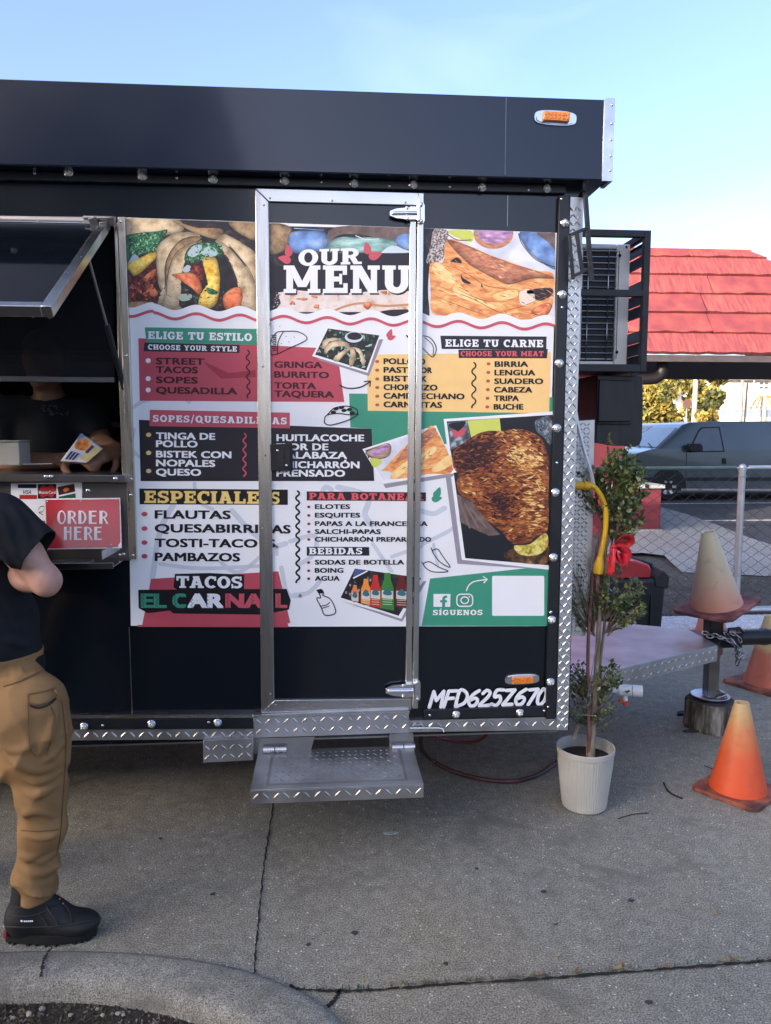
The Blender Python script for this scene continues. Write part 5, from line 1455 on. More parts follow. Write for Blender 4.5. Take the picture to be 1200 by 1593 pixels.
# small tilted print: plate of tacos
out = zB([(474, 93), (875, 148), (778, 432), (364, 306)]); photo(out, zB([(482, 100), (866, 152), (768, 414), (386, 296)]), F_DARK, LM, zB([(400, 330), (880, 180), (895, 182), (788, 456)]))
inn = zB([(482, 100), (866, 152), (768, 414), (386, 296)]); G = 'food_photo'
scatter(inn, 120, [F_GREEN, flatf('leaf_dark', (30, 84, 58)), F_MINT, F_DARK, flatf('leaf_pale', (150, 190, 160))], 3.2, 1.6, LM + .0002, 0, 3)
for k, P in enumerate(([(455, 270), (470, 225), (540, 195), (620, 205), (640, 240), (560, 235), (490, 265), (470, 290)], [(520, 335), (560, 290), (640, 245), (660, 250), (600, 300), (560, 345)], [(640, 370), (650, 300), (650, 250), (680, 260), (690, 310), (665, 380)], [(740, 380), (730, 310), (690, 255), (660, 240), (720, 255), (755, 320), (758, 360)], [(440, 250), (450, 190), (520, 170), (580, 185), (500, 200), (470, 240)])): blobs(zB(P), F_TORT, LM + .0007 + k * .00004)
disc(zB([(675, 165)])[0], 14, 8.5, F_PLATE, LM + .0008, G, 20); disc(zB([(680, 158)])[0], 11.5, 6, F_DARK, LM + .0009, G, 20)
# small tilted print: crisp sandwich
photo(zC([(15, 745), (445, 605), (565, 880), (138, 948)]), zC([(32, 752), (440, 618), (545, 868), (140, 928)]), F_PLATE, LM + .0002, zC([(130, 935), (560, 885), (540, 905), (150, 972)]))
blobs(zC([(120, 870), (150, 850), (270, 720), (380, 640), (438, 622), (545, 866), (400, 890), (190, 920), (185, 880)]), F_BREAD, LM + .0004)
poly(zC([(240, 770), (290, 700), (395, 634), (440, 620), (455, 660), (400, 700), (320, 780), (200, 830)]), F_CRUST, LM + .00045, G)
for P in ([(190, 880), (300, 800), (330, 810), (260, 880), (200, 918)], [(330, 800), (430, 730), (440, 760), (350, 830)], [(420, 860), (520, 780), (535, 830), (460, 875)]): blobs(zC(P), F_CREAM, LM + .0005)
blobs(zC([(40, 760), (160, 712), (182, 750), (160, 790), (100, 805), (60, 790)]), F_WOOD, LM + .0004); blobs(zC([(60, 765), (150, 715), (170, 735), (140, 765), (80, 785)]), F_ONION, LM + .0005); blobs(zC([(60, 800), (120, 805), (125, 830), (80, 850)]), A_LGRN, LM + .0005)
poly(zC([(32, 752), (150, 712), (60, 790), (50, 800)]), F_DARK, LM + .00035, G)
scatter(zC([(200, 900), (300, 740), (440, 640), (535, 860)]), 50, [F_CREAM, F_ORNG, flatf('crease', (164, 84, 46))], 4, .5, LM + .0006, -.7, .2)
# large print: the spit roast
photo([(690.3, 651.7), (866, 639.6), (860, 887), (718.6, 870.8)], zTr([(255, 118), (1020, 70), (1000, 1152), (388, 1100)]), A_DBG, LM, zTr([(245, 500), (300, 500), (365, 1110), (1000, 1180), (820, 1172), (332, 1140)]))
knife = zTr([(330, 640), (440, 700), (560, 850), (640, 930), (560, 940), (430, 880), (350, 840)])
poly(knife, F_BROWN, LM + .0002, G); 
for x in range(3): line(zTr([(345 + x * 40, 680 + 30 * x), (420 + x * 60, 880)]), 3, flatf('steel_print', (126, 108, 104)), LM + .00025, G)
blobs(zTr([(890, 120), (930, 95), (1008, 88), (1004, 280), (950, 230), (900, 190)]), F_ICE, LM + .0002); scatter(zTr([(890, 120), (1000, 90), (1000, 270), (930, 220)]), 40, [flatf('glint', (140, 158, 168)), F_DARK], 2.5, .8, LM + .0003, 0, 3)
poly(zTr([(262, 126), (400, 112), (425, 240), (330, 300), (280, 330)]), F_ICE, LM + .00015, G); blobs(zTr([(270, 140), (390, 118), (350, 180), (300, 170)]), A_DBG, LM + .0002)
poly(zTr([(403, 112), (635, 96), (645, 190), (560, 210), (430, 232)]), A_LGRN, LM + .00025, G)
drop(zTr([(320, 210)])[0], 7.5, -38, A_RED2, LM + .0014, G); drop(zTr([(360, 198)])[0], 8, 30, A_RED2, LM + .00145, G)
blobs(zTr([(665, 1075), (740, 1030), (985, 1010), (985, 1120), (900, 1145), (720, 1120)]), ramp('print_plate_brown', [(.35, s2l((40, 26, 20))), (.6, s2l((112, 78, 50))), (.72, s2l((170, 130, 90)))], vs=40, detail=8), LM + .0002)
blobs(zTr([(740, 1010), (850, 1000), (960, 920), (985, 990), (940, 1060), (850, 1084), (770, 1066)]), ramp('print_pine2', [(.3, s2l((120, 96, 30))), (.5, s2l((206, 190, 84))), (.7, s2l((240, 228, 150)))], vs=50, detail=7, distort=1), LM + .0003)
meat = smooth_closed(zTr([(298, 350), (335, 300), (420, 240), (480, 205), (560, 185), (640, 185), (750, 172), (850, 190), (930, 240), (970, 320), (988, 420), (988, 560), (985, 700), (985, 860), (960, 920), (890, 950), (850, 985), (740, 1000), (690, 960), (640, 900), (560, 840), (500, 780), (430, 690), (350, 640), (325, 560), (335, 500), (300, 440)]), 5)
poly(meat, F_MEAT, LM + .0004, G)
for P in ([(310, 350), (420, 260), (600, 230), (660, 270), (620, 350), (560, 420), (420, 470), (330, 470)], [(560, 690), (640, 640), (720, 680), (700, 740), (720, 800), (640, 780), (560, 720)], [(470, 510), (520, 500), (530, 580), (480, 560)], [(840, 210), (920, 240), (930, 330), (870, 300)]): blobs(zTr(P), F_CHAR, LM + .00045)
mcol = {'a': flatf('roast_a', (66, 32, 26)), 'b': flatf('roast_b', (134, 70, 36)), 'c': flatf('roast_c', (176, 104, 54)), 'd': flatf('roast_d', (214, 160, 92)), 'e': flatf('roast_e', (238, 204, 132)), 'f': flatf('roast_f', (44, 22, 26))}
def mcsel(p):
    x, y = (p[0] - 640) * 4.615, (p[1] - 630) * 4.615
    dark = math.exp(-(((x - 450) / 190) ** 2 + ((y - 350) / 130) ** 2)) + .8 * math.exp(-(((x - 650) / 110) ** 2 + ((y - 700) / 90) ** 2)) + .35 * math.exp(-(((x - 900) / 60) ** 2 + ((y - 260) / 60) ** 2)) + .25 * math.exp(-(((x - 850) / 120) ** 2 + ((y - 960) / 60) ** 2))
    light = .9 * math.exp(-(((x - 780) / 140) ** 2 + ((y - 370) / 110) ** 2)) + .55 * math.exp(-(((x - 900) / 110) ** 2 + ((y - 700) / 240) ** 2)) + .45 * math.exp(-(((x - 390) / 70) ** 2 + ((y - 560) / 60) ** 2))
    v = .42 + 1.1 * light - 1.25 * dark + random.gauss(0, .36)
    return mcol['f'] if v < -.1 else mcol['a'] if v < .15 else mcol['b'] if v < .45 else mcol['c'] if v < .78 else mcol['d'] if v < 1.15 else mcol['e']
scatter(meat, 1300, None, 4.4, 1.15, LM + .0005, lambda p: .05 + .5 * (p[1] - 760) / 120 * (1 if p[0] < 780 else -.6), .35, G, mcsel, .0006)
# small tilted print: soda bottles
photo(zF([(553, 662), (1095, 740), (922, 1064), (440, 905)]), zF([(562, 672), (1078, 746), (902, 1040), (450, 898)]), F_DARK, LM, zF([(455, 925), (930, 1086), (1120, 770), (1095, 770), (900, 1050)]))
poly(zF([(566, 674), (640, 686), (560, 740), (545, 745)]), flatf('cooler_blue', (70, 92, 146)), LM + .0002, G); line(zF([(548, 748), (660, 690)]), 2, A_WHT, LM + .0003, G, cap=False)
for k in range(26):
    x = random.uniform(480, 700); y = 690 + (700 - x) * .6 + random.uniform(0, 90); p = zF([(x, y)])[0]
    if inside(p, zF([(562, 672), (1078, 746), (902, 1040), (450, 898)])): disc(p, 1.6, 2.2, random.choice([flatf('glint', (140, 158, 168)), F_ICE, F_DARK]), LM + .0003 + k * .00001, G, 8)
def soda(x, y0, y1, wd, m, z):
    P = [(x - wd * .22, y0), (x + wd * .22, y0), (x + wd * .26, y0 + (y1 - y0) * .2), (x + wd * .48, y0 + (y1 - y0) * .42), (x + wd * .5, y1), (x - wd * .5, y1 - 20), (x - wd * .48, y0 + (y1 - y0) * .38), (x - wd * .26, y0 + (y1 - y0) * .18)]
    poly(zF(P), m, z, G)
    yl = y0 + (y1 - y0) * .46
    poly(zF([(x - wd * .42, yl), (x + wd * .42, yl + 8), (x + wd * .42, yl + 70), (x - wd * .42, yl + 62)]), flatf('label_pale', (202, 204, 190)), z + .00003, G)
    poly(smooth_closed(zF([(x - wd * .34, yl + 18), (x, yl - 14), (x + wd * .34, yl + 22), (x + wd * .2, yl + 40), (x - wd * .2, yl + 36)]), 3), flatf('label_teal', (60, 108, 120)), z + .00005, G)
    for j in range(3): line(zF([(x - wd * .36, yl + 72 + j * 18), (x + wd * .34, yl + 76 + j * 18)]), .9, flatf('label_pale', (202, 204, 190)), z + .00006, G, cap=False)
soda(562, 800, 930, 60, flatf('soda_peach', (232, 130, 70)), LM + .0006); soda(648, 752, 960, 80, flatf('soda_orange', (236, 146, 60)), LM + .0007); soda(722, 722, 980, 84, flatf('soda_red', (196, 52, 44)), LM + .0008); soda(815, 705, 1000, 104, flatf('soda_green', (60, 128, 60)), LM + .0009); soda(925, 725, 985, 100, flatf('soda_brown', (104, 40, 36)), LM + .001)
# ---- cut the print where door and body part, and put it on
def clip(tri, x, keep_right):
    out = []; n = len(tri)
    for i in range(n):
        a, b = tri[i], tri[(i + 1) % n]; ia = (a[0] >= x) == keep_right; ib = (b[0] >= x) == keep_right
        if ia: out.append(a)
        if ia != ib:
            t = (x - a[0]) / (b[0] - a[0]); out.append((x, a[1] + t * (b[1] - a[1])))
    return out
def cliph(P, y, below):
    return [(b, a) for a, b in clip([(q[1], q[0]) for q in P], y, below)] if P else P
NAMES = {'menu_lettering': 'menu_lettering', 'menu_banners': 'menu_banners', 'food_photo_tacos': 'food_photo', 'food_photo': 'food_photo', 'menu_backing': 'menu_backing'}
BACK = {}
for g in ('menu_backing', 'menu_banners', 'food_photo_tacos', 'food_photo', 'menu_lettering'):
    for pi_, (lo, hi, owner) in enumerate(((-999, 408.5, T), (408.5, 649.5, door), (649.5, 9999, T))):
        mats, V, F, M = [], [], [], []
        for z, m, P in ART[g]:
            if max(p[0] for p in P) < lo or min(p[0] for p in P) > hi: continue
            if lo > 0 and min(p[0] for p in P) < lo: P = clip(P, lo, True)
            if hi < 9000 and len(P) >= 3 and max(p[0] for p in P) > hi: P = clip(P, hi, False)
            if g == 'food_photo_tacos':       # the photo band ends at its top edge and under the wave
                P = [(x, y - (338.6 + (x - 195) * .0352)) for x, y in P]; P = cliph(P, 0, True)
                P = [(x, y + (338.6 + (x - 195) * .0352) - (483.5 + (x - 238) * .029)) for x, y in P]; P = cliph(P, 0, False)
                P = [(x, y + (483.5 + (x - 238) * .029)) for x, y in P]
                if len(P) >= 3 and max(p[0] for p in P) > 864: P = clip(P, 864, False)
                if len(P) >= 3 and min(p[0] for p in P) < 196: P = clip(P, 196, True)
            if len(P) < 3: continue
            if m not in mats: mats.append(m)
            o = len(V)
            for x, y in P:
                q = pw(x, y, .0075); q.y -= z; V.append(q)
            F.append(tuple(range(o, o + len(P)))); M.append(mats.index(m))
        if not F: continue
        me = bpy.data.meshes.new(NAMES[g]); me.from_pydata([tuple(v) for v in V], [], F)
        for m in mats: me.materials.append(m)
        me.polygons.foreach_set('material_index', M)
        bm = bmesh.new(); bm.from_mesh(me)
        for f in bm.faces:
            if f.normal.y > 0: f.normal_flip()
        if g == 'menu_backing':            # the sheet has a real edge
            r = bmesh.ops.extrude_face_region(bm, geom=bm.faces[:])
            bmesh.ops.translate(bm, verts=[v for v in r['geom'] if isinstance(v, bmesh.types.BMVert)], vec=(0, .0012 if owner is door else .0070, 0))
            bmesh.ops.recalc_face_normals(bm, faces=bm.faces)
        bm.to_mesh(me); bm.free()
        o = bpy.data.objects.new(NAMES[g], me); COL.objects.link(o)
        if g == 'menu_backing' or owner is door:
            put(o, owner)
            if g == 'menu_backing': BACK[pi_] = o
        else:
            put(o, BACK[pi_])
# ------------------------------------------------------------ air conditioner standing in the cage
acY = .44
def ca(x, y): return atY(x, y, acY)
zA0, zA1 = ca(950, 569).z, ca(950, 379).z
xA0, xA1 = ca(902, 470).x, ca(979, 470).x
AC = thing('air_conditioner', 'pale outdoor air conditioner unit with a wire grille standing in the black cage', 'air conditioner', ((xA0 + xA1) / 2, acY + .4, zA0))
M_ACW = pm('ac_enamel', (.88, .85, .78), rough=.5, var=.06, vs=4)
mb = MB()
xs1 = ca(958, 470).x
mb.box2((xs1, acY, zA0), (xA1, acY + .8, zA1)); mb.box2((xA0, acY + .03, zA0), (xs1 - .001, acY + .8, zA1 - .001)); mb.box2((xA0, acY, zA1 - .022), (xs1 - .001, acY + .0295, zA1)); mb.box2((xA0, acY, zA0), (xs1 - .001, acY + .0295, zA0 + .02)); mb.box2((xA0, acY, zA0 + .021), (xA0 + .012, acY + .0295, zA1 - .023))
mb.build('case', M_ACW, AC, bevel=.006)
mb = MB(); mb.box2((xA0 + .0125, acY + .012, zA0 + .0205), (xs1 - .0015, acY + .029, zA1 - .0225)); mb.build('coil', pm('coil_black', (.012, .012, .013), rough=.6, var=.5, vs=60, stretch=(1, 1, 12)), AC)
mb = MB()
n = 19
for i in range(n):
    z = zA0 + .03 + (zA1 - zA0 - .06) * i / (n - 1); mb.tube([(xA0 + .012, acY + .004, z), (xs1 + .002, acY + .004, z)], .0022, 5)
for f in (.22, .78): mb.tube([(xA0 + (xs1 - xA0) * f, acY + .0025, zA0 + .02), (xA0 + (xs1 - xA0) * f, acY + .0025, zA1 - .02)], .0026, 5)
mb.build('wire_grille', STEEL, AC)
mb = MB(); mb.box2((xs1 + .008, acY - .0012, zA0 + .03), (xs1 + .011, acY - .0002, zA1 - .03))
for z in (zA1 - .05, zA0 + .06): mb.ball((xs1 + .012, acY - .003, z), .007, 8, 6)
for x in (xA1 - .02,): mb.ball((x, acY - .002, zA1 - .012), .005, 8, 6)
mb.build('panel_edge', RUBBER, AC)

# ------------------------------------------------------------ things on the serving window
def sgn(px, py, off): return pw(px, py, off)
S = thing('order_sign', 'red enamel sign reading ORDER HERE with a white edge, standing on the fold shelf', 'sign', sgn(128, 850, .07))
mb = MB()
P = [sgn(69, 775.5, .045), sgn(187, 774.5, .045), sgn(189.5, 853, .12), sgn(72, 855, .12)]
mb.prism(P, Vector((0, .003, 0))); mb.build('plate', pm('enamel_white', (.75, .72, .68), rough=.25, var=.03), S, bevel=.001)
def sg(px, py, lift=.0):
    t = (py - 775) / 79.0
    return sgn(px, py, .045 + .075 * t + lift)
mb = MB(); P = [sg(70.6, 777.5, .0009), sg(185.8, 776.5, .0009), sg(188, 851.5, .0009), sg(73.5, 853.5, .0009)]; mb.add(P, [(0, 1, 2, 3)])
mb.build('red_field', pm('enamel_red', (.44, .02, .028), rough=.25, var=.04, coat=.3), S)
mb = MB()
tm = [0]
def sign_text(s, x0, base, w_, h):
    """art deco capitals with heavy left stems"""
    G = {'O': [('ring', .0, .62)], 'R': [(0, 0, .22, 1), ('bowl', .3, .98, .42), ('leg',)], 'D': [(0, 0, .22, 1), ('bowl', .3, .98, .02)], 'E': [(0, 0, .22, 1), (.22, .9, .56, 1), (.22, .56, .5, .66), (.22, 0, .56, .1)], 'H': [(0, 0, .22, 1), (.22, .56, .44, .66), (.44, 0, .56, 1)]}
    adv = .76; W = len(s) * adv - .14; k = 0
    def put_(Q, d):
        P = [sg(x0 + u / W * w_, base - v * h, .0014 + d) for u, v in Q]; mb.add(P, [tuple(range(len(P)))])
    for i, ch in enumerate(s):
        o = i * adv
        for j, pr in enumerate(G[ch]):
            d = .00008 * j
            if pr[0] == 'ring':
                for q in range(20):
                    a, b = 2 * pi * q / 20, 2 * pi * (q + 1) / 20
                    f = lambda t, e: (o + .31 + (.31 - e * (.19 if cos(t) < 0 else .09)) * cos(t), .5 + (.52 - .09 * e) * sin(t))
                    put_([f(a, 0), f(b, 0), f(b, 1), f(a, 1)], d)
            elif pr[0] == 'bowl':
                c = (pr[2] + pr[3]) / 2 ; ry = (1.0 - pr[3]) / 2 if pr[3] > .1 else .5; c = 1 - ry
                for q in range(10):
                    a, b = -pi / 2 + pi * q / 10, -pi / 2 + pi * (q + 1) / 10
                    f = lambda t, e: (o + .22 + (.36 - .14 * e) * cos(t), c + (ry - .1 * e) * sin(t))
                    put_([f(a, 0), f(b, 0), f(b, 1), f(a, 1)], d)
            elif pr[0] == 'leg': put_([(o + .30, .44), (o + .42, .44), (o + .66, 0), (o + .52, 0)], d)
            else: put_([(o + pr[0], pr[1]), (o + pr[2], pr[1]), (o + pr[2], pr[3]), (o + pr[0], pr[3])], d)
sign_text('ORDER', 89, 815, 79, 20.5); sign_text('HERE', 99.5, 840, 60, 20.5)
mb.build('sign_lettering', pm('sign_white', (.72, .70, .68), rough=.3, var=.03), S)
mb = MB()
for x, y in ((74, 780), (127, 779.5), (173, 847)): mb.ball(sg(x, y, .001), .0035, 8, 6)
build_each(mb, 'sign_screw', CHROME, S)
K = thing('card_sticker', 'white sticker sheet of payment card logos on the steel panel behind the red sign', 'sticker', sgn(70, 800, .013))
mb = MB(); P = [sgn(17, 752, .0135), sgn(127.5, 750, .0135), sgn(127.5, 790, .0135), (sgn(72, 810, .0135)), sgn(17, 812, .0135)]; mb.prism(P, Vector((0, .0008, 0))); mb.build('sheet', A_WHT, K)
def sticker(name, mats, polys):
    mb = MB()
    for i, (m, Pq, z) in enumerate(polys):
        P = [sgn(x, y, .0137 + z) for x, y in Pq]
        for t in tessellate_polygon([P]): mb.add([P[k] for k in t], [(0, 1, 2)], m)
    return mb.build(name, mats, K)
zK = A_((0, 580), 4.978)
sticker('card_logo', [flat('card_navy', (24, 26, 44)), flat('card_red', (176, 44, 40)), flat('card_orange', (214, 126, 60)), flat('card_green', (30, 84, 60)), A_WHT, flat('card_plum', (70, 30, 36))],
        [(0, zK([(138, 862), (282, 862), (282, 892), (138, 892)]), 0), (1, zK([(150, 945), (288, 945), (288, 978), (150, 978)]), 0), (0, zK([(293, 862), (436, 860), (436, 975), (293, 975)]), 0), (1, smooth_closed(zK([(300, 918), (330, 870), (366, 885), (400, 866), (432, 910), (405, 966), (366, 950), (325, 968)]), 4), .0002),
         (5, zK([(445, 885), (575, 858), (583, 920), (455, 948)]), 0), (2, smooth_closed(zK([(488, 905), (512, 888), (536, 900), (520, 918), (500, 922)]), 4), .0002), (3, zK([(455, 960), (585, 932), (587, 970), (455, 972)]), .0001)])
for s, x, b, w_, h, m in (('VISA', 34.5, 768.5, 14, 6.4, A_INK), ('MasterCard', 60.5, 768, 26, 4.6, A_WHT)):
    V, Tt = sans_tris(s, .015); xa, xb = min(v[0] for v in V), max(v[0] for v in V); mb = MB()
    P = [sgn(x + (v[0] - xa) / (xb - xa) * w_ + v[1] * (2 if s == 'VISA' else 0), b - v[1] / .74 * h, .0142) for v in V]; mb.add(P, Tt); mb.build('card_lettering', m, K)
mb = MB()
P = smooth_open(zK([(295, 1060), (318, 1035), (345, 1040), (330, 1075), (300, 1080), (335, 1100)]), 5); 
for i in range(len(P) - 1):
    a, b = P[i], P[i + 1]; mb.add([sgn(a[0], a[1] - .6, .0142), sgn(b[0], b[1] - .6, .0142), sgn(b[0], b[1] + .6, .0142), sgn(a[0], a[1] + .6, .0142)], [(0, 1, 2, 3)])
mb.build('card_lettering', A_INK, K)
mb = MB(); c = atY(110, 854, -.145)
c.z = zsh + .0035
mb.box((c.x - .005, c.y + .0, c.z + .006), (.15, .075, .011), 0, rot=(0, 0, .05)); mb.box((c.x - .005, c.y, c.z + .0125), (.14, .066, .0012), 1, rot=(0, 0, .05))
tag(mb.build('phone', [pm('phone_case', (.28, .27, .26), rough=.25, metal=.6, var=.4, vs=40), pm('phone_back', (.25, .23, .21), rough=.08, metal=.8, var=.5, vs=30)], bevel=.003), 'flat silvery phone lying on the fold shelf below the red sign', 'phone')
mb = MB()
a, b = atY(0, 688, .02), atY(26, 724, .02); zc = pw(0, 728, .06).z
mb.box2((a.x - .12, .05, zc + .004), (b.x, .16, a.z)); mb.box2((a.x - .115, .045, a.z + .0005), (b.x + .004, .165, a.z + .006))
tag(mb.build('napkin_box', pm('box_card', (.40, .39, .34), rough=.6, var=.06), bevel=.003), 'plain beige box standing on the window counter at the left edge', 'box')

# ------------------------------------------------------------ people
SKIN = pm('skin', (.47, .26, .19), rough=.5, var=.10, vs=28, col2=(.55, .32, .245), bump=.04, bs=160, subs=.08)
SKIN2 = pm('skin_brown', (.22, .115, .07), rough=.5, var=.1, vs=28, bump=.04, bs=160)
HAIR = pm('dark_hair', (.012, .009, .007), rough=.5, var=.4, vs=60, stretch=(1, 1, .2), bump=.4, bs=120)
SHIRT = pm('black_shirt', (.0125, .0145, .018), rough=.9, var=.2, vs=9, bump=.06, bs=300, spec=.2)
PANTS = pm('tan_twill', (.25, .145, .062), rough=.85, var=.16, vs=7, bump=.10, bs=420, spec=.2)
SEAM = pm('tan_seam', (.15, .085, .036), rough=.9, var=.2, vs=40)
BOOT = pm('boot_black', (.008, .0085, .0095), rough=.62, var=.3, vs=16, bump=.12, bs=120)
SOLE = pm('boot_sole', (.006, .006, .006), rough=.8, var=.2)
def hand_prims(wr, d, up, side, s=1.0, curl=.5, thumb=1):
    """palm with four fingers and thumb; d towards the fingertips, up = back of the hand"""
    d = Vector(d).normalized(); up = Vector(up); up = (up - d * up.dot(d)).normalized(); sd = d.cross(up).normalized() * side
    out = []; wr = Vector(wr)
    for k in (-1.5, -.5, .5, 1.5):
        a = wr + sd * (.011 * k * s) + d * .012 * s; b = wr + sd * (.019 * k * s) + d * .085 * s
        out.append(('c', tuple(a), tuple(b), .016 * s, .0125 * s))
    for k, ln in ((-1.5, .85), (-.5, 1.0), (.5, .95), (1.5, .75)):
        p = wr + sd * (.020 * k * s) + d * .088 * s; a = 0.15
        for q, (l, r) in enumerate(((.040, .0092), (.026, .0082), (.021, .0072))):
            a += curl * (.5 if q == 0 else .9)
            dr = d * cos(a) - up * sin(a) + sd * (.05 * k * (1 - curl)); e = p + dr.normalized() * l * ln * s
            out.append(('c', tuple(p), tuple(e), r * s, r * .93 * s)); p = e
    p = wr - sd * .026 * s + d * .025 * s
    for l, r, t in ((.042, .0125, .9), (.030, .0105, .55), (.022, .009, .3)):
        dr = (d * (1 - t * .55) - sd * t - up * (.35 + curl * .4)); e = p + dr.normalized() * l * s
        out.append(('c', tuple(p), tuple(e), r * s, r * .9 * s)); p = e
    return out
def head_prims(c, f, s=1.0):
    """c = centre of the head, f = facing direction"""
    f = Vector(f).normalized(); u = Vector((0, 0, 1)); r = f.cross(u).normalized(); c = Vector(c)
    R = np.array([[r.x, f.x, 0], [r.y, f.y, 0], [0, 0, 1]])
    E = lambda x, y, z, rr: ('e', tuple(c + r * x * s + f * y * s + u * z * s), tuple(q * s for q in rr), R)
    return [E(0, -.012, .03, (.076, .096, .085)), E(0, .022, -.045, (.058, .068, .070)), E(0, .05, -.09, (.032, .03, .026)), E(0, .098, -.022, (.012, .018, .020)), E(0, .088, .004, (.010, .014, .026)),
            E(0, .082, -.062, (.024, .012, .009)), E(-.03, .075, .018, (.022, .014, .01)), E(.03, .075, .018, (.022, .014, .01)), E(-.078, 0, -.01, (.009, .02, .032)), E(.078, 0, -.01, (.009, .02, .032))]
# --- customer: stands side-on at the window, right side towards the viewer
PY = -.56
def pp(x, y, Y=PY): return np.array(atY(x, y, Y))
CU = thing('person', 'person in black T-shirt and tan cargo trousers standing at the serving window', 'person', (-.93, PY + .08, 0))
hipR, kneeR, ankR = pp(46, 1085, -.60), pp(70, 1245, -.60), pp(53, 1395, -.585)
hipL = hipR + np.array([-.16, .20, .01]); kneeL = kneeR + np.array([-.34, .24, .0]); ankL = ankR + np.array([-.50, .25, 0])
pel = pp(-16, 1060, -.50)
chest = pp(-44, 860, -.48); neck = pp(-98, 742, -.46); headc = neck + np.array([.0, .03, .20])
shR = pp(-2, 815, -.60); elR = pp(72, 903, -.60); wrR = elR + np.array([-.21, .155, .015])
shL = shR + np.array([-.20, .33, .0]); elL = elR + np.array([-.44, .30, 0]); wrL = elL + np.array([.10, .17, .03])
fdir = (.72, .69, 0)
body = [('c', tuple(pel), tuple(chest), .115, .12), ('c', tuple(chest), tuple(neck - np.array([0, 0, .04])), .12, .07), ('c', tuple(neck - np.array([0, 0, .06])), tuple(headc - np.array([0, 0, .06])), .06, .055)]
body += head_prims(headc, fdir)
for s, e, w_ in ((shR, elR, wrR), (shL, elL, wrL)):
    body += [('c', tuple(neck - np.array([0, 0, .09])), tuple(s), .065, .066), ('c', tuple(s), tuple(e * .55 + s * .45), .060, .051), ('c', tuple(e * .55 + s * .45), tuple(e), .051, .040), ('c', tuple(e), tuple(e * .65 + w_ * .35), .042, .046), ('c', tuple(e * .65 + w_ * .35), tuple(w_), .046, .027), ('c', tuple(e + np.array([.0, -.012, -.016])), tuple(e + np.array([.004, -.010, -.022])), .024, .022)]
    body += hand_prims(w_, w_ - e, (0, 0, 1), 1, curl=.45)
for h_, k_, a_ in ((hipR, kneeR, ankR), (hipL, kneeL, ankL)):
    body += [('c', tuple(h_ + np.array([-.03, 0, 0])), tuple(k_), .07, .045), ('c', tuple(k_), tuple(a_), .043, .030), ('c', tuple(a_), (a_[0] - .02, a_[1], .075), .030, .028)]
V, F = blob_mesh(body, h=.0075, k=.022)
mesh_obj('body', V, F, SKIN, CU, smooth_it=2)
def rolls(bv_, lines):
    """creases: thin rolls of cloth laid on the first skin, seen from the viewer's side"""
    out = []
    for pxs, r0 in lines:
        pts = []
        for x, y in smooth_open(pxs, 4):
            r = ray(x, y).normalized(); h_ = bv_.ray_cast(CAM, r)
            if h_[0] is not None: pts.append(h_[0] + r * r0 * .45)
        for i in range(len(pts) - 1):
            if (pts[i] - pts[i + 1]).length > .06: continue
            f = lambda q: r0 * (.35 + .65 * sin(pi * min(1, max(0, q / max(1, len(pts) - 1)))))
            out.append(('c', tuple(pts[i]), tuple(pts[i + 1]), f(i), f(i + 1), None, .013))
    return out
def folds(X, Y, Z):
    wz = Z + .03 * np.sin(11 * X + 7 * Y); return .0035 * np.sin(16 * X + 34 * Z + 9 * Y) * np.sin(11 * Z - 8 * X + 3) - .0028 * (1 - np.abs(np.sin(22 * wz + 17 * X + 8 * Y)) ** .7 * 2)
hem = pp(0, 1026, -.5)[2]
sh = [('c', tuple(np.array([pel[0] + .01, pel[1], hem + .09])), tuple(chest), .138, .145), ('c', tuple(chest), tuple(neck - np.array([0, 0, .055])), .145, .082), ('c', tuple(np.array([pel[0] + .025, pel[1] - .01, hem - .05])), tuple(np.array([pel[0] + .01, pel[1], hem + .10])), .142, .138)]
slR = pp(60, 858, -.61); slL = slR + np.array([-.19, .40, 0])
for s, e in ((shR, slR), (shL, slL)):
    sh += [('c', tuple(neck - np.array([0, 0, .085])), tuple(s), .08, .086), ('c', tuple(s), tuple(e), .086, .072)]
V, F = blob_mesh(sh, h=.010, k=.035, disp=folds)
bv1 = BVHTree.FromPolygons([Vector(v) for v in V], [tuple(int(i) for i in f) for f in F])
sh += rolls(bv1, [([(2, 930), (24, 950), (50, 948)], .010), ([(4, 965), (28, 978), (54, 974)], .009), ([(10, 995), (34, 1002), (58, 996)], .008), ([(6, 900), (22, 915), (40, 918)], .009), ([(18, 790), (36, 820), (44, 850)], .010), ([(34, 790), (56, 815), (70, 840)], .008), ([(2, 800), (14, 830), (26, 862)], .009), ([(4, 860), (20, 880), (30, 900)], .008)])
V, F = blob_mesh(sh, h=.0068, k=.035, disp=folds)
# open hem, cuff and collar: cut below the hem, beyond the sleeve ends and above the neck

def snip(V, F, planes):
    """open a skin at planes (point, outward normal, centre, reach) with a clean edge; keep the largest piece"""
    V = V.copy()
    for p, n, c, R in planes:
        n = np.array(n, float); n /= np.linalg.norm(n); d = (V - np.array(p)) @ n
        out = (d > 0) & (np.linalg.norm(V - np.array(c), axis=1) < R)
        F = F[~out[F].all(1)]
        V[out] -= n * d[out][:, None]
    lab = np.arange(len(V))
    for _ in range(400):
        m = lab[F].min(1); new = lab.copy()
        for k in range(4): np.minimum.at(new, F[:, k], m)
        new = new[new]
        if (new == lab).all(): break
        lab = new
    l0 = np.bincount(lab[F[:, 0]]).argmax()
    return V, F[lab[F[:, 0]] == l0]
def cut(V, F, tests):
    keep = np.ones(len(V), bool)
    for t in tests: keep &= ~t(V)
    fk = keep[F].all(1); return V, F[fk]
axR = (slR - shR) / np.linalg.norm(slR - shR); axL = (slL - shL) / np.linalg.norm(slL - shL)
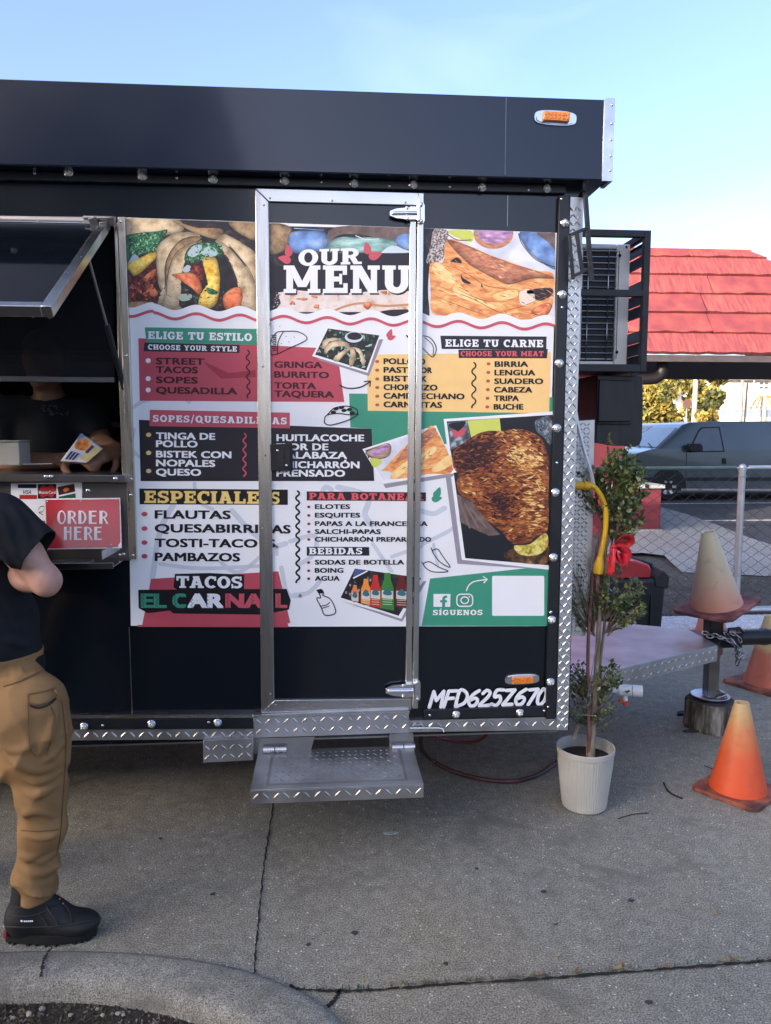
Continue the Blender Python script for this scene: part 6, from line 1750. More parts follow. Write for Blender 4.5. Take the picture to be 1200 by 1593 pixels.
tests = [lambda V: V[:, 2] < hem + .012 * np.sin(9 * V[:, 0] + 5) , lambda V: ((V - slR) @ axR > .004) & (np.linalg.norm(V - slR, axis=1) < .14), lambda V: ((V - slL) @ axL > .004) & (np.linalg.norm(V - slL, axis=1) < .14), lambda V: V[:, 2] > neck[2] + .005]
V, F = snip(V, F, [((0, 0, hem), (.05, .1, -1), V.mean(0), 9), (slR, axR, slR, .14), (slL, axL, slL, .14), (neck + np.array([0, 0, .005]), (0, 0, 1), neck, .3)])
so = mesh_obj('shirt', V, F, SHIRT, CU, smooth_it=3)
sol = so.modifiers.new('cloth', 'SOLIDIFY'); sol.thickness = .004; sol.offset = -1
def pfolds(X, Y, Z):
    k = np.clip((.62 - Z) / .5, 0, 1); lo_ = np.exp(-((Z - .20) / .10) ** 2); kn = np.exp(-((Z - .60) / .13) ** 2)
    wx = X + .03 * np.sin(17 * Z + 5 * Y) + .012 * np.sin(41 * Z + 20 * Y); wz = Z + .02 * np.sin(23 * X + 9 * Y) + .010 * np.sin(50 * X - 31 * Y)
    rg = lambda u: 1 - np.abs(np.sin(u)) ** .7 * 2          # sharp creases with soft bellies
    cr = np.exp(-((Z - .74) / .10) ** 2)
    return (.0022 * np.sin(26 * Z + 15 * X) - .0085 * lo_ * rg(30 * wz + 10 * wx) - .0055 * kn * rg(24 * wz - 15 * wx) - .004 * cr * rg(20 * wz + 22 * wx) - .0018 * rg(31 * wx + 9 * wz))
wa = np.array([pel[0] + .02, pel[1] - .01, hem - .02])
tr = [('c', tuple(wa + np.array([0, 0, .05])), tuple(wa - np.array([0, 0, .05])), .142, .146), ('c', tuple(pp(18, 1105, -.57)), tuple(pp(40, 1125, -.585)), .125, .115)]
tr += [('c', tuple(pp(45, 1105, -.59)), tuple(pp(57, 1170, -.60)), .122, .098), ('c', tuple(pp(57, 1170, -.60)), tuple(pp(66, 1230, -.60)), .094, .072), ('c', tuple(pp(66, 1230, -.60)), tuple(pp(64, 1290, -.60)), .072, .065), ('c', tuple(pp(66, 1290, -.60)), tuple(pp(56, 1355, -.59)), .065, .061), ('c', tuple(pp(56, 1355, -.59)), tuple(pp(57, 1388, -.585)), .062, .058), ('e', tuple(pp(20, 1185, -.585)), (.06, .07, .05))]
L_ = np.array([-.13, .22, 0]); tr += [('c', tuple(hipL), tuple(kneeL), .12, .08), ('c', tuple(kneeL), tuple(ankL + np.array([0, 0, .02])), .078, .066)]
V, F = blob_mesh(tr, h=.010, k=.035, disp=pfolds)
bv0 = BVHTree.FromPolygons([Vector(v) for v in V], [tuple(int(i) for i in f) for f in F])
tr += rolls(bv0, [([(26, 1347), (50, 1358), (74, 1356), (90, 1343)], .016), ([(27, 1366), (55, 1374), (80, 1370), (91, 1362)], .015), ([(31, 1384), (52, 1390), (78, 1387)], .012), ([(30, 1330), (46, 1334), (66, 1326)], .009), ([(60, 1340), (80, 1330), (92, 1318)], .010),
    ([(10, 1172), (34, 1190), (62, 1198), (88, 1190)], .016), ([(22, 1204), (48, 1214), (76, 1210), (98, 1196)], .013), ([(34, 1228), (56, 1236), (82, 1226)], .010), ([(66, 1186), (84, 1172), (98, 1150)], .011), ([(58, 1176), (72, 1150), (84, 1120), (86, 1098)], .012), ([(4, 1158), (20, 1166), (40, 1164)], .010),
    ([(40, 1300), (64, 1304), (88, 1298)], .006), ([(36, 1268), (58, 1262), (84, 1270)], .006), ([(2, 1062), (30, 1056), (70, 1042)], .007), ([(8, 1045), (10, 1060)], .005), ([(20, 1043), (22, 1058)], .005), ([(32, 1040), (34, 1055)], .005), ([(94, 1090), (101, 1140), (100, 1190)], .009), ([(20, 1110), (40, 1140), (46, 1168)], .008)])
V, F = blob_mesh(tr, h=.0062, k=.035, disp=pfolds)
V, F = snip(V, F, [((0, 0, wa[2] + .05), (0, 0, 1), wa, 9), (pp(58, 1397, -.585), (.1, 0, -1), wa, 9)])
po = mesh_obj('trousers', V, F, PANTS, CU, smooth_it=1)
sol = po.modifiers.new('cloth', 'SOLIDIFY'); sol.thickness = .004; sol.offset = -1
# pocket welt, side seam and draw cord lie on the cloth: drop each point on the trouser surface
bvh = BVHTree.FromPolygons([Vector(v) for v in V], [tuple(int(i) for i in f) for f in F])
def on_cloth(px, py, lift=.004):
    r = ray(px, py).normalized(); hit = bvh.ray_cast(CAM, r)
    return (hit[0] - r * lift) if hit[0] is not None else None
def seam(pxs, r, m, name='seam'):
    P = [q for q in (on_cloth(x, y, .0028) for x, y in smooth_open(pxs, 6)) if q is not None]
    if len(P) > 2:
        mb = MB(); mb.tube(P, r, 6); mb.build(name, m, po)
seam([(46, 1094), (60, 1096), (76, 1091), (88, 1081)], .0035, SEAM, 'pocket_welt'); seam([(47, 1098), (60, 1101), (76, 1096), (87, 1087)], .003, RUBBER, 'pocket_welt'); seam([(44, 1080), (70, 1075), (87, 1070)], .0016, SEAM)
seam([(43, 1080), (44, 1120), (46, 1160), (55, 1178)], .0016, SEAM); seam([(80, 1100), (86, 1120), (80, 1150), (72, 1176)], .002, SEAM); seam([(95, 1085), (99, 1110), (103, 1150), (101, 1200), (97, 1260), (94, 1300), (88, 1330)], .0018, SEAM)
seam([(5, 1068), (30, 1060), (60, 1046), (74, 1040)], .0016, SEAM); seam([(32, 1292), (55, 1293), (80, 1292), (92, 1290)], .0016, SEAM)
mb = MB(); c = pp(90, 1073, -.61)
mb.tube(smooth_open([tuple(c + np.array(q)) for q in ((-.01, -.01, .0), (.005, -.03, .006), (.016, -.03, -.012), (.018, -.02, -.035))], 5), .003, 6); mb.build('draw_cord', SEAM, po)
def boot(ax, ay, dx, dy, nm):
    d = Vector((dx, dy, 0)).normalized(); s = Vector((-d.y, d.x, 0)); A0 = Vector((ax, ay, 0))
    q = lambda f, z, l=0: tuple(A0 + d * f + s * l + Vector((0, 0, z)))
    R = np.array([[d.x, s.x, 0], [d.y, s.y, 0], [0, 0, 1]])
    pr = [('c', q(-.005, .19), q(-.015, .09), .050, .056), ('c', q(-.02, .075), q(.055, .072), .052, .046), ('c', q(.02, .13), q(.085, .078), .036, .034), ('e', q(.10, .050), (.088, .046, .034), R), ('e', q(.142, .045), (.052, .045, .025), R), ('e', q(-.035, .06), (.045, .044, .05), R)]
    V, F = blob_mesh(pr, h=.006, k=.03); V[:, 2] = np.maximum(V[:, 2], .026)
    V, F = snip(V, F, [((0, 0, .205), (0, 0, 1), (ax, ay, .1), 9)])
    b = mesh_obj('boot', V, F, BOOT, CU, smooth_it=3); sl_ = b.modifiers.new('leather', 'SOLIDIFY'); sl_.thickness = .004; sl_.offset = -1
    out = []
    for k in range(28):
        a = 2 * pi * k / 28; f = cos(a); l = sin(a)
        out.append(A0 + d * (.055 + .142 * f) + s * (.052 * math.copysign(abs(l) ** .7, l) * (1.0 - .10 * (f < -.2))) )
    mb = MB(); mb.prism([p + Vector((0, 0, .008)) for p in out], Vector((0, 0, .028)))
    for k in range(22):
        p = out[int(k * 28 / 22)]; mb.box((p.x + (A0.x + .06 - p.x) * .06, p.y + (A0.y - p.y) * .12, .0045), (.011, .011, .009), 0, rot=(0, 0, k * .4))
    mb.build('sole', SOLE, b, bevel=.004)
    mb = MB()
    for k in range(4):
        f = .045 + .018 * k; z = .128 - .016 * k
        mb.tube([q(f - .006, z - .012, -.034), q(f + .01, z + .002, -.012), q(f + .012, z + .003, .012), q(f - .006, z - .012, .034)], .0032, 6)
    mb.tube(smooth_open([q(.05, .13, -.03), q(.075, .122, -.058), q(.098, .09, -.062), q(.092, .075, -.05)], 6), .003, 6)
    mb.build('lace', pm('lace_black', (.028, .029, .031), rough=.8), b)
    if nm == 'r':
        bvb = BVHTree.FromPolygons([Vector(v) for v in V], [tuple(int(i) for i in f) for f in F])
        for pxs in ([(14, 1408), (30, 1412), (48, 1404), (66, 1394), (82, 1388)], [(12, 1425), (40, 1426), (66, 1420), (84, 1408), (98, 1402)], [(100, 1408), (108, 1420), (112, 1436)], [(8, 1442), (50, 1443), (100, 1440), (146, 1432)], [(60, 1422), (70, 1434), (74, 1441)]):
            P = []
            for x, y in smooth_open(pxs, 5):
                r = ray(x, y).normalized(); h_ = bvb.ray_cast(CAM, r)
                if h_[0] is not None: P.append(h_[0] - r * .0035)
            if len(P) > 2:
                mb = MB(); mb.tube(P, .0022, 6); mb.build('seam', pm('boot_seam', (.022, .023, .025), rough=.7), b)
        for x, y in ((88, 1391), (93, 1399), (98, 1406)):
            r = ray(x, y).normalized(); h_ = bvb.ray_cast(CAM, r)
            if h_[0] is not None: mb = MB(); mb.ball(h_[0] - r * .003, .0035, 8, 6); mb.build('eyelet', STEEL_D, b)
    return b
bR = boot(ankR[0] - .010, -.575, 1, -.02, 'r'); boot(ankL[0] - .03, ankL[1] + .01, 1, .25, 'l')
mb = MB()
for k in range(5): mb.box(tuple(pp(38 + 3.0 * k, 1433.6 - .1 * k, -.634)), (.0042, .001, .0045))
mb.ball(tuple(pp(33.5, 1433.5, -.634)), (.004, .001, .004), 8, 6)
mb.build('boot_print', A_WHT, bR)
mb = MB(); mb.box(tuple(pp(10, 1451, -.60)), (.012, .03, .022), 0); mb.build('heel_tab', pm('heel_red', (.25, .05, .05), rough=.6), bR, bevel=.003)
hp_ = [(k, v, r_, R_) for (k, v, r_, R_) in [head_prims(headc, fdir)[0]]]
c0 = np.array(headc)
V, F = blob_mesh([('e', tuple(c0 + np.array([-.012, -.012, .04])), (.086, .104, .086), head_prims(headc, fdir)[0][3])], h=.008, k=.02)
V, F = cut(V, F, [lambda V: (V[:, 2] < c0[2] + .005) & (((V - c0) @ np.array(fdir)) > -.02), lambda V: (V[:, 2] < c0[2] - .05)])
mesh_obj('hair', V, F, HAIR, CU, smooth_it=2)

# --- vendor: leans over the counter inside, holding a printed packet
VY = .34
def vp(x, y, Y=VY): return np.array(atY(x, y, Y))
VE = thing('person', 'vendor in a dark printed T-shirt inside the serving window holding a colourful packet', 'person', (-.97, .45, ZB))
nk = vp(78, 612, .36); hd = nk + np.array([.0, -.05, .13])
sR, sL = vp(138, 648, .40), vp(20, 640, .40)            # right in picture, left in picture
eR, eL = vp(158, 690, .36), vp(-14, 720, .30)
wR, wL = vp(183, 700, .20), vp(98, 716, .17)
ch = vp(78, 690, .44); be = ch + np.array([0, .10, -.40])
bd = [('c', tuple(ch), tuple(nk - np.array([0, 0, .05])), .14, .075), ('c', tuple(ch), tuple(be), .14, .13), ('c', tuple(nk - np.array([0, 0, .04])), tuple(hd - np.array([0, 0, .05])), .056, .052)] + head_prims(hd, (-.1, -1, 0))
for s, e, w_ in ((sR, eR, wR), (sL, eL, wL)):
    bd += [('c', tuple(nk - np.array([0, 0, .07])), tuple(s), .06, .062), ('c', tuple(s), tuple(e), .056, .046), ('c', tuple(e), tuple(w_), .044, .030)]
bd += hand_prims(wR, (-.42, -.70, -.12), (.55, -.35, .65), 1, .95, .75)
bd += hand_prims(wL, (.75, -.3, .12), (0, -.3, .9), -1, 1.0, .5)
for sx in (-.09, .09): bd += [('c', tuple(be + np.array([sx, .0, 0])), (be[0] + sx, be[1] + .02, ZB + .55), .09, .06), ('c', (be[0] + sx, be[1] + .02, ZB + .55), (be[0] + sx, be[1] + .04, ZB + .12), .06, .045)]
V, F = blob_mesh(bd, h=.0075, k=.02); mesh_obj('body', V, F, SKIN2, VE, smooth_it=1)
sh = [('c', tuple(ch), tuple(nk - np.array([0, 0, .06])), .16, .085), ('c', tuple(ch), tuple(be), .16, .15)]
cR, cL = sR * .25 + eR * .75, sL * .25 + eL * .75
for s, e in ((sR, cR), (sL, cL)): sh += [('c', tuple(nk - np.array([0, 0, .075])), tuple(s), .075, .08), ('c', tuple(s), tuple(e), .08, .07)]
V, F = blob_mesh(sh, h=.01, k=.03, disp=folds)
aR, aL = (cR - sR) / np.linalg.norm(cR - sR), (cL - sL) / np.linalg.norm(cL - sL)
V, F = snip(V, F, [(nk, (0, -.4, 1), nk, .3), (cR, aR, cR, .12), (cL, aL, cL, .12)])
vs_ = mesh_obj('shirt', V, F, SHIRT, VE, smooth_it=2)
bv = BVHTree.FromPolygons([Vector(v) for v in V], [tuple(int(i) for i in f) for f in F])
mb = MB()
random.seed(4)
for k in range(26):         # faint faded print on the chest
    r_ = ray(random.uniform(66, 108), random.uniform(630, 646)).normalized(); h_ = bv.ray_cast(CAM, r_)
    if h_[0] is not None:
        p = h_[0] - r_ * .003; mb.box(p, (random.uniform(.004, .014), .002, random.uniform(.002, .006)), 0, rot=(0, random.uniform(-.8, .8), 0))
mb.build('shirt_print', pm('faded_print', (.05, .05, .06), rough=.9), vs_)
mb = MB(); mb.box2((be[0] - .15, be[1] - .09, ZB + .10), (be[0] + .15, be[1] + .14, be[2] + .05)); 
mb.build('apron', pm('apron_black', (.014, .014, .016), rough=.9), VE, bevel=.05, bseg=3)
V, F = blob_mesh([('e', tuple(hd + np.array([0, .012, .045])), (.084, .102, .082))], h=.01, k=.02)
V, F = cut(V, F, [lambda V: (V[:, 2] < hd[2] + .03) & (V[:, 1] < hd[1] + .01)]); mesh_obj('hair', V, F, HAIR, VE, smooth_it=1)
# packet held over the counter
Q = [vp(126, 674, .075), vp(160, 698, .075), vp(134, 720, .055), vp(94, 717, .055)]
PK = thing('snack_packet', 'bright snack packet with an orange picture held by the vendor over the counter', 'packet', tuple((Q[0] + Q[2]) / 2))
mb = MB(); mb.prism([Vector(q) for q in Q], Vector((0, .012, 0))); mb.build('packet', pm('packet_white', (.62, .62, .66), rough=.35, var=.05), PK, bevel=.003)
def qk(u, v): return Vector(Q[0] * (1 - u) * (1 - v) + Q[1] * u * (1 - v) + Q[2] * u * v + Q[3] * (1 - u) * v)
def pk(name, P, m, l):
    mb = MB(); R_ = [qk(u, v) + Vector((0, -l, 0)) for u, v in P]
    for t in tessellate_polygon([R_]): mb.add([R_[k] for k in t], [(0, 1, 2)])
    return mb.build(name, m, PK)
pk('packet_print', smooth_closed([(.08, .12), (.45, .05), (.62, .22), (.55, .42), (.3, .5), (.1, .42)], 4), F_ORNG if False else ramp('snack_orange', [(.3, s2l((150, 74, 24))), (.5, s2l((226, 136, 44))), (.7, s2l((246, 196, 110)))], vs=40), .0012)
pk('packet_print', [(.62, .1), (1, .05), (1, .95), (.62, .8)], flat('packet_sand', (196, 186, 130)), .0011)
pk('packet_print', [(.6, .12), (.72, .12), (.72, .5), (.6, .5)], flat('packet_navy', (40, 44, 92)), .0016)
pk('packet_print', [(0, 0), (.2, .0), (.05, .22), (0, .2)], flat('packet_blue', (104, 132, 196)), .0017)
for k in range(3): pk('packet_print', [(.12 + .13 * k, .62), (.2 + .13 * k, .6), (.2 + .13 * k, .92), (.12 + .13 * k, .92)], flat('packet_navy', (40, 44, 92)), .0013 + .0001 * k)
mb = MB(); a, b = vp(36, 721, .06), vp(80, 717, .10); a[2] = b[2] = pw(60, 728, .0).z + .012
a = Vector(a); b = Vector(b); mb.beam(a, b, .035, .0015); tag(mb.build('receipt', A_WHT), 'white paper slip lying on the window counter under the vendor’s hand', 'paper slip')
# ------------------------------------------------------------ potted tree by the nose of the trailer
pc = gnd(910, 1255); PC = Vector((pc.x, pc.y + .01, 0))
PT = thing('potted_tree', 'thin small leaved tree in a ribbed off white pot at the trailer corner', 'potted tree', tuple(PC))
zr = atY(910, 1160, PC.y).z; rr = 47.5 * (PC.y + 2.95) / FPX; rb = 36 * (PC.y + 2.95) / FPX
mb = MB(); seg = 120
prof = [(rb * .9, .0), (rb, .008), (rb * 1.01, .02), (rr * .93, zr * .74), (rr * .965, zr - .028), (rr * .985, zr - .024), (rr, zr - .004), (rr * .99, zr), (rr * .95, zr - .001), (rr * .93, zr - .02), (rr * .90, zr * .7), (.002, zr * .68)]
vs, fs = [], []
for i, (r, z) in enumerate(prof):
    for j in range(seg):
        a = 2 * pi * j / seg; q = r * (1 + (.016 if j % 2 else -.012) * (1 if 2 <= i <= 4 and i != 4 or i == 2 else 0))
        vs.append(PC + Vector((q * cos(a), q * sin(a), z)))
for i in range(len(prof) - 1):
    for j in range(seg): k = (j + 1) % seg; fs.append((i * seg + j, i * seg + k, (i + 1) * seg + k, (i + 1) * seg + j))
mb.add(vs, fs); mb.build('pot', pm('pot_plastic', (.47, .46, .41), rough=.45, var=.06, vs=5), PT, ang=15)
mb = MB(); mb.lathe([(rr * .915, zr - .05), (rr * .7, zr - .042), (rr * .4, zr - .05), (.001, zr - .045)], PC, 30); mb.build('soil', M_SOIL, PT)
M_BARK = ramp('thin_bark', [(.3, (.12, .085, .055)), (.5, (.27, .21, .145)), (.7, (.42, .35, .26))], vs=30, stretch=(1, 1, .25), rough=.9, bump=.3)
M_BARKR = ramp('red_bark', [(.3, (.09, .04, .032)), (.6, (.24, .11, .085)), (.75, (.32, .18, .14))], vs=30, stretch=(1, 1, .25), rough=.9, bump=.3)
LEAF = ramp('small_leaf', [(.3, (.030, .056, .018)), (.46, (.070, .112, .032)), (.58, (.14, .17, .05)), (.72, (.24, .22, .08))], vs=14, rough=.38)
def tp(x, y, dy=0.0): return atY(x, y, PC.y + dy)
stems = [([(920, 1178), (922, 1130), (926, 1080), (929, 1030), (933, 960), (938, 900), (944, 840), (950, 800), (955, 760), (960, 715)], .0135, .005, 0), ([(917, 1178), (916, 1120), (915, 1050), (916, 985), (920, 930), (925, 880), (934, 830), (946, 780)], .009, .004, -.02), ([(923, 1178), (927, 1110), (932, 1050), (939, 990), (945, 930), (949, 880), (956, 820), (970, 760)], .008, .0035, .025)]
mb = MB(); mbr = MB()
for k, (P, r0, r1, dy) in enumerate(stems):
    pts = [tp(x, y, dy * min(1, i / 3)) for i, (x, y) in enumerate(smooth_open(P, 4))]
    (mbr if k == 1 else mb).tube(pts, [r0 + (r1 - r0) * i / (len(pts) - 1) for i in range(len(pts))], 9)
mb.tube([tp(919, 1178), tp(920, 1150), tp(923, 1120)], [.02, .017, .013], 10)
mb.build('trunk', M_BARK, PT); mbr.build('trunk', M_BARKR, PT)
random.seed(21)
twg = MB(); lf = MB()
def leaf(p, d, n, l):
    d = d.normalized(); s = d.cross(n).normalized() * l * .33; n2 = s.cross(d).normalized() * l * .06
    lf.add([p, p + d * l * .35 + s + n2, p + d * l, p + d * l * .35 - s + n2, p + d * l * .4 - n2 * .3], [(0, 4, 1), (1, 4, 2), (2, 4, 3), (3, 4, 0)])
def rv(): 
    v = Vector((random.gauss(0, 1), random.gauss(0, 1), random.gauss(0, 1))); return v.normalized()
def spray(base, tip, nl, l, spread=.012):
    pts = [Vector(p) for p in smooth_open([tuple(base), tuple((base + tip) / 2 + rv() * (tip - base).length * .09), tuple(tip)], 5)]
    twg.tube(pts, [.0024 - .0016 * i / (len(pts) - 1) for i in range(len(pts))], 5, 0, False)
    for i in range(nl):
        t = random.uniform(.35, 1.0) ** .7; q = pts[min(len(pts) - 1, int(t * (len(pts) - 1)))] + rv() * spread * random.random()
        d = ((tip - base).normalized() * .5 + rv()); leaf(q, d, rv(), l * random.uniform(.6, 1.25))
def cluster(cx, cy, rx, ry, n, nl, l, base_fn, depth=.11, hole=None):
    for _ in range(n):
        a = random.uniform(0, 2 * pi); q = random.uniform(.25, 1) ** .5
        x, y = cx + rx * q * cos(a), cy + ry * q * sin(a)
        if hole and hole(x, y): continue
        spray(base_fn(x, y), tp(x, y, random.uniform(-depth, depth) * sqrt(max(.1, 1 - q * q * .8))), nl, l)
random.seed(8)
cluster(962, 735, 40, 34, 62, 13, .026, lambda x, y: tp(950 + (x - 960) * .3, min(850, y + 50)))
cluster(985, 752, 27, 34, 38, 13, .027, lambda x, y: tp(958, 800))
cluster(958, 785, 40, 42, 44, 8, .024, lambda x, y: tp(952, 840))
cluster(985, 800, 24, 34, 26, 9, .026, lambda x, y: tp(956, 845))
for x, y in ((948, 672), (979, 690), (955, 694), (966, 700), (982, 694), (990, 712), (940, 716)): spray(tp(955, 740), tp(x, y), 12, .02)
for x, y in ((903, 735), (896, 764), (912, 790), (906, 770), (918, 775), (908, 783), (897, 733), (893, 742)): spray(tp(938, 800), tp(x, y), 12, .019)
cluster(972, 905, 40, 34, 27, 12, .026, lambda x, y: tp(940, 965))
cluster(985, 945, 22, 24, 24, 10, .021, lambda x, y: tp(942, 985))
cluster(905, 925, 20, 46, 30, 8, .016, lambda x, y: tp(924, 985))
for x, y in ((888, 880), (890, 905), (889, 925), (892, 950), (897, 968), (900, 876), (893, 890), (999, 928), (1003, 905)): spray(tp(926 if x < 930 else 945, 990), tp(x, y), 12, .017)
cluster(948, 1050, 25, 26, 20, 10, .026, lambda x, y: tp(928, 1095))
cluster(898, 1050, 15, 26, 20, 10, .020, lambda x, y: tp(918, 1090))
cluster(915, 1090, 46, 34, 40, 7, .021, lambda x, y: tp(920, 1130))
for x, y in ((968, 1115), (962, 1095), (975, 1100), (940, 1140)): spray(tp(922, 1135), tp(x, y), 7, .018)
twg.build('twigs', ramp('twig_bark', [(.3, (.06, .045, .03)), (.6, (.16, .12, .08)), (.75, (.26, .21, .15))], vs=30, rough=.9), PT); cro = lf.build('crown', LEAF, PT, fix=False)
mb = MB(); mb.tube([tp(929, 1000, -.02), tp(912, 1098, -.03)], .002, 5); mb.tube([tp(906, 1112, -.03), tp(928, 1114, -.03)], .0028, 5); mb.tube([tp(893, 1148, .0), tp(900, 1128, .0)], .009, 7)
mb.build('stake', M_BARK, PT)
# red ribbon bow
RB = pm('red_ribbon', (.48, .02, .035), rough=.4, var=.25, vs=14)
mb = MB()
def loop(P, wd, cz=.0):
    pts = [tp(x, y, -.05 + cz + d) for x, y, d in P]
    sm = [Vector(p) for p in smooth_open([tuple(p) for p in pts], 6)]
    vs = []
    for i, p in enumerate(sm):
        d = (sm[min(i + 1, len(sm) - 1)] - sm[max(0, i - 1)]).normalized(); s = Vector((0, 1, .0)).cross(d).normalized() * .6 + Vector((0, .8, 0))
        vs += [p + s * wd / 2, p - s * wd / 2]
    mb.add(vs, [(2 * i, 2 * i + 1, 2 * i + 3, 2 * i + 2) for i in range(len(sm) - 1)])
loop([(955, 850, 0), (968, 836, -.02), (980, 836, -.01), (979, 845, .01), (958, 850, .01)], .040); loop([(955, 852, 0), (968, 852, -.03), (975, 862, -.02), (966, 874, 0), (956, 856, .01)], .05)
loop([(954, 852, -.01), (953, 872, -.02), (951, 888, -.02), (947, 893, -.01)], .028); loop([(956, 852, -.01), (962, 866, -.02), (966, 878, -.01)], .02)
mb.ball(tp(956, 850, -.06), (.012, .01, .012), 10, 6)
o = mb.build('ribbon_bow', RB); tag(o, 'red ribbon bow tied to the stem of the potted tree', 'ribbon bow')
s_ = o.modifiers.new('thick', 'SOLIDIFY'); s_.thickness = .0012
# ------------------------------------------------------------ hoses
GH = thing('gas_hose', 'yellow gas hose bending down from the side of the trailer nose behind the tree', 'hose', tuple(tp(930, 890, .06)))
YEL = pm('hose_yellow', (.62, .36, .012), rough=.45, var=.2, vs=20); mb = MB()
hy = -.05
P = [(889, 755), (905, 755), (922, 756), (932, 766), (940, 782), (943, 800), (942, 825), (937, 855), (933, 875)]
mb.tube([tp(x, y, hy) for x, y in smooth_open(P, 5)], .0105, 12); mb.tube([tp(892, 755, hy), tp(918, 756, hy)], .0175, 14); mb.tube([tp(908, 755, hy), tp(912, 755.3, hy)], .020, 14)
mb.tube([tp(934, 866, hy), tp(932, 878, hy), tp(930.5, 892, hy)], [.012, .021, .021], 14); mb.build('hose', YEL, GH)
mb = MB(); mb.tube([tp(930.5, 892, hy), tp(930, 915, hy + .02), tp(931, 960, .05), tp(934, 1050, .16), tp(934, 1110, .2)], .008, 8); mb.build('lower_pipe', M_BARKR, GH)
mb = MB(); mb.tube([tp(891, 744, hy), tp(903, 748, hy)], .011, 8); mb.build('fitting', pm('fitting_white', (.6, .6, .58), rough=.4), GH)
mb = MB(); P = [(896, 640), (899, 660), (909, 700), (920, 735), (925, 760)]
pts = [tp(x, y, -.04) for x, y in smooth_open(P, 5)]
vs = []
for p in pts:
    vs += [p + Vector((-.008, 0, 0)), p + Vector((-.002, -.007, 0)), p + Vector((.008, 0, 0)), p + Vector((.002, .006, 0))]
mb.add(vs, [(4 * i + k, 4 * i + (k + 1) % 4, 4 * i + 4 + (k + 1) % 4, 4 * i + 4 + k) for i in range(len(pts) - 1) for k in range(4)])
tag(mb.build('clear_tube', pm('clear_pvc', (.78, .80, .80), rough=.18, var=.15, vs=30, stretch=(1, 1, .2), trans=.15)), 'clear flattened plastic tube slanting down beside the trailer nose', 'tube')
WH = thing('water_hose', 'dark red hose lying on the ground in a curve under the trailer', 'hose', tuple(gnd(760, 1205)))
mb = MB(); P = [(655, 1145, .3), (657, 1165, .12), (672, 1182, .02), (700, 1198, .012), (740, 1210, .012), (790, 1216, .012), (830, 1208, .012), (858, 1192, .012), (880, 1175, .012)]
pts = []
for x, y, z in P:
    q = gnd(x, y, z); pts.append(tuple(q))
mb.tube(smooth_open(pts, 6), .0105, 9); mb.build('hose', ramp('hose_skin', [(.35, (.02, .014, .014)), (.5, (.05, .018, .02)), (.62, (.13, .05, .055))], vs=5, rough=.5), WH)
mb = MB(); pts = [tuple(gnd(x, y, z)) for x, y, z in [(668, 1143, .18), (690, 1150, .10), (720, 1155, .06), (745, 1152, .08), (760, 1140, .15)]]
mb.tube(smooth_open(pts, 5), .008, 8); mb.build('hose_branch', pm('hose_red', (.16, .03, .03), rough=.5, var=.3), WH)

# ------------------------------------------------------------ cones
def cone(name, pos, h, rb, base, label, m, mb_, rotz=.3, tilt=None, lip=.02):
    t = thing(name, label, 'traffic cone', pos, 'orange traffic cones round the trailer tongue')
    Pz = Vector(pos); R = (Euler(tilt).to_matrix() if tilt else Matrix.Identity(3)) @ Euler((0, 0, rotz)).to_matrix()
    mb = MB()
    b = base / 2; c = b * .16
    out = [(b - c, -b), (b, -b + c), (b, b - c), (b - c, b), (-b + c, b), (-b, b - c), (-b, -b + c), (-b + c, -b)]
    bot = [Pz + R @ Vector((x, y, 0)) for x, y in out]; mb.prism(bot, R @ Vector((0, 0, lip)))
    mb.build('base', mb_, t, bevel=.004)
    mb = MB(); rt_ = rb * .26
    n = 14
    prof = [(rb * 1.02, lip + .0005), (rb, lip + .012)] + [(rb + (rt_ - rb) * i / n, lip + .012 + (h - lip - .012) * i / n) for i in range(1, n + 1)] + [(rt_ * .75, h - .002), (rt_ * .7, h - .05)]
    mb.lathe(prof, Pz, 36, 0, R); mb.build('cone_body', m, t)
    return t
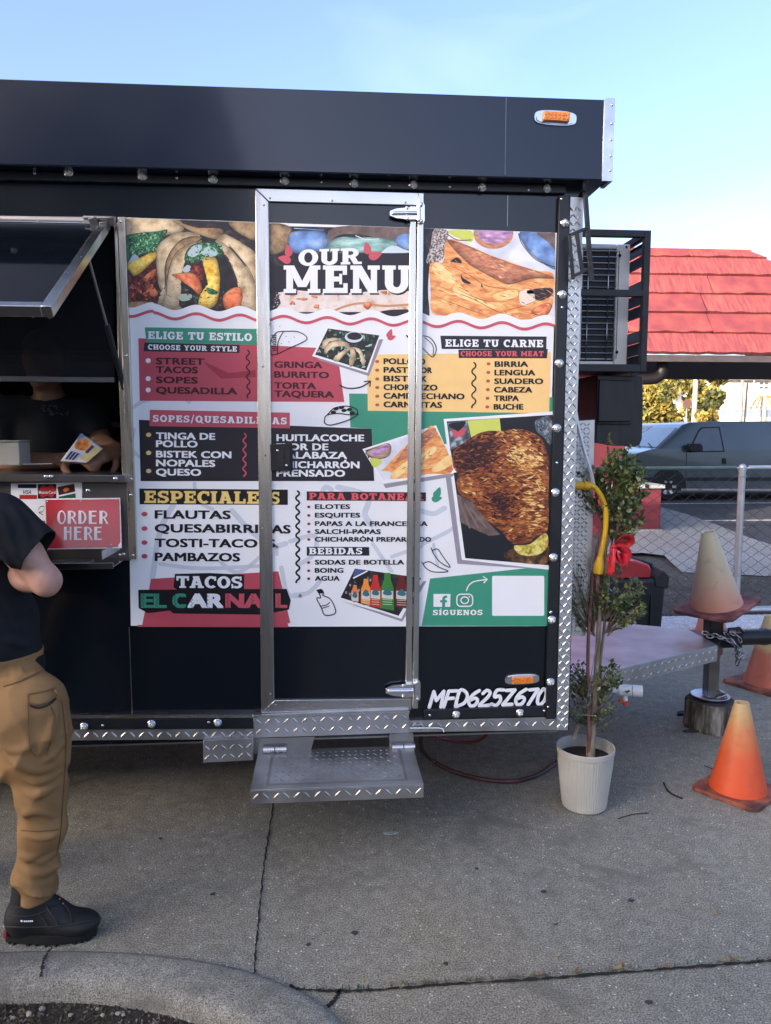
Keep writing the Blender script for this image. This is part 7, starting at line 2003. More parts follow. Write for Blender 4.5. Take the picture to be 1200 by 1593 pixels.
def cone_mat(name, stops, hh, z0, dirt=.25):
    """plastic bleached by years of sun: colour goes with height on the cone, dirt smears over it"""
    m = bpy.data.materials.new(name); m.use_nodes = True; t = m.node_tree; b = t.nodes['Principled BSDF']
    tc_ = t.nodes.new('ShaderNodeTexCoord'); se = t.nodes.new('ShaderNodeSeparateXYZ'); mr = t.nodes.new('ShaderNodeMapRange'); r = t.nodes.new('ShaderNodeValToRGB')
    nz_ = t.nodes.new('ShaderNodeTexNoise'); nz_.inputs['Scale'].default_value = 9; nz_.inputs['Detail'].default_value = 6
    ad = t.nodes.new('ShaderNodeMath'); ad.operation = 'MULTIPLY_ADD'; ad.inputs[1].default_value = .25
    lk = t.links.new
    lk(tc_.outputs['Object'], se.inputs[0]); lk(se.outputs['Z'], mr.inputs[0]); mr.inputs[1].default_value = z0; mr.inputs[2].default_value = z0 + hh
    lk(tc_.outputs['Object'], nz_.inputs['Vector']); lk(nz_.outputs[0], ad.inputs[0]); lk(mr.outputs[0], ad.inputs[2])
    while len(r.color_ramp.elements) < len(stops): r.color_ramp.elements.new(.5)
    for e, (p, c) in zip(r.color_ramp.elements, stops): e.position = p; e.color = (*c, 1)
    sb_ = t.nodes.new('ShaderNodeMath'); sb_.operation = 'SUBTRACT'; sb_.inputs[1].default_value = .125; lk(ad.outputs[0], sb_.inputs[0]); lk(sb_.outputs[0], r.inputs[0])
    n2 = t.nodes.new('ShaderNodeTexNoise'); n2.inputs['Scale'].default_value = 15; n2.inputs['Distortion'].default_value = .4; n2.inputs['Detail'].default_value = 8; r2 = t.nodes.new('ShaderNodeValToRGB'); r2.color_ramp.elements[0].position = .52; r2.color_ramp.elements[1].position = .72
    r2.color_ramp.elements[0].color = (0, 0, 0, 1); r2.color_ramp.elements[1].color = (dirt,) * 3 + (1,)
    lk(tc_.outputs['Object'], n2.inputs['Vector']); lk(n2.outputs[0], r2.inputs[0])
    mx_ = t.nodes.new('ShaderNodeMixRGB'); mx_.inputs[2].default_value = (.06, .045, .035, 1); lk(r2.outputs[0], mx_.inputs[0]); lk(r.outputs[0], mx_.inputs[1]); lk(mx_.outputs[0], b.inputs['Base Color'])
    b.inputs['Roughness'].default_value = .5
    return m
BASE_D = ramp('cone_base_worn', [(.3, (.06, .03, .025)), (.5, (.22, .06, .035)), (.65, (.38, .12, .06)), (.78, (.3, .22, .16))], vs=12, rough=.7)
c1 = gnd(1148, 1232); k1 = (c1.y + 2.95) / FPX
cone('traffic_cone', tuple(c1), 152 * k1 * 1.03, 45 * k1, 112 * k1, 'bright orange traffic cone with a bleached tip standing nearest the viewer', cone_mat('cone_orange', [(0, (.70, .085, .02)), (.45, (.66, .10, .03)), (.72, (.58, .20, .07)), (.9, (.55, .34, .14)), (1, (.5, .36, .18))], 152 * k1, 0, .2), BASE_D, rotz=.62)
c2 = gnd(1194, 1066); k2 = (c2.y + 2.95) / FPX
cone('traffic_cone', tuple(c2), 118 * k2, 36 * k2, 104 * k2, 'salmon traffic cone with a yellowed tip standing behind the black hitch bar', cone_mat('cone_salmon', [(0, (.55, .14, .085)), (.5, (.52, .15, .09)), (.62, (.5, .36, .16)), (1, (.55, .45, .24))], 118 * k2, 0, .3), BASE_D, rotz=.5)
kj = (yc + 2.95) / FPX
cone('traffic_cone', (jp.x + .015, yc, .662), 131 * kj, 40 * kj, 104 * kj, 'dirty bleached traffic cone tilted on top of the tongue jack', cone_mat('cone_bleached', [(0, (.52, .22, .15)), (.22, (.52, .30, .21)), (.5, (.50, .40, .27)), (1, (.52, .49, .34))], 131 * kj, .66, .22), ramp('cone_base_dark', [(.3, (.05, .022, .02)), (.5, (.16, .05, .045)), (.65, (.3, .11, .10)), (.78, (.3, .24, .18))], vs=12, rough=.7), rotz=.55, tilt=(.10, -.21, 0))
c4 = gnd(1106, 992); k4 = (c4.y + 2.95) / FPX
cone('traffic_cone', tuple(c4), .46, .12, .30, 'faded pink traffic cone mostly hidden behind the jack post', cone_mat('cone_pink', [(0, (.5, .16, .11)), (1, (.52, .24, .17))], .46, 0, .3), BASE_D, rotz=.2)
# ------------------------------------------------------------ log under the jack, chain, scraps
LG = thing('log_block', 'short weathered log block under the jack foot of the trailer tongue', 'log block', (jp.x, yc, 0))
zl = .155; rl = .128
mb = MB(); seg = 40
random.seed(3)
rad = [rl * (1 + random.uniform(-.05, .05)) for _ in range(seg)]
vs = []
for z, s in ((0, 1.03), (zl * .5, 1.0), (zl - .008, 1.0), (zl, .96)):
    for j in range(seg): a = 2 * pi * j / seg; vs.append((jp.x + .005 + rad[j] * s * cos(a), yc + rad[j] * s * sin(a), z))
mb.add(vs, [(i * seg + j, i * seg + (j + 1) % seg, (i + 1) * seg + (j + 1) % seg, (i + 1) * seg + j) for i in range(3) for j in range(seg)])
mb.build('bark', ramp('log_bark', [(.32, (.012, .010, .009)), (.48, (.05, .042, .035)), (.58, (.14, .125, .10)), (.7, (.3, .28, .24))], vs=26, stretch=(1, 1, .22), rough=.95, bump=1.0, detail=8), LG)
mb = MB(); mb.add([vs[3 * seg + j] for j in range(seg)], [tuple(range(seg))]); mb.build('cut_face', ramp('log_top', [(.3, (.02, .019, .018)), (.6, (.06, .056, .05))], vs=14, rough=.95), LG)
CHN = pm('chain_steel', (.30, .30, .31), rough=.35, metal=1, var=.3, vs=20)
mb = MB()
def chain(P, l=.028, r=.0032):
    P = [Vector(p) for p in smooth_open([tuple(p) for p in P], 14)]; d = [0]
    for i in range(1, len(P)): d.append(d[-1] + (P[i] - P[i - 1]).length)
    s = 0; k = 0
    while s < d[-1] - l:
        i = next(q for q in range(len(d)) if d[q] >= s); j = min(len(P) - 1, i + 1)
        t = (P[j] - P[i - 1 if i else 0]).normalized(); u = t.orthogonal().normalized(); 
        if k % 2: u = t.cross(u)
        u = (u + t.cross(u) * .5).normalized()
        ring = [P[i] + t * (l * .62 * cos(a)) + u * (l * .34 * sin(a)) for a in [2 * pi * q / 12 for q in range(13)]]
        mb.tube(ring, r, 5, 0, False); s += l * .86; k += 1
cz = zt_ + .02
def cp(x, y, Y): return atY(x, y, Y)
chain([cp(1098, 985, yc - .03), cp(1118, 990, yc - .07), cp(1138, 998, yc - .08), cp(1148, 1010, yc - .09), cp(1150, 1018, yc - .09), cp(1146, 1024, yc - .09)])
chain([cp(1130, 986, yc - .06), cp(1142, 1000, yc - .10), cp(1152, 1014, yc - .10), cp(1159, 1020, yc - .10), cp(1152, 1024, yc - .10), cp(1147, 1032, yc - .09), cp(1154, 1040, yc - .09)])
chain([cp(1105, 990, yc - .07), cp(1128, 993, yc - .09), cp(1144, 1004, yc - .11), cp(1147, 1020, yc - .11), cp(1150, 1033, yc - .1)])
chain([cp(1140, 985, yc - .07), cp(1150, 992, yc - .09), cp(1154, 1004, yc - .09)])
tag(mb.build('safety_chain', CHN), 'steel safety chain draped over the black hitch coupler', 'chain')
random.seed(9)
WS = pm('wet_wood', (.022, .018, .015), rough=.8, var=.6, vs=20)
for k, (x, y, l, wd, a, lab) in enumerate([(1068, 1110, .16, .05, .3, 'dark flat wood scrap lying left of the log block'), (1085, 1139, .16, .022, -.1, 'long dark wood splinter lying in front of the log block')]):
    c = gnd(x, y); mb = MB(); P = [(-l / 2, -wd * .3), (-l * .2, -wd / 2), (l * .3, -wd * .4), (l / 2, 0), (l * .25, wd / 2), (-l * .3, wd * .35)]
    mb.prism([c + Vector((px * cos(a) - py * sin(a), px * sin(a) + py * cos(a), .001)) for px, py in P], Vector((0, 0, .012)), 0)
    tag(mb.build('wood_scrap', WS, bevel=.003), lab, 'wood scrap', 'wood scraps by the log block')
c = gnd(1082, 1130); mb = MB()
P = [(-.07, -.02), (.0, -.03), (.08, -.01), (.06, .02), (-.05, .025)]; mb.prism([c + Vector((x, y, .003)) for x, y in P], Vector((0, .004, .014)))
tag(mb.build('wood_scrap', ramp('brown_wood', [(.3, (.03, .02, .014)), (.6, (.12, .08, .05))], vs=40, stretch=(.3, 1, 1), rough=.9), bevel=.002), 'brown broken wood scrap beside the foot of the log block', 'wood scrap', 'wood scraps by the log block')
# ------------------------------------------------------------ black bin with a red lidded box on it
by = 2.30
bl, br_ = atY(946, 900, by), atY(1040, 900, by); bt = atY(1000, 902, by).z
BN = thing('waste_bin', 'black plastic bin with a moulded front panel behind the trailer tongue', 'bin', ((bl.x + br_.x) / 2, by + .2, 0))
BP = pm('bin_plastic', (.017, .019, .021), rough=.48, var=.2, vs=8, bump=.05, bs=120)
mb = MB()
vs = [(bl.x + .02, by + .03, .02), (br_.x - .03, by + .03, .02), (br_.x - .03, by + .40, .02), (bl.x + .02, by + .40, .02), (bl.x, by, bt), (br_.x - .01, by, bt), (br_.x - .01, by + .44, bt), (bl.x, by + .44, bt)]
mb.add(vs, [(3, 2, 1, 0), (4, 5, 6, 7), (0, 1, 5, 4), (1, 2, 6, 5), (2, 3, 7, 6), (3, 0, 4, 7)])
mb.build('bin_body', BP, BN, bevel=.02, bseg=3)
mb = MB(); wdt = br_.x - bl.x
for x0, x1, z0, z1 in ((.08, .74, .12, .14), (.08, .74, .80, .82)):
    mb.box2((bl.x + wdt * x0, by - .004, bt * z0), (bl.x + wdt * x1, by + .03, bt * z1))
for x in (.08, .72): mb.box2((bl.x + wdt * x, by - .003, bt * .1405), (bl.x + wdt * (x + .02), by + .03, bt * .7995))
for k in range(6): mb.box2((bl.x + wdt * .2, by - .0035, bt * (.55 + .035 * k)), (bl.x + wdt * .62, by + .02, bt * (.565 + .035 * k)))
mb.build('front_panel', BP, BN, bevel=.002)
mb = MB(); mb.prism([(br_.x - .10, by - .006, bt - .05), (br_.x + .0, by - .006, bt - .07), (br_.x + .012, by - .006, bt + .02), (br_.x - .035, by - .006, bt + .065), (br_.x - .10, by - .006, bt + .01)], Vector((0, .44, 0)))
mb.beam((br_.x - .17, by + .3, bt + .10), (br_.x - .03, by + .2, bt + .06), .05, .05); mb.build('handle_block', BP, BN, bevel=.008)
mb = MB()
rl0, rl1 = atY(943, 890, by + .12), atY(1008, 890, by + .12); zq = bt + .005
pr = [(0, 0), (1, 0), (1.0, .45), (.93, .8), (.65, 1.0), (.3, 1.1), (.05, 1.0), (0, .6)]; hh_ = atY(975, 869, by + .12).z - atY(975, 897, by + .12).z
mb.prism([(rl0.x + (rl1.x - rl0.x) * u, by + .05, zq + hh_ * v * .9) for u, v in pr], Vector((0, .26, 0)))
tag(mb.build('red_box', pm('red_plastic', (.50, .035, .04), rough=.22, var=.12, coat=.4), bevel=.018, bseg=3), 'glossy red lidded plastic box sitting on the black bin', 'plastic box')

# ------------------------------------------------------------ chain link fence
FY = 3.32
fpst = atY(1156, 720, FY); px_ = fpst.x
FE = thing('chain_link_fence', 'chain link fence with a domed steel post and green and silver top rails', 'fence', (px_, FY, 0))
GAL = pm('galvanised_post', (.55, .56, .57), rough=.42, metal=.85, var=.15, vs=10)
ptop = atY(1157, 724, FY).z
mb = MB(); mb.tube([(px_, FY, -.05), (px_, FY, ptop - .04)], .029, 20); mb.tube([(px_, FY, ptop - .05), (px_, FY, ptop - .02)], .033, 20); mb.ball((px_, FY, ptop - .02), (.032, .032, .035), 18, 10)
for z in (ptop - .09, ptop - .10, .78, .35): mb.tube([(px_ - .04, FY - .02, z), (px_, FY - .034, z), (px_ + .036, FY - .012, z + .004)], .003, 6)
mb.build('post', GAL, FE)
zr_ = atY(1080, 728, FY).z
mb = MB(); mb.tube([(1.7, FY, zr_ - .005), (px_ - .055, FY, zr_)], .0165, 12); mb.build('top_rail', pm('rail_green', (.10, .16, .14), rough=.45, var=.2), FE)
mb = MB(); mb.tube([(px_ + .055, FY, zr_ + .003), (7.5, FY, zr_ + .02)], .0165, 12); mb.tube([(px_ - .075, FY, zr_), (px_ - .04, FY, zr_ - .004), (px_ + .05, FY, zr_ - .004), (px_ + .08, FY, zr_ + .003)], .01, 8); mb.build('top_rail', pm('rail_silver', (.6, .61, .62), rough=.35, metal=.7, var=.1), FE)
mb = MB(); dpx = .068; zb0 = .03; nz2 = int((zr_ - zb0) / (dpx * 1.3)); cnt = int((6.4 - 1.7) / dpx)
for i in range(cnt):
    x0 = 1.7 + i * dpx; P = []
    for k in range(2 * nz2 + 1):
        s = (k + i) % 2
        P.append((x0 + (dpx * .5 if s else -dpx * .5), FY + .006 * (1 if s else -1), zb0 + (zr_ - zb0) * k / (2 * nz2)))
    mb.tube(P, .0028, 4, 0, False)
mb.build('wire_mesh', pm('mesh_wire', (.045, .05, .06), rough=.5, metal=.4, var=.4, vs=2), FE)
mb = MB(); mb.tube([(3.2, FY - .1, .09), (6.2, FY - .1, .085)], .03, 12); tag(mb.build('loose_pipe', GAL), 'grey steel pipe lying on the ground along the fence foot', 'pipe')

# ------------------------------------------------------------ red roofed building
RY = 8.2
RBD = thing('red_building', 'low building with a sloping red tiled roof, dark soffit and red walls behind the trailer', 'building', (3, RY + 2, 0))
ez = atY(1100, 552, RY).z; rz = atY(1100, 391, RY + 1.15).z; rx1 = atY(1168, 391, RY + 1.15).x; ex1 = rx1 + 2.8
M_TILE = ramp('red_tile', [(.3, (.145, .029, .040)), (.45, (.19, .036, .043)), (.56, (.22, .046, .046)), (.7, (.27, .070, .054))], vs=4, rough=.75, bump=.15)
M_TILE2 = ramp('red_tile_pale', [(.3, (.15, .030, .043)), (.5, (.22, .046, .048)), (.7, (.29, .080, .065))], vs=4, rough=.75, stretch=(7, 1, 1))
mb = MB(); NR = 6; x0 = -6.0
fr_ = [0, .185, .37, .555, .74, .925, 1.0]
for i in range(NR):
    a, b = fr_[i], fr_[i + 1]
    def rp_(t, lift): 
        n = Vector((0, -(rz - ez), 1.15)).normalized(); return Vector((0, RY + 1.15 * t, ez + (rz - ez) * t)) + n * lift
    p0, p1 = rp_(a, .06), rp_(b, .022); q0 = rp_(a, .0); xa, xb = ex1 + (rx1 - ex1) * a, ex1 + (rx1 - ex1) * b
    # each course is a thin wedge of long panels with narrow joints
    xs2 = [x0]; 
    while xs2[-1] < max(xa, xb) - .9: xs2.append(xs2[-1] + random.choice((1.3, 1.9, 2.4)))
    xs2.append(None)
    for j in range(len(xs2) - 1):
        l0 = xs2[j] + .006; r0 = (xs2[j + 1] - .006) if xs2[j + 1] is not None else None
        L0, L1 = min(l0, xa), min(l0, xb); R0 = min(r0, xa) if r0 is not None else xa; R1 = min(r0, xb) if r0 is not None else xb
        if R0 - L0 < .01: continue
        V8 = [Vector((L0, q0.y, q0.z)), Vector((R0, q0.y, q0.z)), Vector((R0, p0.y, p0.z)), Vector((L0, p0.y, p0.z)), Vector((L1, rp_(b, 0).y, rp_(b, 0).z)), Vector((R1, rp_(b, 0).y, rp_(b, 0).z)), Vector((R1, p1.y, p1.z)), Vector((L1, p1.y, p1.z))]
        ns = max(2, int(abs(R0 - L0) / .13)); mi_ = random.randint(0, 1); lift = random.uniform(-.004, .008); prevq = None
        for c in range(ns + 1):           # the worn butt edge of each course wavers
            t = c / ns; jz = random.uniform(-.011, .011); up_ = Vector((0, -.35 * jz, jz + lift))
            ring = [V8[0].lerp(V8[1], t) + up_, V8[3].lerp(V8[2], t) + up_, V8[7].lerp(V8[6], t), V8[4].lerp(V8[5], t)]
            o_ = len(mb.v); mb.v.extend(tuple(q) for q in ring)
            if prevq is not None:
                for f in ((prevq, o_, o_ + 1, prevq + 1), (prevq + 1, o_ + 1, o_ + 2, prevq + 2), (prevq + 2, o_ + 2, o_ + 3, prevq + 3), (prevq + 3, o_ + 3, o_, prevq)): mb.f.append(f); mb.m.append(mi_)
            prevq = o_
mb.prism([Vector((ex1, RY, ez)), Vector((rx1, RY + 1.15, rz)), Vector((rx1, RY + 4, rz)), Vector((ex1, RY + 5, ez))], Vector((-.05, 0, 0)))
mb.box2((x0, RY + 1.1, rz - .05), (rx1 - .02, RY + 4.6, rz + .03), 0)
mb.build('roof', [M_TILE, M_TILE2], RBD)
M_SOF = pm('soffit_dark', (.055, .045, .05), rough=.8, var=.2)
mb = MB(); s0, s1 = atY(1034, 570.5, RY + 1.3), atY(1200, 562, RY + 1.9)
mb.prism([Vector((x0, RY + .05, ez - .055)), Vector((ex1, RY + .05, ez - .055)), Vector((ex1, RY + 4.5, ez - .055)), Vector((x0, RY + 4.5, ez - .055))], Vector((0, 0, .05)))
mb.box2((x0, RY + .0, ez - .10), (ex1, RY + .045, ez - .004))
mb.build('soffit', M_SOF, RBD)
M_RW = pm('red_wall', (.10, .013, .021), rough=.7, var=.12, vs=3); M_RWP = pm('lit_red_wall', (.62, .17, .18), rough=.7, var=.08, vs=3)  # pilaster's paler red has its sunlight put into the colour
xw = atY(972, 750, RY + .6).x
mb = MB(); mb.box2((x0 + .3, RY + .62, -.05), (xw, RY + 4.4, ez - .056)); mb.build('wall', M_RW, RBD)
a, b = atY(899.5, 600, RY + .5), atY(915, 600, RY + .5)
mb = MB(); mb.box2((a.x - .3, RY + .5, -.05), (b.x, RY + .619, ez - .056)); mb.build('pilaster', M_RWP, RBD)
mb = MB(); dpY = RY + .3
P = [atY(x, y, dpY) for x, y in smooth_open([(1031, 556), (1031, 572), (1027, 584), (1016, 589), (1000, 590), (960, 592)], 5)]
mb.tube(P, .085, 12); mb.build('downpipe', pm('pipe_dark', (.010, .008, .009), rough=.5), RBD)
PLN = thing('brick_planter', 'low dark red planter wall with a pale cap beside the red building', 'planter', (atY(990, 828, 8.5).x, 8.8, 0))
pa, pb = gnd(940, 830), gnd(1027, 829); hz = atY(1000, 760, pa.y).z
mb = MB(); mb.box2((pa.x, pa.y, -.05), (pb.x, pa.y + .75, hz)); mb.build('planter_wall', M_RW, PLN, bevel=.01)
mb = MB(); mb.box2((pa.x - .05, pa.y - .05, hz + .0005), (pb.x + .04, pa.y + .8, hz + .06)); mb.build('cap', M_PALE, PLN, bevel=.01)
mb = MB(); mb.box2((pa.x - .02, pa.y - .03, -.05), (pb.x + .02, pa.y - .001, .06)); mb.build('footing', M_PALE, PLN)
# ------------------------------------------------------------ van and the car beyond it
VYY = 14.4
def vz(x, y): q = atY(x, y, VYY); return (q.x, q.z)
VAN = thing('parked_van', 'grey blue cargo van parked on the road beyond the fence, nose to the left', 'van', (vz(1120, 780)[0], VYY + .9, 0))
gz = -.02
PAINT = pm('van_paint', (.075, .10, .12), rough=.28, metal=.35, var=.08, vs=1.5, coat=.6)
W2 = .93; yc_v = VYY + W2
prof = [(980, 742), (978, 728), (981, 715), (990, 706), (1006, 701), (1024, 697), (1066, 661), (1078, 657), (1110, 655.5), (1250, 655), (1312, 657), (1322, 700), (1324, 766), (978, 768)]
P = [vz(x, y) for x, y in prof]
zbelt = vz(1060, 703)[1]; ztop = vz(1100, 655)[1]
def tum(z): return W2 if z < zbelt else W2 - .15 * (z - zbelt) / (ztop - zbelt)
mb = MB()
n = len(P); tr_ = [tuple(t) for t in tessellate_polygon([[Vector((x, z, 0)) for x, z in P]])]
vs = [(x, yc_v - tum(z), z) for x, z in P] + [(x, yc_v + tum(z), z) for x, z in P]
# belt points so that the flank bends there
mb.add(vs, [t for t in tr_] + [tuple(i + n for i in t[::-1]) for t in tr_] + [(i, (i + 1) % n, n + (i + 1) % n, n + i) for i in range(n)])
vb = mb.build('van_body', PAINT, VAN, bevel=.05, bseg=3)
VGL = pm('van_glass', (.07, .10, .125), rough=.04, var=.1, spec=.7, coat=.5)
def flank(px, py, out=.004):
    q = vz(px, py); return Vector((q[0], yc_v - tum(q[1]) - out, q[1]))
def fpoly(name, pxs, m, out=.004, dep=.012, par=VAN, bev=0):
    mb = MB(); mb.prism([flank(x, y, out) for x, y in pxs], Vector((0, dep, 0))); return mb.build(name, m, par, bevel=bev)
fpoly('side_window', [(1072, 702), (1079, 692), (1092, 670), (1096, 666.5), (1122, 665.5), (1125.5, 701)], VGL, .012, .02)
fpoly('window_trim', [(1069, 703.5), (1077, 691), (1091, 668), (1096, 664.5), (1124, 663.5), (1128, 703)], RUBBER, .008, .014)
fpoly('door_gap', [(1069, 704), (1068, 745), (1067.2, 745), (1068.2, 704)], RUBBER, .003, .006)
fpoly('door_gap', [(1131, 661), (1133, 748), (1131.8, 748), (1129.8, 661)], RUBBER, .003, .006)
fpoly('door_handle', [(1124, 713), (1129.5, 713), (1130, 722), (1125, 722)], RUBBER, .02, .03)
fpoly('side_moulding', [(984, 743), (1320, 742), (1320, 748), (984, 748)], RUBBER, .012, .02)
fpoly('sill_strip', [(1060, 760), (1300, 761), (1300, 764), (1060, 763)], CHROME, .006, .01)
fpoly('mirror', [(1067, 690), (1086, 690), (1088, 694), (1088, 701), (1068, 702)], RUBBER, .22, .14, bev=.02)
# windscreen set on the slope, wipers
mb = MB(); a0, a1 = Vector((*[0] * 3,)), None
s0, s1 = vz(1022, 698.2), vz(1064, 662.6)
s0 = Vector((s0[0], 0, s0[1])); s1 = Vector((s1[0], 0, s1[1])); nn_ = Vector((-(s1.z - s0.z), 0, s1.x - s0.x)).normalized() * .012
e0, e1 = s0.lerp(s1, .06), s0.lerp(s1, .93)
mb.prism([Vector((e0.x, yc_v - W2 + .09, e0.z)) + nn_, Vector((e0.x, yc_v + W2 - .09, e0.z)) + nn_, Vector((e1.x, yc_v + .68, e1.z)) + nn_, Vector((e1.x, yc_v - .68, e1.z)) + nn_], nn_ * -.6)
mb.build('windscreen', VGL, VAN)
mb = MB()
for y0 in (-.75, -.05): mb.tube([Vector((e0.x - .05, yc_v + y0, e0.z - .02)) + nn_ * 2, Vector((e0.x + .07, yc_v + y0 + .5, e0.z + .06)) + nn_ * 2.4], .014, 5)
mb.build('wiper', RUBBER, VAN)
fpoly('headlight', [(979, 727), (990, 728), (1003, 733), (1002, 738), (980, 738)], pm('lamp_glass', (.55, .58, .6), rough=.1, var=.2), .006, .03, bev=.01)
mb = MB(); q0, q1 = vz(975, 762), vz(1010, 745); mb.box2((q0[0], yc_v - W2 - .03, q0[1]), (q0[0] + .25, yc_v + W2 + .03, q1[1])); mb.box2((q0[0] - .03, yc_v - .6, q1[1] + .02), (q0[0] + .1, yc_v + .6, q1[1] + .22)); mb.build('bumper', pm('bumper_grey', (.25, .26, .27), rough=.4), VAN, bevel=.03)
for wx in (1040, 1254):
    c = vz(wx, 757); R = Euler((pi / 2, 0, 0)).to_matrix(); rw = c[1] - gz
    mb = MB(); mb.lathe([(rw * .60, .13), (rw * .92, .11), (rw, .06), (rw, -.10), (rw * .9, -.13), (rw * .4, -.13)], (c[0], VYY + .12, c[1]), 32, 0, R); wt = mb.build('wheel', RUBBER, VAN)
    mb = MB(); mb.lathe([(rw * .62, .135), (rw * .58, .10), (rw * .52, .07), (.01, .06)], (c[0], VYY + .12, c[1]), 28, 0, R)
    for k in range(6):
        a = k * pi / 3; mb.beam((c[0], VYY + .02, c[1]), (c[0] + cos(a) * rw * .56, VYY + .005, c[1] + sin(a) * rw * .56), .06, .03, 0, up=(0, 1, 0))
    mb.build('rim', pm('rim_alloy', (.55, .56, .58), rough=.3, metal=.8), wt)
    mb = MB(); arch = [(c[0] + (rw + .10) * cos(a), c[1] + (rw + .10) * sin(a)) for a in [radians(-12 + 204 * k / 18) for k in range(19)]]
    mb.prism([Vector((x, VYY - .003, z)) for x, z in arch], Vector((0, .02, 0))); mb.build('wheel_arch', RUBBER, VAN)
mb = MB(); mb.box2((vz(985, 760)[0], VYY + .1, .12), (vz(1318, 760)[0], VYY + 1.75, .40)); mb.build('underbody', RUBBER, VAN)
CY_ = 18.4
def cz_(x, y): q = atY(x, y, CY_); return (q.x, q.z)
CAR = thing('parked_car', 'dark red car with a pale windscreen parked behind the grey blue van', 'car', (cz_(1010, 760)[0], CY_ + .9, 0))
prof = [(900, 742), (898, 718), (905, 706), (955, 700), (996, 694), (1016, 664), (1032, 658), (1100, 657), (1190, 660), (1230, 690), (1236, 742)]
P = [cz_(x, y) for x, y in prof]; n = len(P); tr_ = [tuple(t) for t in tessellate_polygon([[Vector((x, z, 0)) for x, z in P]])]
mb = MB(); vs = [(x, CY_ + (.0 if z < 1.25 else .12), z) for x, z in P] + [(x, CY_ + 1.85 - (.0 if z < 1.25 else .12), z) for x, z in P]
mb.add(vs, tr_ + [tuple(i + n for i in t[::-1]) for t in tr_] + [(i, (i + 1) % n, n + (i + 1) % n, n + i) for i in range(n)]); mb.build('car_body', pm('car_maroon', (.06, .018, .022), rough=.25, coat=.6), CAR, bevel=.05)
mb = MB(); s0, s1 = cz_(997, 693), cz_(1015, 666); s0 = Vector((s0[0], 0, s0[1])); s1 = Vector((s1[0], 0, s1[1])); nn_ = Vector((-(s1.z - s0.z), 0, s1.x - s0.x)).normalized() * .015
mb.prism([Vector((s0.x, CY_ + .14, s0.z)) + nn_, Vector((s0.x, CY_ + 1.7, s0.z)) + nn_, Vector((s1.x, CY_ + 1.6, s1.z)) + nn_, Vector((s1.x, CY_ + .22, s1.z)) + nn_], nn_ * -.5); mb.build('windscreen', VGL, CAR)
mb = MB(); mb.prism([Vector((x, CY_ + .05, z)) for x, z in [cz_(a, b) for a, b in [(1008, 692), (1024, 666), (1060, 664), (1062, 692)]]], Vector((0, .05, 0))); mb.build('side_window', VGL, CAR)
for wx in (940, 1190):
    c = cz_(wx, 742); mb = MB(); mb.lathe([(.02, .1), (.2, .1), (.33, .08), (.34, -.1), (.2, -.12)], (c[0], CY_ + .1, .32), 24, 0, Euler((pi / 2, 0, 0)).to_matrix()); mb.build('wheel', RUBBER, CAR)
# ------------------------------------------------------------ far side of the road: trees, poles, white house
random.seed(17)
LFAR = [ramp('far_leaf_' + n, st, vs=1.2, rough=.6) for n, st in (('gold', [(.3, (.10, .085, .012)), (.5, (.22, .165, .03)), (.7, (.34, .24, .05))]), ('green', [(.3, (.06, .07, .015)), (.5, (.13, .135, .03)), (.7, (.22, .19, .045))]), ('deep', [(.3, (.02, .026, .012)), (.6, (.05, .06, .02))]))]
TRK = pm('far_trunk', (.10, .08, .06), rough=.9, var=.3)
def far_tree(name, label, Y, crowns, trunk_px, mats, nper=900, ls=.16, group='sunlit trees beyond the road'):
    bx = gnd(trunk_px, 700).x
    b = atY(trunk_px, 690, Y)
    t = thing(name, label, 'tree', (b.x, Y, -.02), group)
    mb = MB(); top = atY(crowns[0][0], crowns[0][1], Y)
    mb.tube([(b.x, Y, -.05), (b.x + .1, Y, top.z * .4), tuple(top)], [.22, .16, .06], 8)
    for (cx, cy, rx, ry) in crowns: 
        q = atY(cx, cy, Y); mb.tube([(b.x + .1, Y, top.z * .45), tuple((Vector((b.x, Y, top.z * .6)) + q) / 2), tuple(q)], [.09, .06, .02], 6)
    mb.build('trunk', TRK, t)
    k = (Y + 2.95) / FPX; mb = MB()
    for (cx, cy, rx, ry) in crowns:
        c = atY(cx, cy, Y); R_ = Vector((rx * k, (rx + ry) / 2 * k, ry * k))
        clumps = [Vector((random.gauss(0, .5), random.gauss(0, .5), random.gauss(0, .45))) for _ in range(int(14))]
        for _ in range(nper):
            cl = random.choice(clumps); v = cl + rv() * random.uniform(.1, .42)
            if v.length > 1.12: v = v.normalized() * random.uniform(.8, 1.1)
            p = c + Vector((v.x * R_.x, v.y * R_.y, v.z * R_.z)); 
            if p.z < .05: continue
            d = rv(); s = d.cross(rv()).normalized(); l = ls * random.uniform(.6, 1.5)
            mb.add([p - d * l, p + s * l * .5, p + d * l, p - s * l * .5], [(0, 1, 2, 3)], random.choices(range(len(mats)), [3, 2, 1][:len(mats)])[0])
    mb.build('crown', mats, t, fix=False)
    return t
far_tree('round_tree', 'tall rounded golden green tree behind the pale utility pole', 46, [(1085, 590, 36, 22), (1060, 606, 26, 22), (1100, 612, 24, 30), (1118, 585, 14, 14), (1085, 630, 30, 26)], 1092, LFAR, 800, .20)
far_tree('round_tree', 'tree with shade put into its dark green leaf colour, between the utility pole and the white house', 44, [(1106, 618, 14, 22), (1098, 640, 18, 18)], 1104, [LFAR[2], LFAR[1]], 700, .18)  # dark leaf mix stands in for the rounded tree's shaded lower right
far_tree('bushy_tree', 'yellow green bushy tree low at the left of the group, next to the black cover', 36, [(1012, 615, 22, 24), (1002, 640, 24, 22), (1030, 632, 20, 24), (1045, 648, 18, 16)], 1020, [LFAR[0], LFAR[1]], 700, .15)
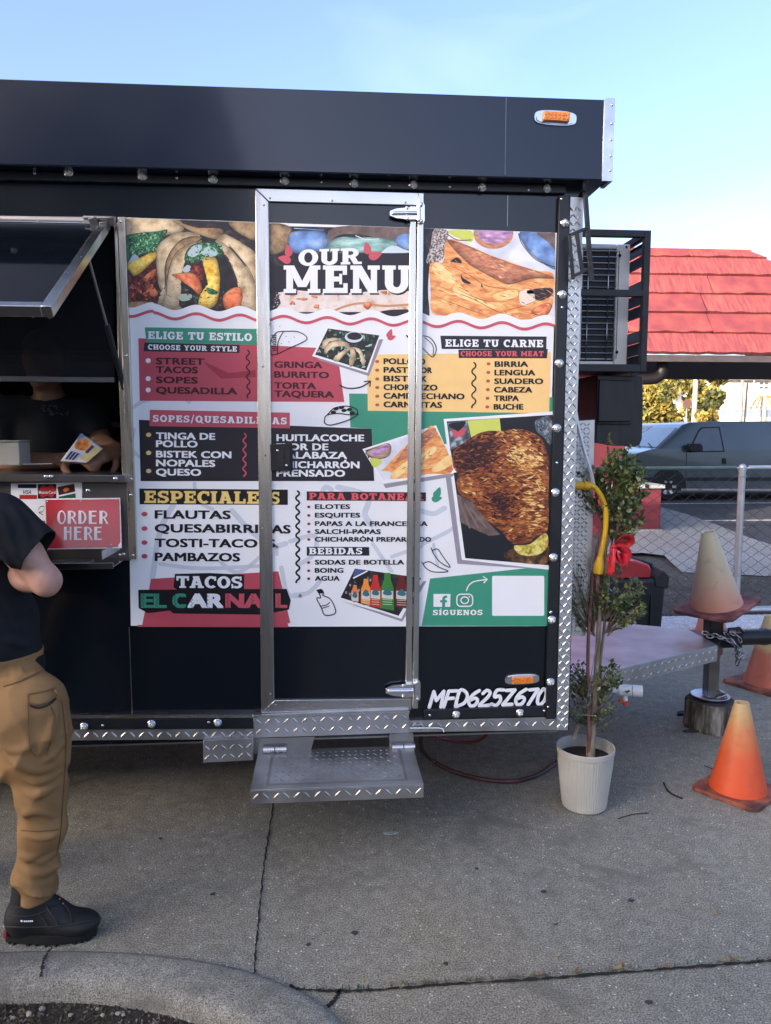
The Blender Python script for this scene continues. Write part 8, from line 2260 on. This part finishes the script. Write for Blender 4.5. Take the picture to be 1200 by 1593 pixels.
far_tree('conifer', 'narrow dark pointed conifer standing among the yellow green trees', 38, [(1034, 606, 5, 12), (1034, 622, 9, 14), (1036, 642, 13, 16)], 1035, [LFAR[1], LFAR[2]], 420, .14)
far_tree('bushy_tree', 'pale wide tree crown rising highest at the left behind the conifer', 56, [(1045, 585, 24, 16), (1020, 600, 24, 18)], 1040, [LFAR[0]], 650, .24)
far_tree('round_shrub', 'small sunlit palmetto like shrub in front of the white house, left of its pair', 33, [(1091, 648, 8, 10)], 1091, [LFAR[0]], 380, .12, 'shrubs before the white house')
far_tree('round_shrub', 'small sunlit palmetto like shrub in front of the white house, right of its pair', 33.5, [(1109, 648, 9, 11)], 1109, [LFAR[0]], 380, .12, 'shrubs before the white house')
far_tree('bushy_tree', 'leafy tree crown behind the red building, seen under its eave at the left', 30, [(975, 640, 30, 30)], 975, [LFAR[1], LFAR[0]], 600, .18)
WHT = pm('house_white', (.62, .60, .56), rough=.8, var=.05, vs=2); ROOFG = pm('house_roof', (.42, .40, .38), rough=.85, var=.1)
HY = 52.0
def hp2(x, y, Y=HY): return atY(x, y, Y)
HS = thing('white_house', 'white house with a low grey gable roof and a four pane window across the road', 'house', (hp2(1180, 660).x, HY + 4, 0))
l, r = hp2(1112, 660), hp2(1330, 660); ev = hp2(1150, 592).z
mb = MB(); mb.box2((l.x, HY, -.05), (r.x, HY + 9, ev)); mb.build('wall', WHT, HS)
mb = MB(); g0, g1, g2 = hp2(1118, 593), hp2(1180, 570), hp2(1345, 593)
mb.prism([Vector((g0.x, HY - .5, ev)), Vector((g0.x + 2.2, HY + 4.5, g1.z + .3)), Vector((g2.x, HY + 4.5, g1.z + .3)), Vector((g2.x, HY - .5, ev))], Vector((0, 0, .15)))
mb.prism([Vector((g0.x, HY + 9.5, ev)), Vector((g0.x + 2.2, HY + 4.5, g1.z + .3)), Vector((g2.x, HY + 4.5, g1.z + .3)), Vector((g2.x, HY + 9.5, ev))], Vector((0, 0, .15)))
mb.prism([Vector((g0.x, HY - .5, ev)), Vector((g0.x, HY + 9.5, ev)), Vector((g0.x + 2.2, HY + 4.5, g1.z + .3))], Vector((.1, 0, 0)))
mb.build('roof', ROOFG, HS)
for x0_, x1_ in ((1180, 1196), (1222, 1238)):
    a, b = hp2(x0_, 606, HY), hp2(x1_, 593.5, HY)
    mb = MB(); mb.box2((a.x, HY - .06, a.z), (b.x, HY - .002, b.z)); wn = mb.build('window', WHT, HS)
    mb = MB(); mx_, mz_ = (a.x + b.x) / 2, (a.z + b.z) / 2
    for u in (0, 1):
        for v in (0, 1): mb.box2((a.x + .06 + u * (mx_ - a.x), HY - .075, a.z + .06 + v * (mz_ - a.z)), (mx_ - .06 + u * (mx_ - a.x), HY - .062, mz_ - .06 + v * (mz_ - a.z)))
    mb.build('pane', VGL, wn)
mb = MB(); a, b = hp2(1155, 580, HY + 3), hp2(1192, 568, HY + 3); mb.box2((a.x, HY + 14, 3), (b.x, HY + 18, hp2(1170, 566.5, HY + 14).z)); tag(mb.build('teal_building', pm('teal_wall', (.10, .42, .45), rough=.8)), 'teal topped building showing behind the white house roof', 'building')
wl = thing('yard_wall', 'long white wall with a blue grey band in front of the white house', 'wall', (hp2(1180, 660, 40).x, 40, 0))
a, b = atY(1117, 662, 40), atY(1330, 638, 40)
mb = MB(); mb.box2((a.x, 40, -.05), (b.x, 40.3, atY(1200, 649, 40).z)); mb.build('wall_base', WHT, wl)
mb = MB(); mb.box2((a.x, 40.02, atY(1200, 649, 40).z + .001), (b.x, 40.28, b.z)); mb.build('wall_band', pm('band_blue', (.22, .27, .36), rough=.6, var=.2, vs=1), wl)
POLE = pm('pole_wood', (.42, .36, .27), rough=.85, var=.2, vs=4)
for x, ytop, Y, r_, lab in ((1078, 500, 34, .13, 'tall pale utility pole in front of the rounded golden tree'), (1150, 590, 38, .09, 'short wooden post left of the dark post before the white house'), (1186, 612, 36, .12, 'thick short palm like trunk post at the right edge before the white house'), (1168, 540, 42, .05, 'thin tall pale pole in front of the white house')):
    b = atY(x, 700, Y); tz = atY(x, ytop, Y).z; mb = MB(); mb.tube([(b.x, Y, -.05), (b.x + .03, Y, tz)], [r_, r_ * .8], 10)
    if ytop < 400:
        for q in (.3, .6): mb.box((b.x + .02, Y - .05, tz - q), (1.6, .09, .11))
        c = atY(1073, 580, Y); mb.box((c.x, Y - .15, c.z), (.22, .2, .4)); 
    tag(mb.build('utility_pole' if ytop < 520 else 'wooden_post', POLE), lab, 'pole', 'poles across the road')
b = atY(1155, 700, 37); mb = MB(); mb.tube([(b.x, 37, -.05), (b.x + .12, 37, atY(1156, 595, 37).z)], .05, 8); tag(mb.build('wooden_post', pm('post_dark', (.03, .03, .03), rough=.8)), 'thin dark leaning post before the white house', 'pole', 'poles across the road')
PM_ = thing('palm_tree', 'small pale palm with drooping fronds at the right edge before the white house', 'palm tree', (atY(1188, 660, 39).x, 39, 0))
c = atY(1190, 616, 39); mb = MB(); mb.tube([(c.x, 39, -.05), tuple(c)], [.16, .12], 8); mb.build('trunk', TRK, PM_)
mb = MB()
for k in range(16):
    a = random.uniform(0, 2 * pi); l = random.uniform(.7, 1.05); d = Vector((cos(a), sin(a), 0)); prev = Vector(c); 
    for i in range(1, 8):
        t = i / 7; p = Vector(c) + d * l * t + Vector((0, 0, .35 * t - 1.0 * t * t)); s = Vector((-d.y, d.x, 0)) * .16 * (1 - t * .7)
        mb.add([prev, p + s + Vector((0, 0, -.12)), p, p - s + Vector((0, 0, -.12))], [(0, 1, 2), (0, 2, 3)]); prev = p
mb.build('crown', LFAR[0], PM_, fix=False)
SG = thing('street_sign', 'small round street sign on a thin post before the bushy trees', 'sign', (atY(1068, 660, 30).x, 30, 0))
c = atY(1069, 628, 30); mb = MB(); mb.tube([(c.x, 30, -.05), (c.x, 30, c.z)], .03, 6); mb.build('post', GAL, SG)
mb = MB(); mb.lathe([(.001, -.01), (.2, -.01), (.2, .01), (.001, .01)], (c.x, 29.95, c.z), 20, 0, Euler((pi / 2, 0, 0)).to_matrix()); mb.build('plate', pm('sign_brown', (.12, .06, .05), rough=.5), SG)
# ------------------------------------------------------------ small litter: stones in the bed, leaves, twigs, pebbles
random.seed(31)
STM = [ramp('bed_stone_' + str(k), st, vs=18, rough=.85) for k, st in enumerate(([(.3, (.14, .13, .11)), (.7, (.30, .28, .24))], [(.3, (.22, .19, .15)), (.7, (.40, .36, .30))], [(.3, (.10, .10, .10)), (.7, (.2, .2, .19))]))]
def stone(px, py, s, m, z=-.045, lab='small pale rounded stone lying in the planting bed', grp='stones in the planting bed', fl=.55):
    p = gnd(px, py, z); V, F = [], []
    mb = MB(); R = Euler((random.uniform(-.4, .4), random.uniform(-.4, .4), random.uniform(0, 6.28))).to_matrix()
    mb.ball((p.x, p.y, z + s * fl * .35), (s * random.uniform(.8, 1.2), s * random.uniform(.6, .9), s * fl), 9, 6, 0, R)
    mb.v = [tuple(Vector(v) + Vector((random.uniform(-1, 1), random.uniform(-1, 1), random.uniform(-1, 1))) * s * .10) for v in mb.v]
    return tag(mb.build('stone', m), lab, 'stone', grp)
big = [(169, 1549, .012), (187, 1548, .011), (315, 1579, .013), (282, 1571, .008), (258, 1572, .007), (198, 1562, .006), (152, 1571, .009), (124, 1541, .009), (66, 1571, .011), (45, 1579, .009), (275, 1582, .009), (335, 1589, .008), (296, 1588, .010), (216, 1566, .006), (184, 1578, .008), (160, 1580, .007), (192, 1580, .007), (228, 1575, .005), (110, 1580, .008), (88, 1560, .007), (20, 1585, .009), (140, 1556, .006)]
for x, y, s in big: stone(x, y, s, random.choice(STM[:2]))
for k in range(40): stone(random.uniform(-20, 370), random.uniform(1556, 1620) , random.uniform(.003, .006), random.choice(STM), lab='tiny grey pebble among the mulch of the planting bed', grp='pebbles in the planting bed')
for x, y, s in ((519, 1325, .006), (414, 1340, .005), (432, 1366, .009), (709, 1484, .006), (1097, 1455, .004), (1137, 1327, .003), (965, 1278, .007)): stone(x, y, s, random.choice(STM[:2]), 0.0, 'small loose pebble lying on the concrete apron', 'pebbles on the apron', .4)
DRY = [ramp('dry_leaf_' + str(k), st, vs=40, rough=.8) for k, st in enumerate(([(.3, (.16, .09, .04)), (.7, (.34, .22, .11))], [(.3, (.22, .17, .06)), (.7, (.42, .34, .14))], [(.3, (.05, .04, .03)), (.7, (.12, .09, .06))]))]
def dleaf(px, py, l, lab, m, z=.004):
    p = gnd(px, py); a = random.uniform(0, 6.28); d = Vector((cos(a), sin(a), 0)); s = Vector((-sin(a), cos(a), 0)); mb = MB(); rows = 7; vs = []
    for i in range(rows):
        t = i / (rows - 1); w_ = l * .22 * sin(pi * min(.98, max(.02, t))) ** .8; c = Vector((p.x, p.y, z + .008 * (t - .5) ** 2 * 4 * random.uniform(.5, 1))) + d * l * (t - .5)
        vs += [c + s * w_ + Vector((0, 0, .004)), c, c - s * w_ + Vector((0, 0, .005))]
    mb.add(vs, [(3 * i + k, 3 * i + k + 1, 3 * i + k + 4, 3 * i + k + 3) for i in range(rows - 1) for k in (0, 1)])
    o = mb.build('dry_leaf', m); sm = o.modifiers.new('thick', 'SOLIDIFY'); sm.thickness = .0006
    return tag(o, lab, 'leaf', 'dry leaves on the concrete')
for x, y, l, m in ((612, 1536, .024, 0), (625, 1541, .02, 1), (897, 1516, .028, 0), (962, 1511, .034, 1), (970, 1509, .03, 0), (1038, 1508, .022, 0), (1122, 1499, .026, 1), (1138, 1497, .03, 0), (1150, 1498, .024, 1), (840, 1522, .022, 0), (568, 1531, .02, 1)): dleaf(x, y, l, 'curled tan leaf caught in the long pavement joint', DRY[m], .008)
for x, y, l, m, lab in ((1113, 1424, .03, 1, 'yellow leaf lying alone on the concrete near the right edge'), (867, 1490, .022, 1, 'tan leaf lying just above the pavement joint'), (865, 1442, .018, 2, 'dark dried leaf lying in the middle of the concrete'), (608, 1296, .022, 1, 'pale leaf scrap on the concrete in front of the step')): dleaf(x, y, l, lab, DRY[m])
def twig(pxs, r, lab):
    mb = MB(); P = []
    for x, y in smooth_open(pxs, 5): q = gnd(x, y); P.append((q.x, q.y, r + .001))
    mb.tube(P, [r * (.7 + .4 * random.random()) for _ in P], 6); tag(mb.build('twig', pm('twig_dark', (.03, .024, .018), rough=.9)), lab, 'twig', 'twigs on the ground')
twig([(1033, 1219), (1038, 1230), (1048, 1238), (1062, 1244)], .004, 'curved dark twig lying left of the nearest orange cone')
twig([(1096, 1192), (1106, 1196), (1114, 1200)], .0025, 'thin short twig lying behind the nearest orange cone')
twig([(962, 1275), (985, 1268), (1010, 1266)], .002, 'fine twig lying in front of the off white pot')
print('objects', len(bpy.data.objects))

# dried paint smear and gum spots on the apron
def smear(px, py, l, wd, m, name, lab, cat):
    c = gnd(px, py); P = [(c.x + l * cos(a) * random.uniform(.6, 1.1), c.y + wd * sin(a) * random.uniform(.5, 1.2), .0035) for a in [2 * pi * k / 18 for k in range(18)]]
    mb = MB(); mb.prism([Vector(p) for p in P], Vector((0, 0, -.003))); tag(mb.build(name, m), lab, cat, None if name == 'paint_smear' else 'gum spots on the apron')
smear(608, 1297, .030, .013, pm('paint_grey', (.36, .38, .40), rough=.8, var=.3, vs=60), 'paint_smear', 'pale grey paint smear on the concrete in front of the step', 'paint smear')
GUM = pm('old_gum', (.045, .043, .04), rough=.8)
for x, y, r in ((552, 1452, .012), (694, 1500, .009), (331, 1392, .010), (846, 1388, .011), (250, 1305, .009), (982, 1402, .012), (1010, 1560, .012), (742, 1352, .007), (480, 1470, .008)): smear(x, y, r, r * .8, GUM, 'gum_spot', 'flat dark spot of old gum on the concrete apron', 'gum')
